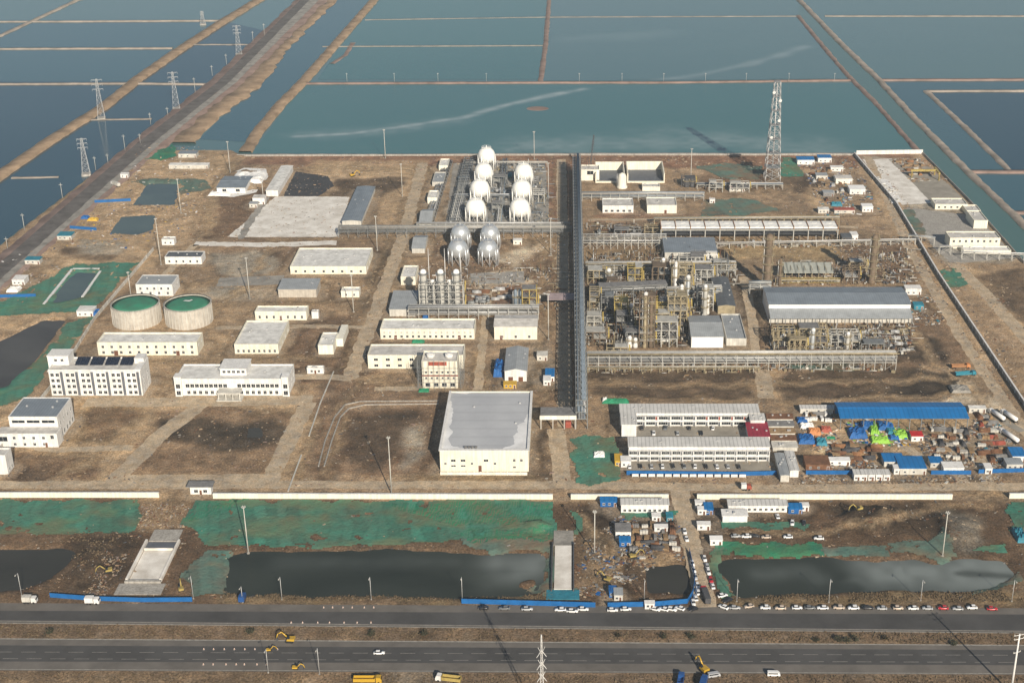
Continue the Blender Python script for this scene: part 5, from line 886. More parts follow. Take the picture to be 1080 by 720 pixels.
CO = [('tall thin pale column in the upper process unit', 712, 312, 276, 1.0, 'white', 3), ('tall brown column at the left end of the long hall', 808.5, 304, 246, 2.4, 'steel_brown', 6, None), ('tall brown column near the right boundary track', 919, 298, 247, 2.1, 'steel_brown', 6, None), ('yellow banded column in the middle process unit', 680, 366, 308, 1.2, 'steel_tan', 5), ('brown column beside the yellow banded column', 686, 366, 312, 1.1, 'steel_brown', 4, None), ('white column right of the duct bridge', 718, 336, 300, 1.2, 'white', 3), ('silver column behind the white process hall', 725, 320, 290, 1.4, 'silver', 3), ('pale column between the upper frames', 699, 300, 272, 1.2, 'steel_pale', 2), ('short silver column below the duct bridge', 665, 340, 320, 1.3, 'silver', 2), ('white vessel column at the pump frame', 664, 366, 354, 1.2, 'white', 1), ('white pump column near the front pipe rack', 670, 366, 356, 1.2, 'white', 1), ('cream round tank in front of the open basins', 656, 198, 182, 3.4, 'cream_pale', 0, None), ('tan column left of the dark narrow building', 743, 333, 300, 1.2, 'steel_pale', 3), ('grey column at the left of the upper process unit', 642, 303, 283, 1.4, 'steel_grey', 2), ('white capped vessel right of the dark pit', 746, 331, 311, 1.0, 'white', 1), ('thin brown column beside the ribbed canopy', 822, 301, 272, .9, 'steel_brown', 2, None), ('silver column below the long hall', 856, 372, 346, 1.2, 'silver', 2), ('pale column below the long hall at right', 893, 370, 350, 1.1, 'steel_pale', 2), ('dark vessel by the floodlight mast', 724, 197, 187, 1.8, 'steel_dark', 1, None), ('dark vessel right of the floodlight mast', 730, 197, 187, 1.8, 'steel_dark', 1, None), ('white vessel behind the front pipe rack', 826, 366, 352, 1.2, 'white', 1)]
for a in CO: column(*a)
DR = [(640,296,9,1.5,2,'silver'),(650,298,8,1.4,2,'grey_mid'),(628,308,9,1.4,1,'galvanised'),(655,330,10,1.6,2,'steel_dark'),(640,340,9,1.5,1,'steel_grey'),(660,352,9,1.6,1,'galvanised'),(696,352,8,1.2,1,'white'),(702,362,7,1.2,1,'white'),(720,330,8,1.3,2,'galvanised'),(712,342,8,1.3,4,'galvanised'),(634,358,9,1.4,1,'steel_brown'),(645,312,8,1.2,1,'galvanised'),(820,360,9,1.5,1,'galvanised'),(835,354,8,1.4,2,'white'),(848,362,9,1.5,2,'steel_tan'),(864,358,9,1.4,2,'galvanised'),(880,362,8,1.3,1,'steel_grey'),(896,362,8,1.3,1,'galvanised'),(912,366,8,1.3,1,'steel_brown'),(660,252,8,1.4,1,'steel_dark'),(670,250,8,1.3,1,'grey_mid'),(632,248,8,1.3,1,'steel_grey'),(890,290,8,1.3,1,'steel_dark'),(902,294,8,1.3,1,'steel_grey'),(735,296,8,1.3,1,'galvanised'),(745,320,7,1.2,1,'steel_dark'),(815,375,9,1.3,1,'steel_dark'),(925,370,7,1.2,1,'steel_brown'),(528,204,8,1.3,1,'galvanised'),(526,222,8,1.3,1,'grey_mid'),(490,224,8,1.2,1,'pipe_blue'),(488,190,8,1.2,1,'pipe_blue'),(538,188,7,1.6,1,'tarp_teal'),(532,206,7,1.6,1,'pipe_blue')]
AREA = {'silver': 'silver', 'grey_mid': 'grey', 'galvanised': 'pale', 'steel_dark': 'dark', 'steel_grey': 'grey', 'white': 'white', 'steel_brown': 'brown', 'steel_tan': 'tan', 'pipe_blue': 'blue grey', 'tarp_teal': 'blue'}
def area(u, v):
    return 'in the sphere farm' if u < 560 else 'left of the air coolers' if v < 260 else 'beside the ribbed canopy' if u > 880 and v < 300 else 'below the long grey hall' if u > 800 else 'in the upper process unit' if v < 322 else 'in the lower process unit'
cnt = {}
for u, v, L, r, z, m in DR:
    k = (AREA[m], area(u, v)); cnt[k] = cnt.get(k, 0)+1
for k_ in list(cnt):
    its = sorted([d for d in DR if (AREA[d[5]], area(d[0], d[1])) == k_])
    for i, d in enumerate(its): drum(('%s horizontal drum %s' % k_) if len(its) == 1 else '%s %s horizontal drum from the left %s' % (ORD[i], *k_), d[0], d[1], d[2], d[3], d[4], d[5], R(random.choice((0, 0, 0, 90))))
# uncountable small piping and fittings between the units
def tangle(label, px, n, hmax, mats_, seed):
    rr = random.Random(seed); p = PW(px); xs = [a for a, _ in p]; ys = [b for _, b in p]; q = MB(); k = 0
    while k < n:
        x, y = rr.uniform(min(xs), max(xs)), rr.uniform(min(ys), max(ys))
        if not inside(np.array([x]), np.array([y]), p)[0]: continue
        k += 1; z = rr.uniform(.3, hmax)*rr.random(); m = rr.randrange(len(mats_)); L = rr.uniform(2, 8); r = rr.uniform(.1, .3); c = rr.random()
        if c < .3: q.rod((x, y, z), (x+L, y, z), r, 5, m); q.rod((x, y, 0), (x, y, z), r, 5, m)
        elif c < .55: q.rod((x, y, z), (x, y+L, z), r, 5, m); q.rod((x, y+L, 0), (x, y+L, z), r, 5, m)
        elif c < .8: q.rod((x, y, 0), (x, y, z+rr.uniform(.5, 3.5)), r, 5, m)
        else: s = rr.uniform(.5, 1.6); q.obox(x, y, s/2, s, s*rr.uniform(.6, 1.6), s, rr.random()*3, m)
    return tag(q.obj('small_piping', mats_), label, 'piping', None, 'stuff')
TM = ['galvanised', 'steel_tan', 'steel_brown', 'steel_grey', 'off_white', 'steel_brown', 'steel_tan', 'steel_pale', 'rust', 'steel_dark']
tangle('small pipes and fittings among the upper process frames', [(618,300),(618,270),(700,268),(775,270),(778,300),(720,312)], 900, 7, TM, 1)
tangle('small pipes and fittings among the lower process frames', [(618,366),(618,306),(760,306),(724,366)], 1300, 8, TM, 2)
tangle('small pipes and pumps below the long grey hall', [(812,376),(812,346),(935,348),(938,376)], 800, 5, TM, 3)
tangle('small pipes and valves under the white spheres', [(474,238),(490,172),(575,172),(582,238)], 650, 3, ['galvanised', 'steel_grey', 'pipe_blue', 'steel_tan'], 4)
tangle('small pipes between the trellis rack and air coolers', [(618,258),(618,236),(700,236),(700,258)], 200, 3.5, TM, 5)
tangle('small equipment beside the ribbed canopy', [(812,302),(826,276),(885,276),(962,262),(965,300)], 480, 3.5, TM, 6)
tangle('small pipes around the silver spheres and capped columns', [(440,330),(470,282),(590,282),(590,330)], 260, 2.5, TM, 7)
tangle('small pipework beneath the long front pipe rack', [(620,394),(620,386),(943,386),(943,393)], 200, 3, TM, 8)
tangle('small fittings at the right end of the front rack', [(905,372),(905,345),(965,342),(958,374)], 260, 2.5, TM, 9)
tangle('small equipment along the air cooler foot', [(695,262),(695,255),(905,252),(905,262)], 220, 2.5, TM, 10)
# portal canopy at the front of the main rack
x0, y0 = G(571, 452); t = thing('gate_canopy', 'grey portal canopy with cream front beam beside the main rack', 'canopy', (x0+9, y0, 0))
MB().box(-9.5, 9, -.5, 9, 7.8, 8.2).obj('roof', 'grey_mid', t); MB().box(-9.8, 9.3, -1.0, -.52, 5.8, 8.0).obj('front_beam', 'cream_pale', t)
for a in (-9.2, -3, 3, 8.7):
    for b in (-.3, 8.6): link('post', cached('gcp', lambda: MB().box(-.3, .3, -.25, .25, -.3, 7.8).mesh('post', 'concrete')), t, (a, b, 0))
link('red_cabin', MB().box(3.6, 6.6, 1, 4, 0, 3.4).mesh('red_cabin', 'steel_red'), t)
# ------------------------------------------------------------------ site office camp
def prefab(label, u0, u1, vb, vt, vk, units, rm='roof_sheet', red=None, side=None, face=True):
    t, X, Y, h = building('site_office', label, 'building', u0, u1, vb, vt, vk, 'shed', 'white', rm, None, side, 'two storey prefab blocks of the office camp', rise=.5)
    if face:
        for k in range(units):
            a = -X+2*X*k/units; c = a+2*X/units; wd = 2*X/units
            for z in (.9, 4.0):
                link('window', window_mesh(2.3, 2.0), t, (a+wd*.24, -Y, z-.1)); link('window', window_mesh(2.3, 2.0), t, (a+wd*.6, -Y, z-.1))
                link('door', door_mesh(.9, 2.2, 'steel_red' if red and k in red and z > 2 else 'strip_dark'), t, (a+wd*.86, -Y, z-.75))
        MB().box(-X, X, -Y-1.5, -Y-.14, 3.0, 3.2).obj('gallery', 'galvanised', t); MB().box(-X, X, -Y-1.5, -Y-1.42, 3.2, 4.2).obj('gallery_rail', 'white', t)
        for k in range(units+1): link('post', cached('gp', lambda: MB().box(-.08, .08, -.08, .08, -.2, 6.2).mesh('post', 'white')), t, (-X+.1+(2*X-.2)*k/units, -Y-1.46, 0))
        MB().box(-X-.3, X+.3, -Y-1.8, -Y-.42, 6.3, 6.45).obj('eave', rm, t)
    return t, X, Y, h
prefab('rear block of the white two storey office camp', 654, 800, 449, 435.5, 427, 11, red=(2, 6, 7, 8, 9))
prefab('front block of the white two storey office camp', 663, 811, 486, 471, 462, 13)
prefab('left end wing of the office camp', 655.5, 671, 461, 447.5, 436.5, 2, face=False)
prefab('right end wing of the office camp beside the red roof', 791, 806, 455, 443, 437, 2, face=False)
prefab('red roofed end of the office camp', 789.5, 811.5, 468, 460, 446.5, 2, 'roof_red', face=False)
for k, (vb, m, lb) in enumerate(((444, 'rust', 'rearmost brown roofed cabin'), (451.5, 'grey_mid', 'second cabin, grey roofed,'), (459, 'timber', 'third cabin, tan roofed,'), (466.5, 'rust', 'fourth cabin, brown roofed,'), (474, 'off_white', 'front cabin, pale roofed,'))):
    B('site_cabin', '%s in the row right of the office camp' % lb, 'cabin', 809+k*1.5, 836+k*1.2, vb+1.5, vb-2.5, vb-7, 'shed', 'off_white', m, group='cabins right of the office camp', rise=.3)
B('site_cabin', 'narrow grey roofed cabin below the cabin row', 'cabin', 823, 832, 508, 501, 478, 'gabley', 'off_white', 'roof_grey', rise=.3); B('site_cabin', 'narrow white roofed cabin left of the dark store roofs', 'cabin', 833, 842, 503, 496, 476, 'gabley', 'white', 'roof_sheet', rise=.3)
# ------------------------------------------------------------------ blue shed and storage yard
t, X, Y, h = None, None, None, None
x0, y0 = G(885, 453); x1 = G(1021, 453)[0]; hh = 6.5; y1 = G(882, 422.5, hh+1)[1]; X, Y = (x1-x0)/2, (y1-y0)/2
t = thing('open_shed', 'long bright blue roofed open shed in the storage yard', 'shed', ((x0+x1)/2, (y0+y1)/2, 0))
r = MB()
for i in range(2):
    s = -1 if i == 0 else 1
    MB().rings([[(-X,s*Y,hh),(X,s*Y,hh),(X,0,hh+1.6),(-X,0,hh+1.6)], [(-X,s*Y,hh+.2),(X,s*Y,hh+.2),(X,0,hh+1.8),(-X,0,hh+1.8)]], sm=False).obj('roof_slope', 'roof_blue', t)
MB().box(-X, X, -.3, .3, hh+1.7, hh+1.95).obj('ridge_cap', 'roof_blue', t)
for k in range(12):
    for s in (-1, 1): link('post', cached('bsp', lambda: MB().box(-.2, .2, -.2, .2, -.3, 6.6).mesh('post', 'steel_grey')), t, (-X+.6+(2*X-1.2)*k/11, s*(Y-.5), 0))
MB().box(-X+.3, X-.3, Y-.35, Y-.2, -.3, hh).obj('back_wall', 'roof_blue', t)
def tarp_pile(label, u, v, lx, ly, h, m, group=None, rz=0, seed=1):
    x, y = G(u, v); rr = random.Random(seed+int(u*7+v*13)); n = 10; b = MB(); P = []
    for i in range(n+1):
        for j in range(n+1):
            a, c = i/n*2-1, j/n*2-1; k = max(0, 1-max(abs(a), abs(c))**5)**.5
            P.append((a*lx/2, c*ly/2, k*h*(.75+.45*rr.random())-.15))
    b.v = P
    for i in range(n):
        for j in range(n): b.f.append((i*(n+1)+j, (i+1)*(n+1)+j, (i+1)*(n+1)+j+1, i*(n+1)+j+1)); b.m.append(0); b.s.append(False)
    o = b.obj('tarpaulin_heap', m, None, (x, y, float(height(x, y)))); o.rotation_euler.z = rz
    return tag(o, label, 'tarpaulin', group)
TG = 'coloured covered heaps before the blue shed'
for lb, u, v, lx, ly, h, m in (('large blue covered heap below the left of the blue shed', 904, 458, 10, 10, 3, 'tarp_blue'), ('second blue heap close below the blue shed', 915, 450, 8, 7, 2.6, 'tarp_blue'), ('lime green covered heap between two blue heaps', 921, 453, 5, 12, 2.4, 'lime'), ('wide lime green heap in front of the blue heaps', 928, 465, 10, 6, 2.2, 'lime'), ('blue heap right of the tall lime heap', 934, 451, 9, 6, 2.6, 'tarp_blue'), ('yellow green heap left of the red box', 949, 459, 8, 8, 2.2, 'lime'), ('teal heap between lime heaps before the blue shed', 940, 456, 5, 6, 2, 'tarp_teal'), ('small blue heap beside the yellow green heap', 943, 462, 5, 4, 1.8, 'tarp_blue'),
  ('blue heap at the left of the storage yard', 850, 464, 9, 9, 2.6, 'tarp_blue'), ('teal blue heap at the left of the storage yard', 866, 467, 6, 7, 2.2, 'tarp_teal'), ('orange heap beside the blue heaps in the storage yard', 859, 456, 7, 6, 2.2, 'orange'), ('rust red heap right of the orange heap', 871, 454, 6, 5, 2.2, 'steel_red'), ('white covered heap above the orange heap', 851, 450, 8, 5, 2, 'tarp_white'), ('small blue heap near the blue shed corner', 846, 444, 6, 5, 2, 'tarp_blue'), ('small green heap right of the rust red heap', 876, 462, 5, 2.4, 1, 'tarp_green'),
  ('blue tarpaulin heap left of the grey roofed shed', 526.5, 391, 6, 17, 5, 'tarp_blue'), ('green tarpaulin roll left of the office camp', 649, 424, 15, 4, 2, 'tarp_green'), ('white end of the green roll by the office camp', 638, 423, 3, 4, 2, 'tarp_white'), ('white tarpaulin patch on the green net by the lane', 632, 480, 6, 6, 1.6, 'tarp_white'), ('green tarpaulin before the sixteen window block', 441, 360.5, 8, 4, 1.2, 'tarp_green'), ('green tarpaulin beside the scaffolded block', 447, 412, 6, 4, 1.2, 'tarp_green'), ('blue tarpaulin by the capped column pump shed', 449, 335, 4, 3, 2, 'tarp_blue'), ('orange cover above the blue tarpaulin by the pump shed', 448, 330, 4, 3, 2, 'orange'), ('big white tarpaulin heap at the upper left', 262, 190, 26, 26, 3.2, 'tarp_white'), ('white tarpaulin heap below the upper left store', 232, 205, 18, 8, 1.8, 'tarp_white'), ('white spoil heap on the right plot edge', 1012, 412, 11, 9, 1.4, 'gravel'),
  ('blue tarpaulin strip below the white container by the left basins', 101, 331, 5, 8, 2.4, 'tarp_blue'), ('yellow sack heap between the small upper left basins', 98, 232, 8, 5, 1.6, 'yellow'), ('blue covered heap beside the yellow sacks', 90, 230, 6, 5, 1.8, 'tarp_blue'), ('white covered heap at the left basin fence', 15, 306, 8, 8, 2, 'tarp_white'), ('teal heap in the upper right camp', 882, 216, 9, 7, 2, 'tarp_teal'), ('teal heap beside the right track gate', 1075, 565, 5, 12, 2.6, 'tarp_teal')):
    tarp_pile(lb, u, v, lx, ly, h, m, TG if 895 < u < 955 and 440 < v < 470 else None)
def cabin(label, u, v, lx, ly, h, wall='white', roof='white', name='site_cabin', cat='cabin', rz=0, group=None, win=2):
    x, y = G(u, v); t = thing(name, label, cat, (x, y, 0), rz, group)
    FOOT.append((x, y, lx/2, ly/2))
    link('wall', cached(('cw', lx, ly, h, wall), lambda: MB().box(-lx/2, lx/2, -ly/2, ly/2, -.2, h).mesh('wall', wall)), t)
    link('roof', cached(('cr', lx, ly, h, roof), lambda: MB().rings([[(-lx/2-.2,-ly/2-.2,h),(lx/2+.2,-ly/2-.2,h),(lx/2+.2,ly/2+.2,h+.01),(-lx/2-.2,ly/2+.2,h+.01)], [(-lx/2-.2,-ly/2-.2,h+.2),(lx/2+.2,-ly/2-.2,h+.2),(lx/2+.2,ly/2+.2,h+.45),(-lx/2-.2,ly/2+.2,h+.45)]], sm=False).mesh('roof', roof)), t)
    for k in range(win): link('window', window_mesh(1.0, 1.0), t, (-lx/2+lx*(k+.5)/(win+1)+.3, -ly/2, 1.0))
    link('door', door_mesh(.9, 2.0), t, (lx/2-1.0, -ly/2, 0)); return t
for k, u in enumerate((903, 910, 918, 926, 934)): cabin('%s white cabin from the left in the row below the storage yard' % ORD[k], u, 504, 3.2, 5, 3.2, 'white', 'roof_sheet', group='white cabins below the storage yard', win=1)
for a in (('red box with a white front in the storage yard', 966, 463, 6, 5, 3, 'white', 'red'), ('blue roofed store at the bottom of the storage yard', 960, 494, 13, 12, 3.4, 'off_white', 'roof_blue'), ('blue roofed lean-to left of the blue bottom store', 941, 488, 10, 8, 3, 'off_white', 'roof_blue'), ('white cabin between the two blue roofed stores', 946, 498, 4, 4, 3, 'white', 'white'), ('brown roofed dark store at the lower left of the yard', 861, 491, 12, 9, 3, 'rust', 'rust'), ('white roofed tent beside the brown roofed store', 884, 489, 11, 3.5, 2.6, 'tarp_white', 'tarp_white'), ('white cabin above the middle blue fence', 1004, 496, 10, 6, 3, 'white', 'white'), ('blue roofed cabin left of the white fence cabin', 986, 490, 6, 6, 2.8, 'off_white', 'roof_blue'), ('blue roofed cabin at the far right of the yard', 1072, 482, 7, 9, 3, 'white', 'roof_blue'), ('grey cabin near the right end of the yard', 1068, 492, 8, 6, 3, 'off_white', 'roof_grey'), ('white cabin at the right fence gap', 1041, 497, 3.4, 5, 3, 'white', 'white'), ('white low cabin at the right end of the blue shed', 1030, 434, 9, 3, 2.6, 'off_white', 'roof_white'), ('pale cabin row at the storage yard top left', 862, 434, 19, 4, 2.6, 'off_white', 'roof_sheet'),
   ('grey roofed cabin in the front material yard', 657, 563, 7, 7, 3.4, 'white', 'grey_mid'), ('blue cabin below the grey roofed cabin', 659, 574, 5, 4, 2.8, 'tarp_blue', 'roof_blue'), ('blue container by the cream wall', 642, 532, 8, 4, 2.8, 'tarp_blue', 'roof_blue'), ('small white cabin by the entry lane', 692, 548, 4, 3, 2.6, 'white', 'white'), ('white low cabin in the front material yard', 697, 559, 6, 2.5, 2.2, 'white', 'white'), ('teal cabin at the end of the white site cabin', 706, 548, 3, 4, 2.6, 'tarp_teal', 'tarp_teal'), ('grey kiosk by the blue hoarding gap', 652, 630, 3.6, 5, 3, 'off_white', 'roof_grey'), ('dark blue kiosk beside the grey kiosk', 646, 627, 3, 4, 3, 'tarp_blue', 'tarp_blue'), ('white kiosk built into the blue hoarding', 685, 640.5, 4, 2, 2.6, 'white', 'white'), ('white cabin right of the entry lane', 755, 573, 5.5, 3.2, 2.8, 'white', 'white_clean'), ('blue cabin among the white stores by the entry lane', 747, 539, 4, 6, 2.8, 'tarp_blue', 'roof_blue'), ('small white store by the entry lane gate', 738, 534, 4.5, 3, 2.6, 'white', 'white'), ('second small white store by the entry lane gate', 740, 541, 4, 3, 2.6, 'white', 'white'), ('third small white store down the entry lane', 742, 557, 6, 3, 2.6, 'white', 'white'), ('blue cabin at the end of the white office row', 838, 539, 6.5, 4.5, 2.8, 'tarp_blue', 'roof_blue'), ('white cabin right of the blue office cabin', 848, 537, 4, 3, 2.6, 'white', 'white'),
   ('left bright blue shed at the back right', 849, 172, 14, 9, 4, 'white', 'roof_blue'), ('right bright blue shed at the back right', 869, 170, 11, 8, 4, 'white', 'roof_blue'), ('cream cabin in the upper right camp', 889, 192, 13, 9, 4, 'cream_pale', 'roof_pale'), ('white cabin right of the cream upper camp cabin', 903, 203, 12, 10, 4, 'white', 'white_clean'), ('lowest white cabin of the upper right camp', 914, 222, 8, 7, 4, 'white', 'white_clean'), ('red roofed low store in the upper right camp', 890, 224, 15, 5, 2.6, 'off_white', 'steel_red'), ('grey cabin left in the upper right camp', 866, 188, 9, 7, 3.2, 'off_white', 'roof_grey'), ('white cabin above the grey upper camp cabin', 882, 180, 10, 5, 3.2, 'white', 'white'), ('pale cabin beside the air cooler end', 868, 224, 8, 5, 3, 'off_white', 'roof_white'), ('grey container left of the teal heap', 873, 206, 8, 6, 3, 'grey_mid', 'roof_grey'), ('dark container beyond the air cooler end', 892, 254, 7, 8, 4, 'steel_dark', 'roof_dark'), ('white box beside the dark container', 900, 252, 5, 7, 4, 'white', 'white'), ('white roofed store left of the lattice mast', 777, 201, 12, 5, 3, 'off_white', 'roof_pink'), ('white hut near the teal net', 751, 214, 4, 3, 3, 'white', 'white'),
   ('white container at the basin corner by the left wall', 92, 331, 10, 8, 3.4, 'white', 'roof_white'), ('white cabin by the causeway above the left basins', 132, 187, 6, 4, 3, 'white', 'white'), ('grey roofed cabin by the upper netting', 199, 165, 15, 8, 3.4, 'off_white', 'roof_bluegrey'), ('long white low store below the upper netting', 200, 177, 32, 6, 3, 'off_white', 'roof_white'), ('teal roofed kiosk at the causeway edge', 70, 251, 10, 8, 3, 'off_white', 'tarp_teal'), ('small grey cabin left above the netted basin', 36, 277, 10, 6, 3, 'off_white', 'tarp_teal'), ('white cabin by the causeway at far left', 22, 298, 8, 8, 3.4, 'white', 'white'), ('cream box on the pale slab corner', 274, 214, 9, 7, 5, 'white', 'roof_pale'), ('grey hut beside the pale slab', 268, 218, 6, 5, 3, 'off_white', 'roof_grey'), ('white cabin below the gate canopy', 580, 398, 5, 10, 3, 'white', 'roof_blue'), ('pale store left of the main rack shadow', 572, 378, 6, 6, 3, 'off_white', 'off_white'), ('white box right below the pale store', 577, 404, 4, 6, 3, 'white', 'white'), ('yellow generator box below the grey roofed shed', 538, 408, 7, 4, 2.4, 'yellow', 'yellow'), ('cream box right of the silver spheres', 546, 257, 6, 4, 3, 'cream_pale', 'white'),
   ('white pump box at the long hall right end', 962, 309, 10, 6, 4, 'white', 'white'), ('teal box at the long hall right end', 968, 325, 6, 5, 3, 'tarp_teal', 'tarp_teal'), ('yellow box left of the office camp', 652, 488, 3.5, 7, 3, 'yellow', 'yellow'), ('white box at the left end of the camp front block', 660, 490, 5, 5, 3.4, 'white', 'white')):
    cabin(a[0], *a[1:], win=1 if a[3] < 7 else 2)
B('site_cabin', 'long white site cabin by the cream wall left of the entry lane', 'cabin', 655, 705, 541, 532, 526.5, 'shed', 'white', 'roof_sheet', [(1, 9, 1.2, 1.2)], rise=.4)
B('site_cabin', 'white office row behind the right cream wall', 'cabin', 768, 830, 540, 533, 527.5, 'shed', 'white', 'roof_sheet', [(1, 10, 1.2, 1.2)], rise=.4); B('site_cabin', 'white front office of the row behind the right cream wall', 'cabin', 762, 788, 551, 544, 537.5, 'shed', 'white', 'white', rise=.2)
t, X, Y, h = B('gatehouse', 'small white gatehouse at the left gap in the cream wall', 'building', 201, 223, 521, 512.5, 508.5, 'flat', 'white', 'roof_grey', [(1, 2, 1.8, 1.5)], doors=[(.5, 1.1, 2.3)])
MB().box(-X-1.2, X+1.2, -Y-1.5, Y+.6, h+.13, h+.5).obj('canopy_slab', 'grey_mid', t)
# right yard
B('yard_office', 'long cream block at the top of the right yard', 'building', 986, 1020, 221, 215.5, 209, 'flat', 'cream', 'roof_pale', [(1.2, 5, 1.4, 1.4)])
B('yard_office', 'small cream stair block in the right yard', 'building', 1019, 1034, 226.5, 222, 216, 'flat', 'cream', 'roof_pale'); B('yard_office', 'tall narrow cream block by the canal', 'building', 1026.5, 1041, 241, 232.5, 222, 'flat', 'cream', 'roof_pale')
B('yard_office', 'long cream block with a window row at the bottom of the right yard', 'building', 1001, 1054, 262, 251, 244, 'flat', 'cream', 'roof_pale', [(4.6, 8, 1.4, 1.6)], [(4.6, 2, 1.4, 1.6)]); B('yard_annex', 'low white roofed annex before the cream window block', 'building', 1016, 1066, 268, 264, 259.5, 'flat', 'cream_pale', 'white')
x0, y0 = G(960, 187); t = thing('gantry_crane', 'yellow gantry crane lying across the right yard', 'crane', (x0, y0, 0))
MB().box(0, 20, -.7, .7, 5, 6.6).obj('girder', 'steel_yellow', t); MB().box(20.1, 21.6, -9, 7, 5.2, 6.4).obj('end_girder', 'steel_yellow', t)
for a, b in ((1, 0), (20.8, -8.5), (20.8, 6.5)): MB().rod((a, b-1, -.2), (a, b, 5), .35).rod((a, b+1, -.2), (a, b, 5), .35).obj('leg', 'steel_yellow', t)
# ------------------------------------------------------------------ culvert and bridge works
x0, y0 = G(158, 600); t = thing('culvert', 'pale concrete culvert under construction below the gatehouse gap', 'culvert', (x0, y0, 0)); yy = lambda v: G(158, v)[1]-y0
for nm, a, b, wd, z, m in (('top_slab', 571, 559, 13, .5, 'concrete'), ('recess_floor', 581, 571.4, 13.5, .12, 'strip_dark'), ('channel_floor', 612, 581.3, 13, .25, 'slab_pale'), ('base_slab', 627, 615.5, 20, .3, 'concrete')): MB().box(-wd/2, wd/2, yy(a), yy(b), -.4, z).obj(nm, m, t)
for s in (-1, 1): MB().box(s*7.3-.5, s*7.3+.5, yy(613), yy(571.2), -.4, 1.5).obj('side_wall', 'slab_pale', t)
MB().box(-7.8, 7.8, yy(615.3), yy(613.4), -.4, 1.2).obj('head_wall', 'concrete', t); MB().box(-6.4, 6.4, yy(580.8), yy(580.0), .13, 1.4).obj('cross_beam', 'slab_pale', t)
x0, y0 = G(594, 600); t = thing('bridge', 'half-built concrete bridge behind the blue hoarding', 'bridge', (x0, y0, 0)); yy = lambda v: G(594, v)[1]-y0
MB().box(-3.8, 3.8, yy(622), yy(576), -.3, .6).obj('deck', 'slab_pale', t); MB().box(-4.5, 4.5, yy(575.6), yy(560), -.3, .5).obj('approach_slab', 'gravel', t); MB().box(-5.2, -4.6, yy(624), yy(574), -.6, 1.5).obj('parapet', 'steel_dark', t); MB().box(4.2, 4.8, yy(624), yy(574), -.6, 1.5).obj('parapet', 'steel_dark', t); MB().box(-7, 7, yy(632), yy(622.4), -.3, .4).obj('abutment', 'tarp_teal', t)
# ------------------------------------------------------------------ masts, poles, pylons
def mast(label, u, vb, vt, name='floodlight_mast', group='floodlight masts', arm=False):
    x, y = G(u, vb); h = hgt(u, vb, vt); t = thing(name, label, 'light pole' if arm else 'mast', (x, y, 0), 0, group)
    MB().cyl(0, 0, -.3, h, .32 if h > 15 else .17, 8, r1=.17 if h > 15 else .09).obj('pole', 'off_white' if h > 15 else 'galvanised', t)
    if arm: MB().rod((0, 0, h-.1), (0, -2.2, h+.4), .09).obj('arm', 'galvanised', t); MB().box(-.2, .2, -2.9, -2.0, h+.3, h+.5).obj('lamp_head', 'off_white', t)
    else:
        MB().lathe(0, 0, [(.8, h-.5), (.8, h-.3)], 10).obj('head_ring', 'galvanised', t)
        for a in range(6): link('lamp', cached('fl', lambda: MB().box(-.2, .2, -.12, .12, -.2, .2).mesh('lamp', 'off_white')), t, (.85*math.cos(a*math.pi/3), .85*math.sin(a*math.pi/3), h-.1), a*math.pi/3+math.pi/2)
    MB().cyl(0, 0, -.2, .35, .7 if h > 15 else .35, 8).obj('base', 'concrete', t)
for a in (('tall mast left of the upper left store', 243, 183, 149.5), ('mast by the netted boundary track at upper left', 191, 225, 189), ('mast beside the tiny white hut at left', 170, 279, 230.5), ('mast by the left wall above the tanks', 138, 311, 287), ('mast between the gravel patches right of the tanks', 263.6, 315.5, 272), ('mast by the white low store', 278, 212, 189), ('tall mast on the back boundary left of the spheres', 406.5, 167, 137), ('mast on the dirt road left of the sphere farm', 424.5, 207, 173), ('mast in front of the left pipe rack', 398, 264, 228), ('mast right of the small cream hut', 373, 329, 290), ('mast right of the sphere farm', 578.5, 208, 172), ('mast left of the main rack below the left rack', 581, 268, 230), ('mast left of the main rack beside the pink canopy', 578.5, 358, 310), ('mast at the back boundary behind the right spheres', 563.5, 168, 139), ('mast beside the dark frame near the back boundary', 728.5, 191, 157), ('mast standing in the excavated plot by the warehouse', 413, 521, 461), ('tall mast on the green net near the gatehouse', 262, 583, 534), ('tall mast on the pale net at the right ditch', 994, 586, 540), ('mast in the front material yard', 627, 585, 539)): mast(*a)
for k, (u, vb, vt) in enumerate(((23, 628, 604), (204, 631, 607), (256, 635, 618), (297.5, 632, 608), (391.6, 632, 608), (487.6, 632, 608), (679.5, 631, 610), (777, 634, 610), (874, 635, 610), (971, 633, 611), (1067, 634, 611))): mast('%s lamp post from the left on the far verge of the highway' % ORD[k], u, vb, vt, 'lamp_post', 'lamp posts along the highway', True)
for lb, u, vb, vt in (('left lamp post on the near verge of the highway', 283, 709, 684), ('right lamp post on the near verge of the highway', 337, 711, 683)): mast(lb, u, vb, vt, 'lamp_post', 'lamp posts along the highway', True)
for k, u in enumerate((366, 416, 462, 513, 611, 656, 700, 744, 787, 832, 880)):
    x, y = G(u, 85.5); t = thing('power_pole', '%s thin pole from the left along the far straight dyke' % ORD[k], 'power pole', (x, y, -.4), 0, 'thin poles on the far dyke'); MB().cyl(0, 0, -.3, 8.5, .16, 6, r1=.11).obj('pole', 'off_white', t); MB().box(-.9, .9, -.08, .08, 7.6, 7.8).obj('crossarm', 'off_white', t)
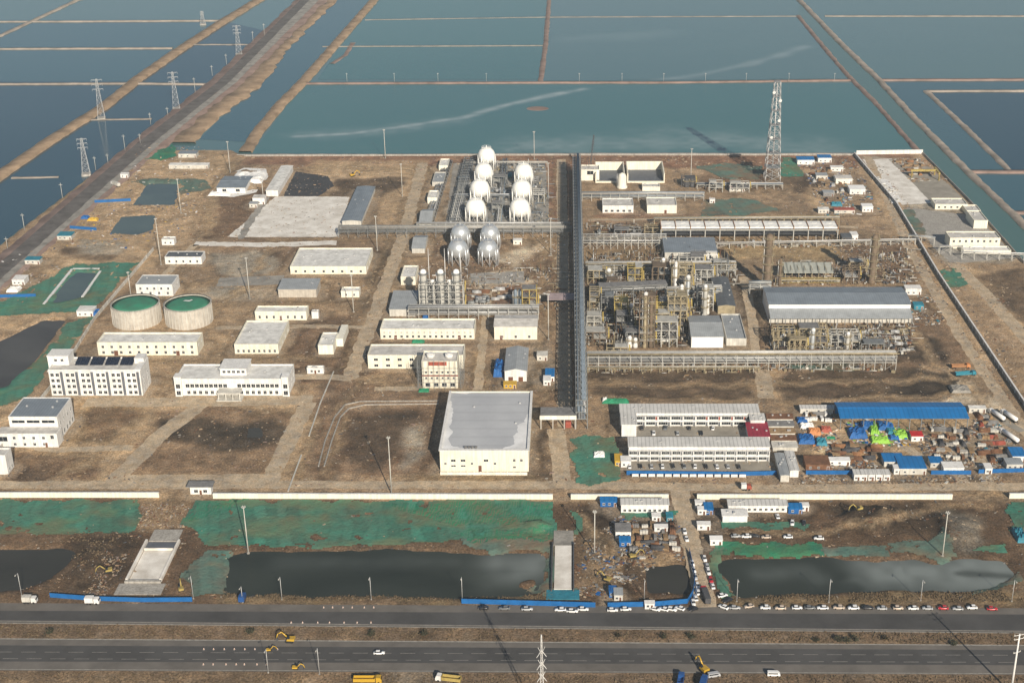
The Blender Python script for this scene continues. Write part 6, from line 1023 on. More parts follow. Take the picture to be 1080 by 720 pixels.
for k, (u, vb, vt) in enumerate(((8, 262, 250), (26, 243, 225), (66, 209, 193), (101, 179, 165), (114, 172, 162), (132, 159, 142), (148, 151, 141), (159, 131, 119), (177, 122, 113), (206, 98, 82), (224, 80, 69), (239, 68, 57), (267, 44, 33), (279, 38, 25))):
    x, y = G(u, vb); h = hgt(u, vb, vt); t = thing('power_pole', '%s wooden power pole along the causeway counted from the left' % ORD[k], 'power pole', (x, y, 0), 0, 'power poles along the causeway'); MB().cyl(0, 0, -.4, h, .26, 6, r1=.18).obj('pole', 'steel_pale', t); MB().box(-1.4, 1.4, -.12, .12, h-1.6, h-1.3).obj('crossarm', 'steel_pale', t)
def lattice(b, w0, w1, h, n, r, z0=0):
    def c(z, i):
        f = z/h; w = (w0+(w1-w0)*f)/2; s = ((-1,-1),(1,-1),(1,1),(-1,1))[i % 4]; return (s[0]*w, s[1]*w, z0+z)
    for k in range(n):
        za = h*(1-(1-k/n)**1.25); zb = h*(1-(1-(k+1)/n)**1.25)
        for i in range(4):
            b.rod(c(za, i), c(zb, i), r).rod(c(za, i), c(zb, i+1), r*.6).rod(c(za, i+1), c(zb, i), r*.6).rod(c(zb, i), c(zb, i+1), r*.6)
    return b
def pylon(label, u, vb, vt, arms=3, base=6, group='lattice pylons', r=.16):
    x, y = G(u, vb); h = hgt(u, vb, vt); t = thing('lattice_pylon', label, 'pylon', (x, y, 0), R(15), group)
    lattice(MB(), base, 1.2, h, 8, r).obj('tower', 'galvanised', t)
    for k in range(arms):
        z = h*(.98-.12*k); q = MB()
        for s in (-1, 1): q.rod((0, .5, z), (s*h*.13, 0, z+.2), r*.8).rod((0, -.5, z), (s*h*.13, 0, z+.2), r*.8).rod((0, 0, z-1.4), (s*h*.13, 0, z+.2), r*.7).rod((s*h*.13, 0, z+.2), (s*h*.13, 0, z-1.6), r*.9)
        q.obj('crossarm', 'galvanised', t)
    MB().box(-base/2-.6, base/2+.6, -base/2-.6, base/2+.6, -1.8, .15).obj('footing', 'concrete', t); return t
for a in (('pylon on the tan dyke in the left ponds', 107, 124, 83.5), ('pylon beside the causeway above the tan dyke', 186, 114, 76), ('pylon beside the causeway nearest the works', 91, 183, 146), ('farthest pylon beside the causeway', 252, 57, 27), ('small pylon at the end of the topmost left dyke', 214, 25, 12)): pylon(*a, r=.13)
# big lattice mast
x, y = G(814, 190); h = hgt(814, 190, 86); t = thing('lattice_mast', 'very tall lattice mast at the back of the works', 'mast', (x, y, 0))
def mast_w(z): return 4.6+7.4*(1-z/h)**1.1
for i, s in enumerate(((-1,-1),(1,-1),(1,1),(-1,1))):
    q = MB(); 
    for k in range(14): za, zb = h*k/14, h*(k+1)/14; q.rod((s[0]*mast_w(za)/2, s[1]*mast_w(za)/2, za-.3*(k == 0)), (s[0]*mast_w(zb)/2, s[1]*mast_w(zb)/2, zb), .26, 6)
    q.obj('leg', 'galvanised', t)
for k in range(14):
    za, zb = h*k/14, h*(k+1)/14; a, b = mast_w(za)/2, mast_w(zb)/2; q = MB()
    for (p1, p2) in (((-1,-1),(1,-1)),((1,-1),(1,1)),((1,1),(-1,1)),((-1,1),(-1,-1))): q.rod((p1[0]*a, p1[1]*a, za), (p2[0]*b, p2[1]*b, zb), .12).rod((p2[0]*a, p2[1]*a, za), (p1[0]*b, p1[1]*b, zb), .12).rod((p1[0]*b, p1[1]*b, zb), (p2[0]*b, p2[1]*b, zb), .14)
    q.obj('bracing', 'galvanised', t)
    if k % 2: MB().box(-b, b, -b, b, zb-.1, zb+.1).obj('platform', 'steel_grey', t)
MB().cyl(0, 0, 0, h, .5, 10).obj('flare_riser', 'galvanised', t)
for z, s in ((h*.9, -1), (h*.82, 1), (h*.62, 1), (h*.45, -1)): MB().rod((s*2.6, -3.0, z), (s*2.6, -3.6, z), 1.2, 12).obj('dish', 'white', t)
# tension pole pair by the highway
x, y = G(572, 768); h = hgt(572, 768, 669); t = thing('lattice_pylon', 'white lattice pylon top with slanted arms above the highway', 'pylon', (x, y, 0), R(12)); lattice(MB(), 2.0, .3, h, 14, .075).obj('tower', 'white', t)
for k in range(3):
    z = h*(.84-.13*k); q = MB()
    for s in (-1, 1): q.rod((0, .3, z), (s*1.8, 0, z-3.0), .09).rod((0, -.3, z), (s*1.8, 0, z-3.0), .09).rod((0, 0, z-1.5), (s*1.3, 0, z+1.4), .08)
    q.obj('crossarm', 'white', t)
x, y = G(1066, 730); h = hgt(1066, 730, 668); t = thing('power_pole', 'pale concrete power pole at the lower right corner', 'power pole', (x, y, 0)); MB().cyl(0, 0, -.3, h, .5, 10, r1=.28).obj('pole', 'white', t)
for z, L in ((h-.6, 2.2), (h-2.4, 2.0), (h-8.5, 1.5)):
    MB().rod((-L, -.6, z), (L, .6, z+.1), .12).obj('crossarm', 'white', t)
    for s in (-1, 0, 1): MB().lathe(s*L*.9, s*.5, [(.14, z+.1), (.2, z+.3), (.1, z+.7)], 6).obj('insulator', 'off_white', t)
# crawler crane at the far end of the main rack
x, y = G(622, 186); t = thing('crawler_crane', 'dark lattice boom crane behind the main pipe rack end', 'crane', (x, y, 0)); hb = hgt(622, 186, 144)
for s in (-2.2, 2.2): MB().box(s-.7, s+.7, -3.5, 3.5, -.1, 1.4).obj('track', 'rubber', t)
MB().box(-2, 2, -3.6, 2.4, 1.5, 4).obj('house', 'steel_yellow', t)
q = MB(); a, b = Vector((0, 2, 2.5)), Vector((3.2, 4, hb))
for s in ((-.7,-.7),(.7,-.7),(.7,.7),(-.7,.7)): q.rod(a+Vector((s[0], s[1], 0)), b+Vector((s[0]*.4, s[1]*.4, 0)), .22)
for k in range(14):
    p1, p2 = a.lerp(b, k/14), a.lerp(b, (k+1)/14); s = -1 if k % 2 else 1; q.rod(p1+Vector((-.6*s, -.6, 0)), p2+Vector((.6*s, -.6, 0)), .14).rod(p1+Vector((-.6*s, .6, 0)), p2+Vector((.6*s, .6, 0)), .14)
q.obj('boom', 'steel_dark', t); MB().rod(b, (b.x+.5, b.y-1, 14), .08).rod((b.x+.5, b.y-1, 14), (b.x+.5, b.y-1, 12.6), .4, 6).obj('hook_line', 'steel_dark', t); MB().rod((0, -3, 4), (-1.5, -4.5, 16), .2).rod((-1.5, -4.5, 16), b, .08).obj('gantry', 'steel_dark', t)
# ------------------------------------------------------------------ vehicles
def car_meshes():
    if 'car' in CACHE: return CACHE['car']
    sec = [(-2.3, .62, .45, .72), (-2.2, .80, .30, .86), (-1.2, .88, .28, .96), (.9, .90, .28, .98), (1.9, .84, .30, .86), (2.3, .66, .42, .66)]
    b = MB(); b.rings([[(x, -w, zl), (x, w, zl), (x, w*1.0, (zl+zh)/2), (x, w*.9, zh), (x, -w*.9, zh), (x, -w, (zl+zh)/2)] for x, w, zl, zh in sec])
    body = b
    g = MB().rings([[(-1.85,-.74,.92),(1.05,-.74,.96),(1.05,.74,.96),(-1.85,.74,.92)], [(-1.25,-.6,1.44),(.25,-.6,1.46),(.25,.6,1.46),(-1.25,.6,1.44)]], sm=False)
    r = MB().rings([[(-1.3,-.62,1.44),(.32,-.62,1.46),(.32,.62,1.46),(-1.3,.62,1.44)], [(-1.15,-.55,1.52),(.15,-.55,1.53),(.15,.55,1.53),(-1.15,.55,1.52)]], sm=False)
    wh = MB().rings([[(.32*math.cos(k*math.pi/5), y, .32+.32*math.sin(k*math.pi/5)) for k in range(10)] for y in (-.1, .1)])
    hl = MB().box(2.2, 2.3, -.14, .14, .55, .68)
    CACHE['car'] = (body, g.mesh('window_band', 'glass'), r, wh.mesh('wheel', 'rubber'), hl.mesh('headlight', 'white_clean')); return CACHE['car']
def car(label, u, v, paint, rz=0, group=None, van=False):
    body, gl, rf, wh, hl = car_meshes(); x, y = G(u, v); z = float(height(x, y)); t = thing('parked_car' if group and 'parked' in group else 'car', label, 'van' if van else 'car', (x, y, max(z, .01)), R(rz)+random.uniform(-.06, .06), group)
    if van:
        link('body', cached(('vb', paint), lambda: MB().rings([[(-2.5,-.85,.35),(2.5,-.8,.35),(2.5,.8,.35),(-2.5,.85,.35)], [(-2.5,-.88,1.2),(2.45,-.8,1.1),(2.45,.8,1.1),(-2.5,.88,1.2)], [(-2.45,-.78,1.98),(1.5,-.74,1.98),(1.5,.74,1.98),(-2.45,.78,1.98)]], sm=False).mesh('body', paint)), t)
        link('window_band', cached('vw', lambda: MB().box(-2.2, 1.55, -.87, .87, 1.25, 1.75).mesh('window_band', 'glass')), t)
    else:
        link('body', cached(('cb', paint), lambda: body.mesh('body', paint)), t); link('window_band', gl, t); link('roof', cached(('crf', paint), lambda: rf.mesh('roof', paint)), t)
    for a, b in ((1.4, .8), (1.4, -.8), (-1.4, .8), (-1.4, -.8)): link('wheel', wh, t, (a, b, 0))
    if not van: k_ = random.uniform(.92, 1.08); t.scale = (k_, random.uniform(.95, 1.06), random.choice((1, 1, 1.18)))
    for b in (-.55, .55): link('headlight', hl, t, (0 if not van else .2, b, 0))
    return t
PN = {'w': 'car_white', 's': 'car_silver', 'k': 'car_black', 'r': 'car_red', 'b': 'car_beige', 'g': 'car_grey'}; NW = {'w': 'white', 's': 'silver', 'k': 'black', 'r': 'red', 'b': 'beige', 'g': 'grey'}
def car_row(items, where, group, rz):
    tot = {}
    for it in items: tot[it[2]] = tot.get(it[2], 0)+1
    seen = {}
    for it in items:
        u, v, c = it[:3]; seen[c] = seen.get(c, 0)+1
        lb = '%s car parked %s' % (NW[c], where) if tot[c] == 1 else '%s %s car %s' % (ORD[seen[c]-1], NW[c], where)
        car(lb, u, v, PN[c], (it[3] if len(it) > 3 else rz)+random.choice((0, 180)), group)
car_row([(807,641.5,'w'),(823,642,'b'),(840.5,641.5,'w'),(854,641.5,'g'),(867.5,641.5,'w'),(884.5,641.5,'b'),(900,641.8,'w'),(915,641.5,'k'),(930,642,'s'),(947,642,'b'),(963,642,'w'),(978,642,'s'),(994.5,642,'r'),(1010,642.4,'s'),(1025,641.5,'w')], 'from the left in the highway row right of the lane', 'cars parked on the highway verge', 0)
car('red car at the right end of the verge row', 1046, 642.5, 'car_red', 0, 'cars parked on the highway verge')
car_row([(510,642,'k'),(532,642,'g'),(556,643,'s'),(591,643.5,'w'),(603.5,645,'w'),(615,643,'w'),(646,644,'w'),(660,643,'w',5),(691,643,'w',-25),(700,643,'w',-20),(708,643,'w',-25),(717,642,'w',-30),(731,643,'k',30)], 'from the left beside the blue hoarding', 'cars parked along the blue hoarding', 0)
car_row([(722,561,'w'),(724,569,'w'),(730,595,'w'),(731.5,602,'w'),(733,609,'s'),(735.5,618,'w'),(736,625,'w'),(733.5,631,'w'),(731,636,'w')], 'from the wall down the left of the entry lane', 'cars parked down the entry lane', 97)
car_row([(743,590,'w'),(745.5,597,'s'),(747,604,'w'),(749.5,612,'r'),(751.5,619,'w')], 'from the wall down the right of the entry lane', 'cars parked down the entry lane', 97)
car_row([(762,629,'w',20),(767.5,634,'k',30),(763,641,'w',-35),(775,641.5,'s',0),(790,640,'b',15)], 'in the cluster at the entry lane corner counted from the left', 'cars parked by the entry lane corner', 0)
car_row([(776,566,'s'),(787,566.5,'w'),(796,566,'k'),(808,567,'b'),(831,567,'w'),(863.5,568.5,'w'),(835.5,552,'w',80),(848,552,'k',80),(820,545,'w',90)], 'below the white office row counted from the left', 'cars parked below the white office row', 0)
car_row([(677+k*12.5, 457.5 if k % 2 else 452, c, 90 if k % 2 else 80) for k, c in enumerate('kwgskkw')], 'counted from the left in the camp courtyard', 'cars parked in the camp courtyard', 90)
car_row([(664+k*11.5, 492.5, c, 90) for k, c in enumerate('wkswkgwkwsk')], 'counted from the left before the front camp block', 'cars parked before the camp front block', 90)
car('dark windowed white car driving on the near carriageway', 400, 689, 'car_white', 0); car('white van driving on the near carriageway at right', 816, 712, 'car_white', 0, None, True); car('white van partly on the near verge right of the yellow digger', 753, 713, 'car_silver', 10, None, True)
def wheelset(t, xs, ys, r=.5, wd=.35):
    me = cached(('tw', r), lambda: MB().rings([[(r*math.cos(k*math.pi/6), y, r+r*math.sin(k*math.pi/6)) for k in range(12)] for y in (-wd/2, wd/2)]).mesh('wheel', 'rubber'))
    for a in xs:
        for b in (-ys, ys): link('wheel', me, t, (a, b, 0))
def truck(label, u, v, L, rz, cab, load, kind='box', group=None):
    x, y = G(u, v); t = thing('truck', label, 'truck', (x, y, max(float(height(x, y)), .01)), R(rz), group)
    MB().rings([[(L/2-2.2,-1.15,.6),(L/2,-1.15,.6),(L/2,1.15,.6),(L/2-2.2,1.15,.6)], [(L/2-2.2,-1.15,1.8),(L/2,-1.15,1.7),(L/2,1.15,1.7),(L/2-2.2,1.15,1.8)], [(L/2-2.2,-1.1,2.8),(L/2-.5,-1.1,2.8),(L/2-.5,1.1,2.8),(L/2-2.2,1.1,2.8)]], sm=False).obj('cab', cab, t)
    MB().box(L/2-.3, L/2-.02, -.95, .95, 1.8, 2.4).obj('windscreen', 'glass', t); MB().box(-L/2, L/2-2.3, -.45, .45, .6, .95).obj('chassis', 'steel_dark', t)
    if kind == 'tank': MB().drum((-L/2+.2, 0, 2.1), (L/2-2.6, 0, 2.1), 1.15, 14).obj('tank', load, t)
    elif kind == 'tip': MB().box(-L/2, L/2-2.5, -1.2, 1.2, .96, 1.2).box(-L/2, -L/2+.15, -1.2, 1.2, 1.2, 2.5).box(L/2-2.65, L/2-2.5, -1.2, 1.2, 1.2, 2.7).box(-L/2+.15, L/2-2.65, -1.2, -1.05, 1.2, 2.4).box(-L/2+.15, L/2-2.65, 1.05, 1.2, 1.2, 2.4).obj('tipper_body', load, t)
    else: MB().box(-L/2, L/2-2.5, -1.2, 1.2, .96, 3.3).obj('cargo_box', load, t)
    wheelset(t, (L/2-1.2, -L/2+1, -L/2+2.3), 1.0); return t
truck('long dark truck parked across the entry lane mouth', 744, 630, 11, 97, 'car_red', 'steel_dark'); truck('white tanker nearest the blue fence at the right yard road', 1064, 462, 15, 112, 'white', 'white_clean', 'tank', 'white tankers by the right yard road'); truck('white tanker left in the upper pair by the right yard road', 1051, 440, 13, 112, 'white', 'white_clean', 'tank', 'white tankers by the right yard road'); truck('white tanker right in the upper pair by the right yard road', 1064, 441, 13, 112, 'white', 'white_clean', 'tank', 'white tankers by the right yard road')
truck('orange truck on the dark plot at right', 1013, 388, 11, 5, 'orange', 'steel_orange', 'tip'); truck('teal truck on the dark plot at right', 1018, 396, 12, 8, 'tarp_teal', 'tarp_teal', 'tip'); truck('yellow crane truck at the bottom edge left of centre', 388, 719, 11, 0, 'car_yellow', 'car_yellow', 'tip'); truck('white cabbed yellow truck at the bottom edge', 473, 718, 10, 170, 'white', 'steel_yellow', 'tip'); truck('blue truck at the bottom edge right of centre', 718, 719, 7, 80, 'car_blue', 'car_blue', 'tip'); truck('second blue truck at the bottom edge beside the yellow digger', 742, 722, 7, 75, 'car_blue', 'car_blue', 'box')
truck('small white lorry on the left verge by the blue hoarding', 98, 636, 6, 0, 'white', 'white'); truck('white lorry parked against the left blue hoarding', 32, 635, 6, 0, 'white', 'off_white'); truck('pale truck on the causeway above the left basins', 122, 196, 11, 136, 'white', 'off_white'); truck('white lorry by the front camp gate', 787, 516, 5, 0, 'steel_red', 'white'); truck('small blue lorry beyond the left hoarding end', 256, 633, 5, 90, 'car_blue', 'car_blue')
def excavator(label, u, v, rz, m='steel_yellow', s=1., group='yellow excavators'):
    x, y = G(u, v); t = thing('excavator', label, 'excavator', (x, y, max(float(height(x, y)), .01)), R(rz), group); t.scale = (s*.82,)*3
    for b in (-1.1, 1.1): MB().rings([[(-1.9, b-.35, .5), (-1.6, b-.35, .05), (1.6, b-.35, .05), (1.9, b-.35, .5), (1.6, b-.35, .9), (-1.6, b-.35, .9)], [(-1.9, b+.35, .5), (-1.6, b+.35, .05), (1.6, b+.35, .05), (1.9, b+.35, .5), (1.6, b+.35, .9), (-1.6, b+.35, .9)]], sm=False).obj('track', 'rubber', t)
    MB().rings([[(-2.2,-1.3,1.0),(1.3,-1.3,1.0),(1.3,1.3,1.0),(-2.2,1.3,1.0)], [(-2.3,-1.3,2.2),(1.0,-1.3,2.0),(1.0,1.3,2.0),(-2.3,1.3,2.2)]], sm=False).obj('house', m, t)
    MB().rings([[(-.2,.3,2.05),(1.35,.3,2.05),(1.35,1.3,2.05),(-.2,1.3,2.05)], [(-.1,.4,3.1),(.9,.4,3.1),(.9,1.2,3.1),(-.1,1.2,3.1)]], sm=False).obj('cab', 'glass', t)
    MB().rod((1.0, -.3, 1.8), (3.6, -.3, 4.6), .38, 6, r1=.3).rod((3.6, -.3, 4.6), (5.4, -.3, 3.6), .3, 6).obj('boom', m, t); a = MB().rod((5.4, -.3, 3.7), (6.3, -.3, 1.2), .26, 6).obj('arm', m, t)
    MB().rings([[(5.7,-.9,1.3),(6.6,-.9,1.3),(6.6,.3,1.3),(5.7,.3,1.3)], [(5.5,-.85,.2),(6.2,-.85,.1),(6.2,.25,.1),(5.5,.25,.2)]], sm=False).obj('bucket', 'steel_dark', a); return t
for a in (('excavator digging left of the culvert', 114, 603, 200), ('excavator at the right end of the culvert hoarding', 191, 622, 110), ('excavator on the spoil heap behind the right ditch', 905, 541, 200), ('excavator digging in the highway median', 306, 676, 175, 'car_yellow', 1.1), ('yellow digger at the bottom edge beside the blue truck', 742, 707, 120, 'car_yellow', 1.2), ('excavator on the earth by the bridge works', 640, 612, 150), ('excavator by the tank farm road', 372, 186, 30, 'yellow', 1.2), ('excavator on the debris heap left of the entry lane', 668, 588, 20), ('small excavator at the near carriageway roadworks', 312, 705, 0, 'yellow', .7), ('small excavator at the left roadworks lamp post', 284, 686, 10, 'yellow', .6)): excavator(*a)
# roadworks cones and the verge shrubs
for nm, uu, v in (('near lane line', [215+k*11 for k in range(8)], 684.5), ('near edge line', [215+k*11 for k in range(7)], 700.5), ('far lane shoulder', [340+k*11 for k in range(6)], 640.5), ('far lane line', [306+k*14 for k in range(7)], 656.5)):
    for k, u in enumerate(uu):
        x, y = G(u+random.uniform(-1.5, 1.5), v); t = thing('traffic_cone', '%s roadworks cone from the left on the %s' % (ORD[k], nm), 'cone', (x, y, .02), 0, 'roadworks cones'); link('cone', cached('cone', lambda: MB().lathe(0, 0, [(.26, .06), (.06, .8)], 8).mesh('cone', 'orange')), t); link('base', cached('coneb', lambda: MB().box(-.3, .3, -.3, .3, 0, .06).mesh('base', 'white')), t); link('band', cached('conec', lambda: MB().lathe(0, 0, [(.19, .35), (.13, .6)], 8, cap=False).mesh('band', 'white_clean')), t)
def shrub_mesh(seed):
    rr = random.Random(seed); b = MB(); w_ = MB()
    for k in range(7):
        a = rr.random()*6.3; e = Vector((math.cos(a)*rr.uniform(.4, 1.1), math.sin(a)*rr.uniform(.4, 1.1), rr.uniform(.8, 1.8))); w_.rod((0, 0, -.1), e, .06, 4, r1=.02)
        for j in range(26):
            c = e*rr.uniform(.35, 1)+Vector((rr.gauss(0, .3), rr.gauss(0, .3), rr.gauss(0, .22))); s = rr.uniform(.12, .26); d1 = Vector((rr.gauss(0, 1), rr.gauss(0, 1), rr.gauss(0, 1))).normalized()*s; d2 = d1.orthogonal().normalized()*s; b.face([c-d1, c+d2, c+d1, c-d2])
    return w_.mesh('branches', 'timber'), b.mesh('foliage', 'leaf_dark')
SH = [shrub_mesh(k) for k in range(4)]
for k, (u, v) in enumerate(((52, 667), (263, 668), (391, 669), (447, 669), (653, 671), (699, 672), (729, 672), (884, 675), (893, 677), (903, 675), (933, 674), (860, 676), (1005, 679))):
    x, y = G(u, v); t = thing('shrub', '%s dark dry shrub from the left in the highway median' % ORD[k], 'shrub', (x, y, 0), k, 'shrubs in the highway median'); t.scale = (1.5, 1.5, 1.1)
    link('branches', SH[k % 4][0], t); link('foliage', SH[k % 4][1], t)
# ------------------------------------------------------------------ uncountable litter and dry grass
def litter(label, px, n, smin, smax, mats_, seed, cat='debris', flat=.5, name='debris'):
    rr = random.Random(seed); p = PW(px); a = np.array(p); q = MB(); k = 0
    x0, y0 = a.min(0); x1, y1 = a.max(0); xs = np.array([rr.uniform(x0, x1) for _ in range(n*3)]); ys = np.array([rr.uniform(y0, y1) for _ in range(n*3)]); ok = inside(xs, ys, p); cl = vnoise(xs, ys, 8, seed) > rr.random()*.35+.25
    for x, y in zip(xs[ok & cl][:n], ys[ok & cl][:n]):
        s = rr.uniform(smin, smax)*rr.random()**.6; z = float(height(x, y)); m = rr.randrange(len(mats_)); h = s*rr.uniform(.2, .9)*flat
        q.obox(x, y, z+h*.4, s*rr.uniform(.5, 2.4), s*rr.uniform(.4, 1), h, rr.random()*3.1, m)
    return tag(q.obj(name, mats_), label, cat, None, 'stuff')
DM = ['rust', 'timber', 'off_white', 'grey_mid', 'steel_dark', 'concrete', 'bank', 'dirt_road', 'steel_brown', 'steel_dark']
EM = ['dirt_road', 'bank', 'rust', 'gravel', 'bank', 'timber', 'bank_grey', 'steel_dark', 'bank_red', 'bank', 'dirt_road']
litter('building materials heaped between the bridge and the entry lane', [(606,532),(716,545),(722,590),(690,598),(640,628),(608,628)], 1300, .4, 1.7, DM+['timber', 'rust', 'grey_mid', 'steel_brown', 'tarp_blue'], 3)
litter('stacked materials and scrap in the storage yard', [(845,432),(880,432),(885,470),(848,478)], 325, .5, 2.0, DM+['white', 'tarp_blue', 'orange'], 4); litter('rows of bundled steel and timber in the storage yard', [(875,466),(925,466),(930,495),(870,495)], 562, .5, 2.0, ['rust', 'timber', 'steel_orange', 'steel_dark', 'off_white', 'grey_mid'], 5)
litter('scrap heaps right of the red box in the storage yard', [(968,446),(1030,450),(1030,492),(985,495),(970,470)], 937, .4, 1.9, DM, 6); litter('mixed scrap at the right end of the storage yard', [(1032,432),(1050,440),(1075,475),(1070,495),(1036,495),(1025,450)], 1187, .4, 1.8, DM+['steel_orange', 'white', 'tarp_teal'], 7)
litter('coloured bits scattered among the covered heaps', [(893,444),(958,444),(960,470),(895,470)], 260, .8, 2.2, ['lime', 'tarp_blue', 'yellow', 'white', 'tarp_green'], 8); litter('scrap along the lane below the storage yard', [(845,501),(1060,501),(1060,510),(845,510)], 525, .3, 1.4, DM, 9)
litter('stored goods in the upper right camp', [(838,166),(900,166),(930,225),(870,228),(850,190)], 775, .6, 2.2, DM+['white', 'tarp_blue', 'tarp_teal'], 10); litter('materials stacked in the right yard', [(938,168),(972,166),(1000,190),(960,192)], 475, .6, 2.0, ['timber', 'rust', 'steel_orange', 'off_white', 'bank'], 11); litter('white bundles along the left of the right yard', [(922,186),(935,188),(950,212),(942,216)], 160, 1, 3, ['white', 'off_white'], 12)
litter('rubble along the causeway side of the works', [(150,150),(215,155),(240,190),(205,235),(150,230),(130,185)], 775, .4, 1.8, EM+['white'], 13); litter('rubble and goods around the small upper left basins', [(90,220),(200,200),(215,245),(140,262),(66,262)], 700, .4, 1.8, EM+['tarp_blue', 'white', 'yellow'], 14); litter('rubble beside the causeway at far left', [(0,275),(66,250),(60,300),(0,320)], 450, .4, 1.6, EM+['white'], 15)
litter('earth clods and rubble across the left half of the works', [(90,400),(235,175),(440,170),(400,400),(330,515),(-40,515)], 5200, .25, 1.1, EM, 16, flat=.45); litter('earth clods and rubble across the middle of the works', [(330,515),(400,300),(445,172),(605,172),(612,515)], 4200, .25, 1.1, EM, 17, flat=.45); litter('earth clods and rubble across the right half of the works', [(615,515),(615,172),(905,172),(1080,430),(1085,515)], 7000, .25, 1.2, EM, 18, flat=.45); litter('clods and rubble on the strip outside the cream wall', [(-20,527),(1080,528),(1080,634),(-20,630)], 3400, .25, 1.0, EM[:5]+['steel_dark'], 19, flat=.45); litter('rubble in the tank farm and around the columns', [(400,335),(445,240),(600,240),(600,335)], 1125, .3, 1.5, EM+['white'], 20); litter('rubble and rock along the back boundary', [(262,166),(905,164),(905,178),(262,180)], 1375, .4, 1.5, EM, 21); litter('rubble on the right boundary track', [(905,168),(930,170),(1085,420),(1060,430)], 1125, .3, 1.4, EM, 22); litter('rubble outside the right boundary wall', [(990,275),(1040,275),(1085,330),(1085,420)], 562, .3, 1.4, EM, 23); litter('fittings and scrap behind the right process units', [(870,252),(960,255),(990,300),(900,300)], 1100, .4, 1.6, DM, 24); litter('litter at the long hall right end', [(955,305),(985,312),(1000,345),(965,345)], 275, .5, 1.6, DM+['tarp_teal', 'white'], 25)
def grass(label, px, n, seed, m='straw'):
    rr = random.Random(seed); p = PW(px); a = np.array(p); x0, y0 = a.min(0); x1, y1 = a.max(0); q = MB(); xs = np.array([rr.uniform(x0, x1) for _ in range(n)]); ys = np.array([rr.uniform(y0, y1) for _ in range(n)]); ok = inside(xs, ys, p) & (vnoise(xs, ys, 6, seed) > .35)
    for x, y in zip(xs[ok], ys[ok]):
        z = float(height(x, y))
        for _ in range(3):
            a_ = rr.random()*6.3; s = rr.uniform(.2, .6); h = rr.uniform(.2, .7); q.face([(x-s*math.cos(a_), y-s*math.sin(a_), z-.05), (x+s*math.cos(a_), y+s*math.sin(a_), z-.05), (x+rr.gauss(0, .3), y+rr.gauss(0, .3), z+h)])
    return tag(q.obj('dry_grass', m), label, 'grass', None, 'stuff')
grass('dry grass on the highway verge by the middle ditch', [(235,622),(585,626),(585,635),(235,633)], 2600, 1); grass('dry grass on the highway verge by the right ditch', [(765,626),(1078,622),(1078,634),(765,636)], 2600, 2); grass('dry grass in the highway median', [(-10,658),(1090,668),(1090,679),(-10,672)], 4200, 3); grass('dry grass on the near highway verge', [(-10,709),(1090,713),(1090,722),(-10,722)], 2200, 4); grass('dry weeds beside the left ditch', [(60,562),(140,560),(90,600),(70,596)], 500, 5)
litter('earth and rubble strewn over the half-built bridge ends', [(584,558),(608,558),(606,580),(586,580)], 260, .25, .9, ['bank', 'concrete', 'rust', 'dirt_road'], 33)
litter('broken concrete and clods around the culvert works', [(150,530),(205,530),(200,556),(150,556),(128,600),(112,628),(90,628),(110,585),(140,560)], 900, .25, 1.0, ['concrete', 'bank', 'rust', 'bank_red', 'dirt_road', 'timber'], 31)
def bundle(label, u, v, rz, m, kind, group, s=1.):
    def mk():
        b = MB()
        if kind == 'pipe':
            for r_, n in enumerate((5, 4, 3)):
                for i in range(n): y_ = (i-(n-1)/2)*.62; b.rod((-3, y_, .3+r_*.54), (3, y_, .3+r_*.54), .3, 8)
        elif kind == 'plank':
            for r_ in range(4):
                for i in range(5): b.obox(random.uniform(-.15, .15), (i-2)*.5, .2+r_*.34, 4.2, .42, .28, random.uniform(-.03, .03))
        else:
            for r_ in range(2):
                for i in range(3): b.obox((i-1)*1.15, random.uniform(-.1, .1), .45+r_*.85, 1.05, 1.3, .8, random.uniform(-.08, .08))
        return b.mesh('bundle', m)
    x, y = G(u, v); t = thing('material_stack', label, 'material stack', (x, y, max(float(height(x, y)), 0)), R(rz), group); t.scale = (s, s, s)
    link('bundle', cached(('bundle', kind, m), mk), t)
    for a_ in (-1.1, 1.1): link('bearer', cached('bearer', lambda: MB().box(-.1, .1, -1.5, 1.5, -.1, .06).mesh('bearer', 'timber')), t, (a_, 0, 0))
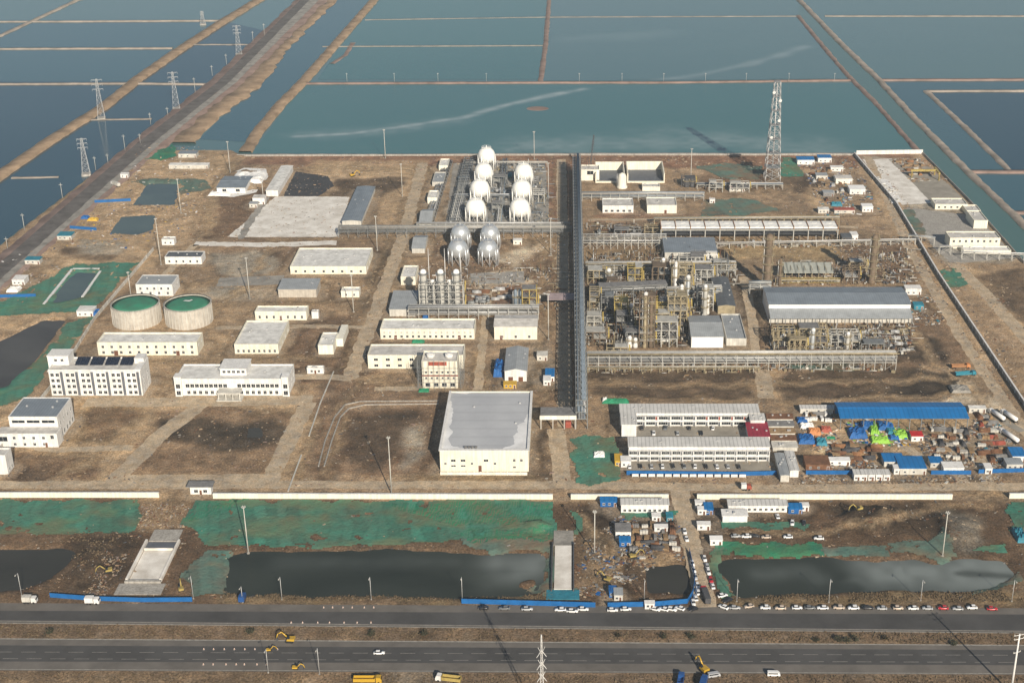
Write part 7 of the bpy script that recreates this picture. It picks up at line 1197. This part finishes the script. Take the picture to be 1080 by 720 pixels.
for nm, px, rows_, kinds, g in (('left of the blue bottom stores', [(878,469),(926,469),(930,486),(874,486)], (4, 7), (('pipe', 'rust'), ('plank', 'timber'), ('pipe', 'steel_orange'), ('plank', 'steel_brown'), ('pipe', 'steel_dark')), 'stacks left of the blue bottom stores'),
   ('right of the red box', [(980,450),(1022,452),(1028,488),(984,486)], (5, 6), (('crate', 'off_white'), ('plank', 'timber'), ('pipe', 'grey_mid'), ('crate', 'rust'), ('pipe', 'steel_dark'), ('plank', 'concrete')), 'stacks right of the red box'),
   ('stored beside the white tankers', [(1030,436),(1044,436),(1062,486),(1036,490)], (7, 4), (('pipe', 'rust'), ('crate', 'timber'), ('plank', 'off_white'), ('pipe', 'steel_red'), ('pipe', 'grey_mid')), 'stacks beside the white tankers'),
   ('at the storage yard left end', [(848,436),(874,436),(878,446),(846,446)], (2, 4), (('crate', 'white'), ('pipe', 'grey_mid'), ('plank', 'timber')), 'stacks in the left of the storage yard'),
   ('in the upper right camp', [(850,180),(876,176),(900,212),(872,216)], (5, 4), (('pipe', 'rust'), ('crate', 'off_white'), ('plank', 'timber'), ('pipe', 'galvanised')), 'stacks in the upper right camp'),
   ('in the right yard', [(945,170),(968,168),(985,184),(958,186)], (4, 5), (('plank', 'timber'), ('pipe', 'steel_orange'), ('crate', 'off_white')), 'stacks in the right yard'),
   ('in the front material yard', [(655,552),(712,552),(716,584),(664,586)], (5, 6), (('pipe', 'rust'), ('plank', 'timber'), ('crate', 'grey_mid'), ('pipe', 'steel_dark'), ('crate', 'off_white')), 'stacks in the front material yard'),
   ('by the right end of the long hall', [(905,348),(955,346),(962,366),(912,370)], (3, 6), (('pipe', 'galvanised'), ('crate', 'rust'), ('pipe', 'steel_tan'), ('plank', 'concrete')), 'stacks by the right end of the long hall'),
   ('beside the capped columns yard', [(500,304),(540,302),(542,318),(500,320)], (2, 5), (('pipe', 'galvanised'), ('crate', 'off_white'), ('pipe', 'rust')), 'stacks by the capped columns')):
    KN = {'pipe': 'pipe', 'plank': 'plank', 'crate': 'crate'}; CN = {'rust': 'rusty', 'timber': 'timber brown', 'steel_orange': 'orange', 'steel_brown': 'dark brown', 'steel_dark': 'dark', 'off_white': 'off-white', 'grey_mid': 'grey', 'concrete': 'concrete grey', 'steel_red': 'red', 'white': 'white', 'galvanised': 'pale metal', 'steel_tan': 'tan'}
    for i in range(rows_[0]):
        cn_ = -1
        for j in range(rows_[1]):
            a_, b_, c_, d_ = px; s_, t_ = (j+.5)/rows_[1], (i+.5)/rows_[0]; u = (a_[0]*(1-s_)+b_[0]*s_)*(1-t_)+(d_[0]*(1-s_)+c_[0]*s_)*t_+random.uniform(-2, 2); v = (a_[1]*(1-s_)+b_[1]*s_)*(1-t_)+(d_[1]*(1-s_)+c_[1]*s_)*t_+random.uniform(-1, 1)
            if random.random() < .15: continue
            cn_ += 1
            k_, m_ = kinds[(i*3+j*2+(i*j) % 3) % len(kinds)]; bundle('%s %s stack, %s in %s row %s' % (CN[m_], KN[k_], ORD[cn_], ORD[i], nm), u, v, random.choice((0, 0, 90))+random.uniform(-8, 8), m_, k_, g, random.uniform(.85, 1.15))
finish_ground()
# ------------------------------------------------------------------ haze
HAZE_DENSITY = 0.00008
hm = bpy.data.materials.new('haze'); hm.use_nodes = True; N = hm.node_tree.nodes; N.remove(N['Principled BSDF'])
pv = N.new('ShaderNodeVolumePrincipled'); pv.inputs['Color'].default_value = (.80, .92, 1, 1); pv.inputs['Density'].default_value = HAZE_DENSITY; pv.inputs['Anisotropy'].default_value = .0
hm.node_tree.links.new(pv.outputs[0], N['Material Output'].inputs['Volume']); MATS['haze'] = hm
ho = MB().box(-14500, 14500, -3500, 26500, -5, 360).obj('haze', 'haze'); tag(ho, 'thin pale haze over the whole site and ponds', 'haze', None, 'stuff')
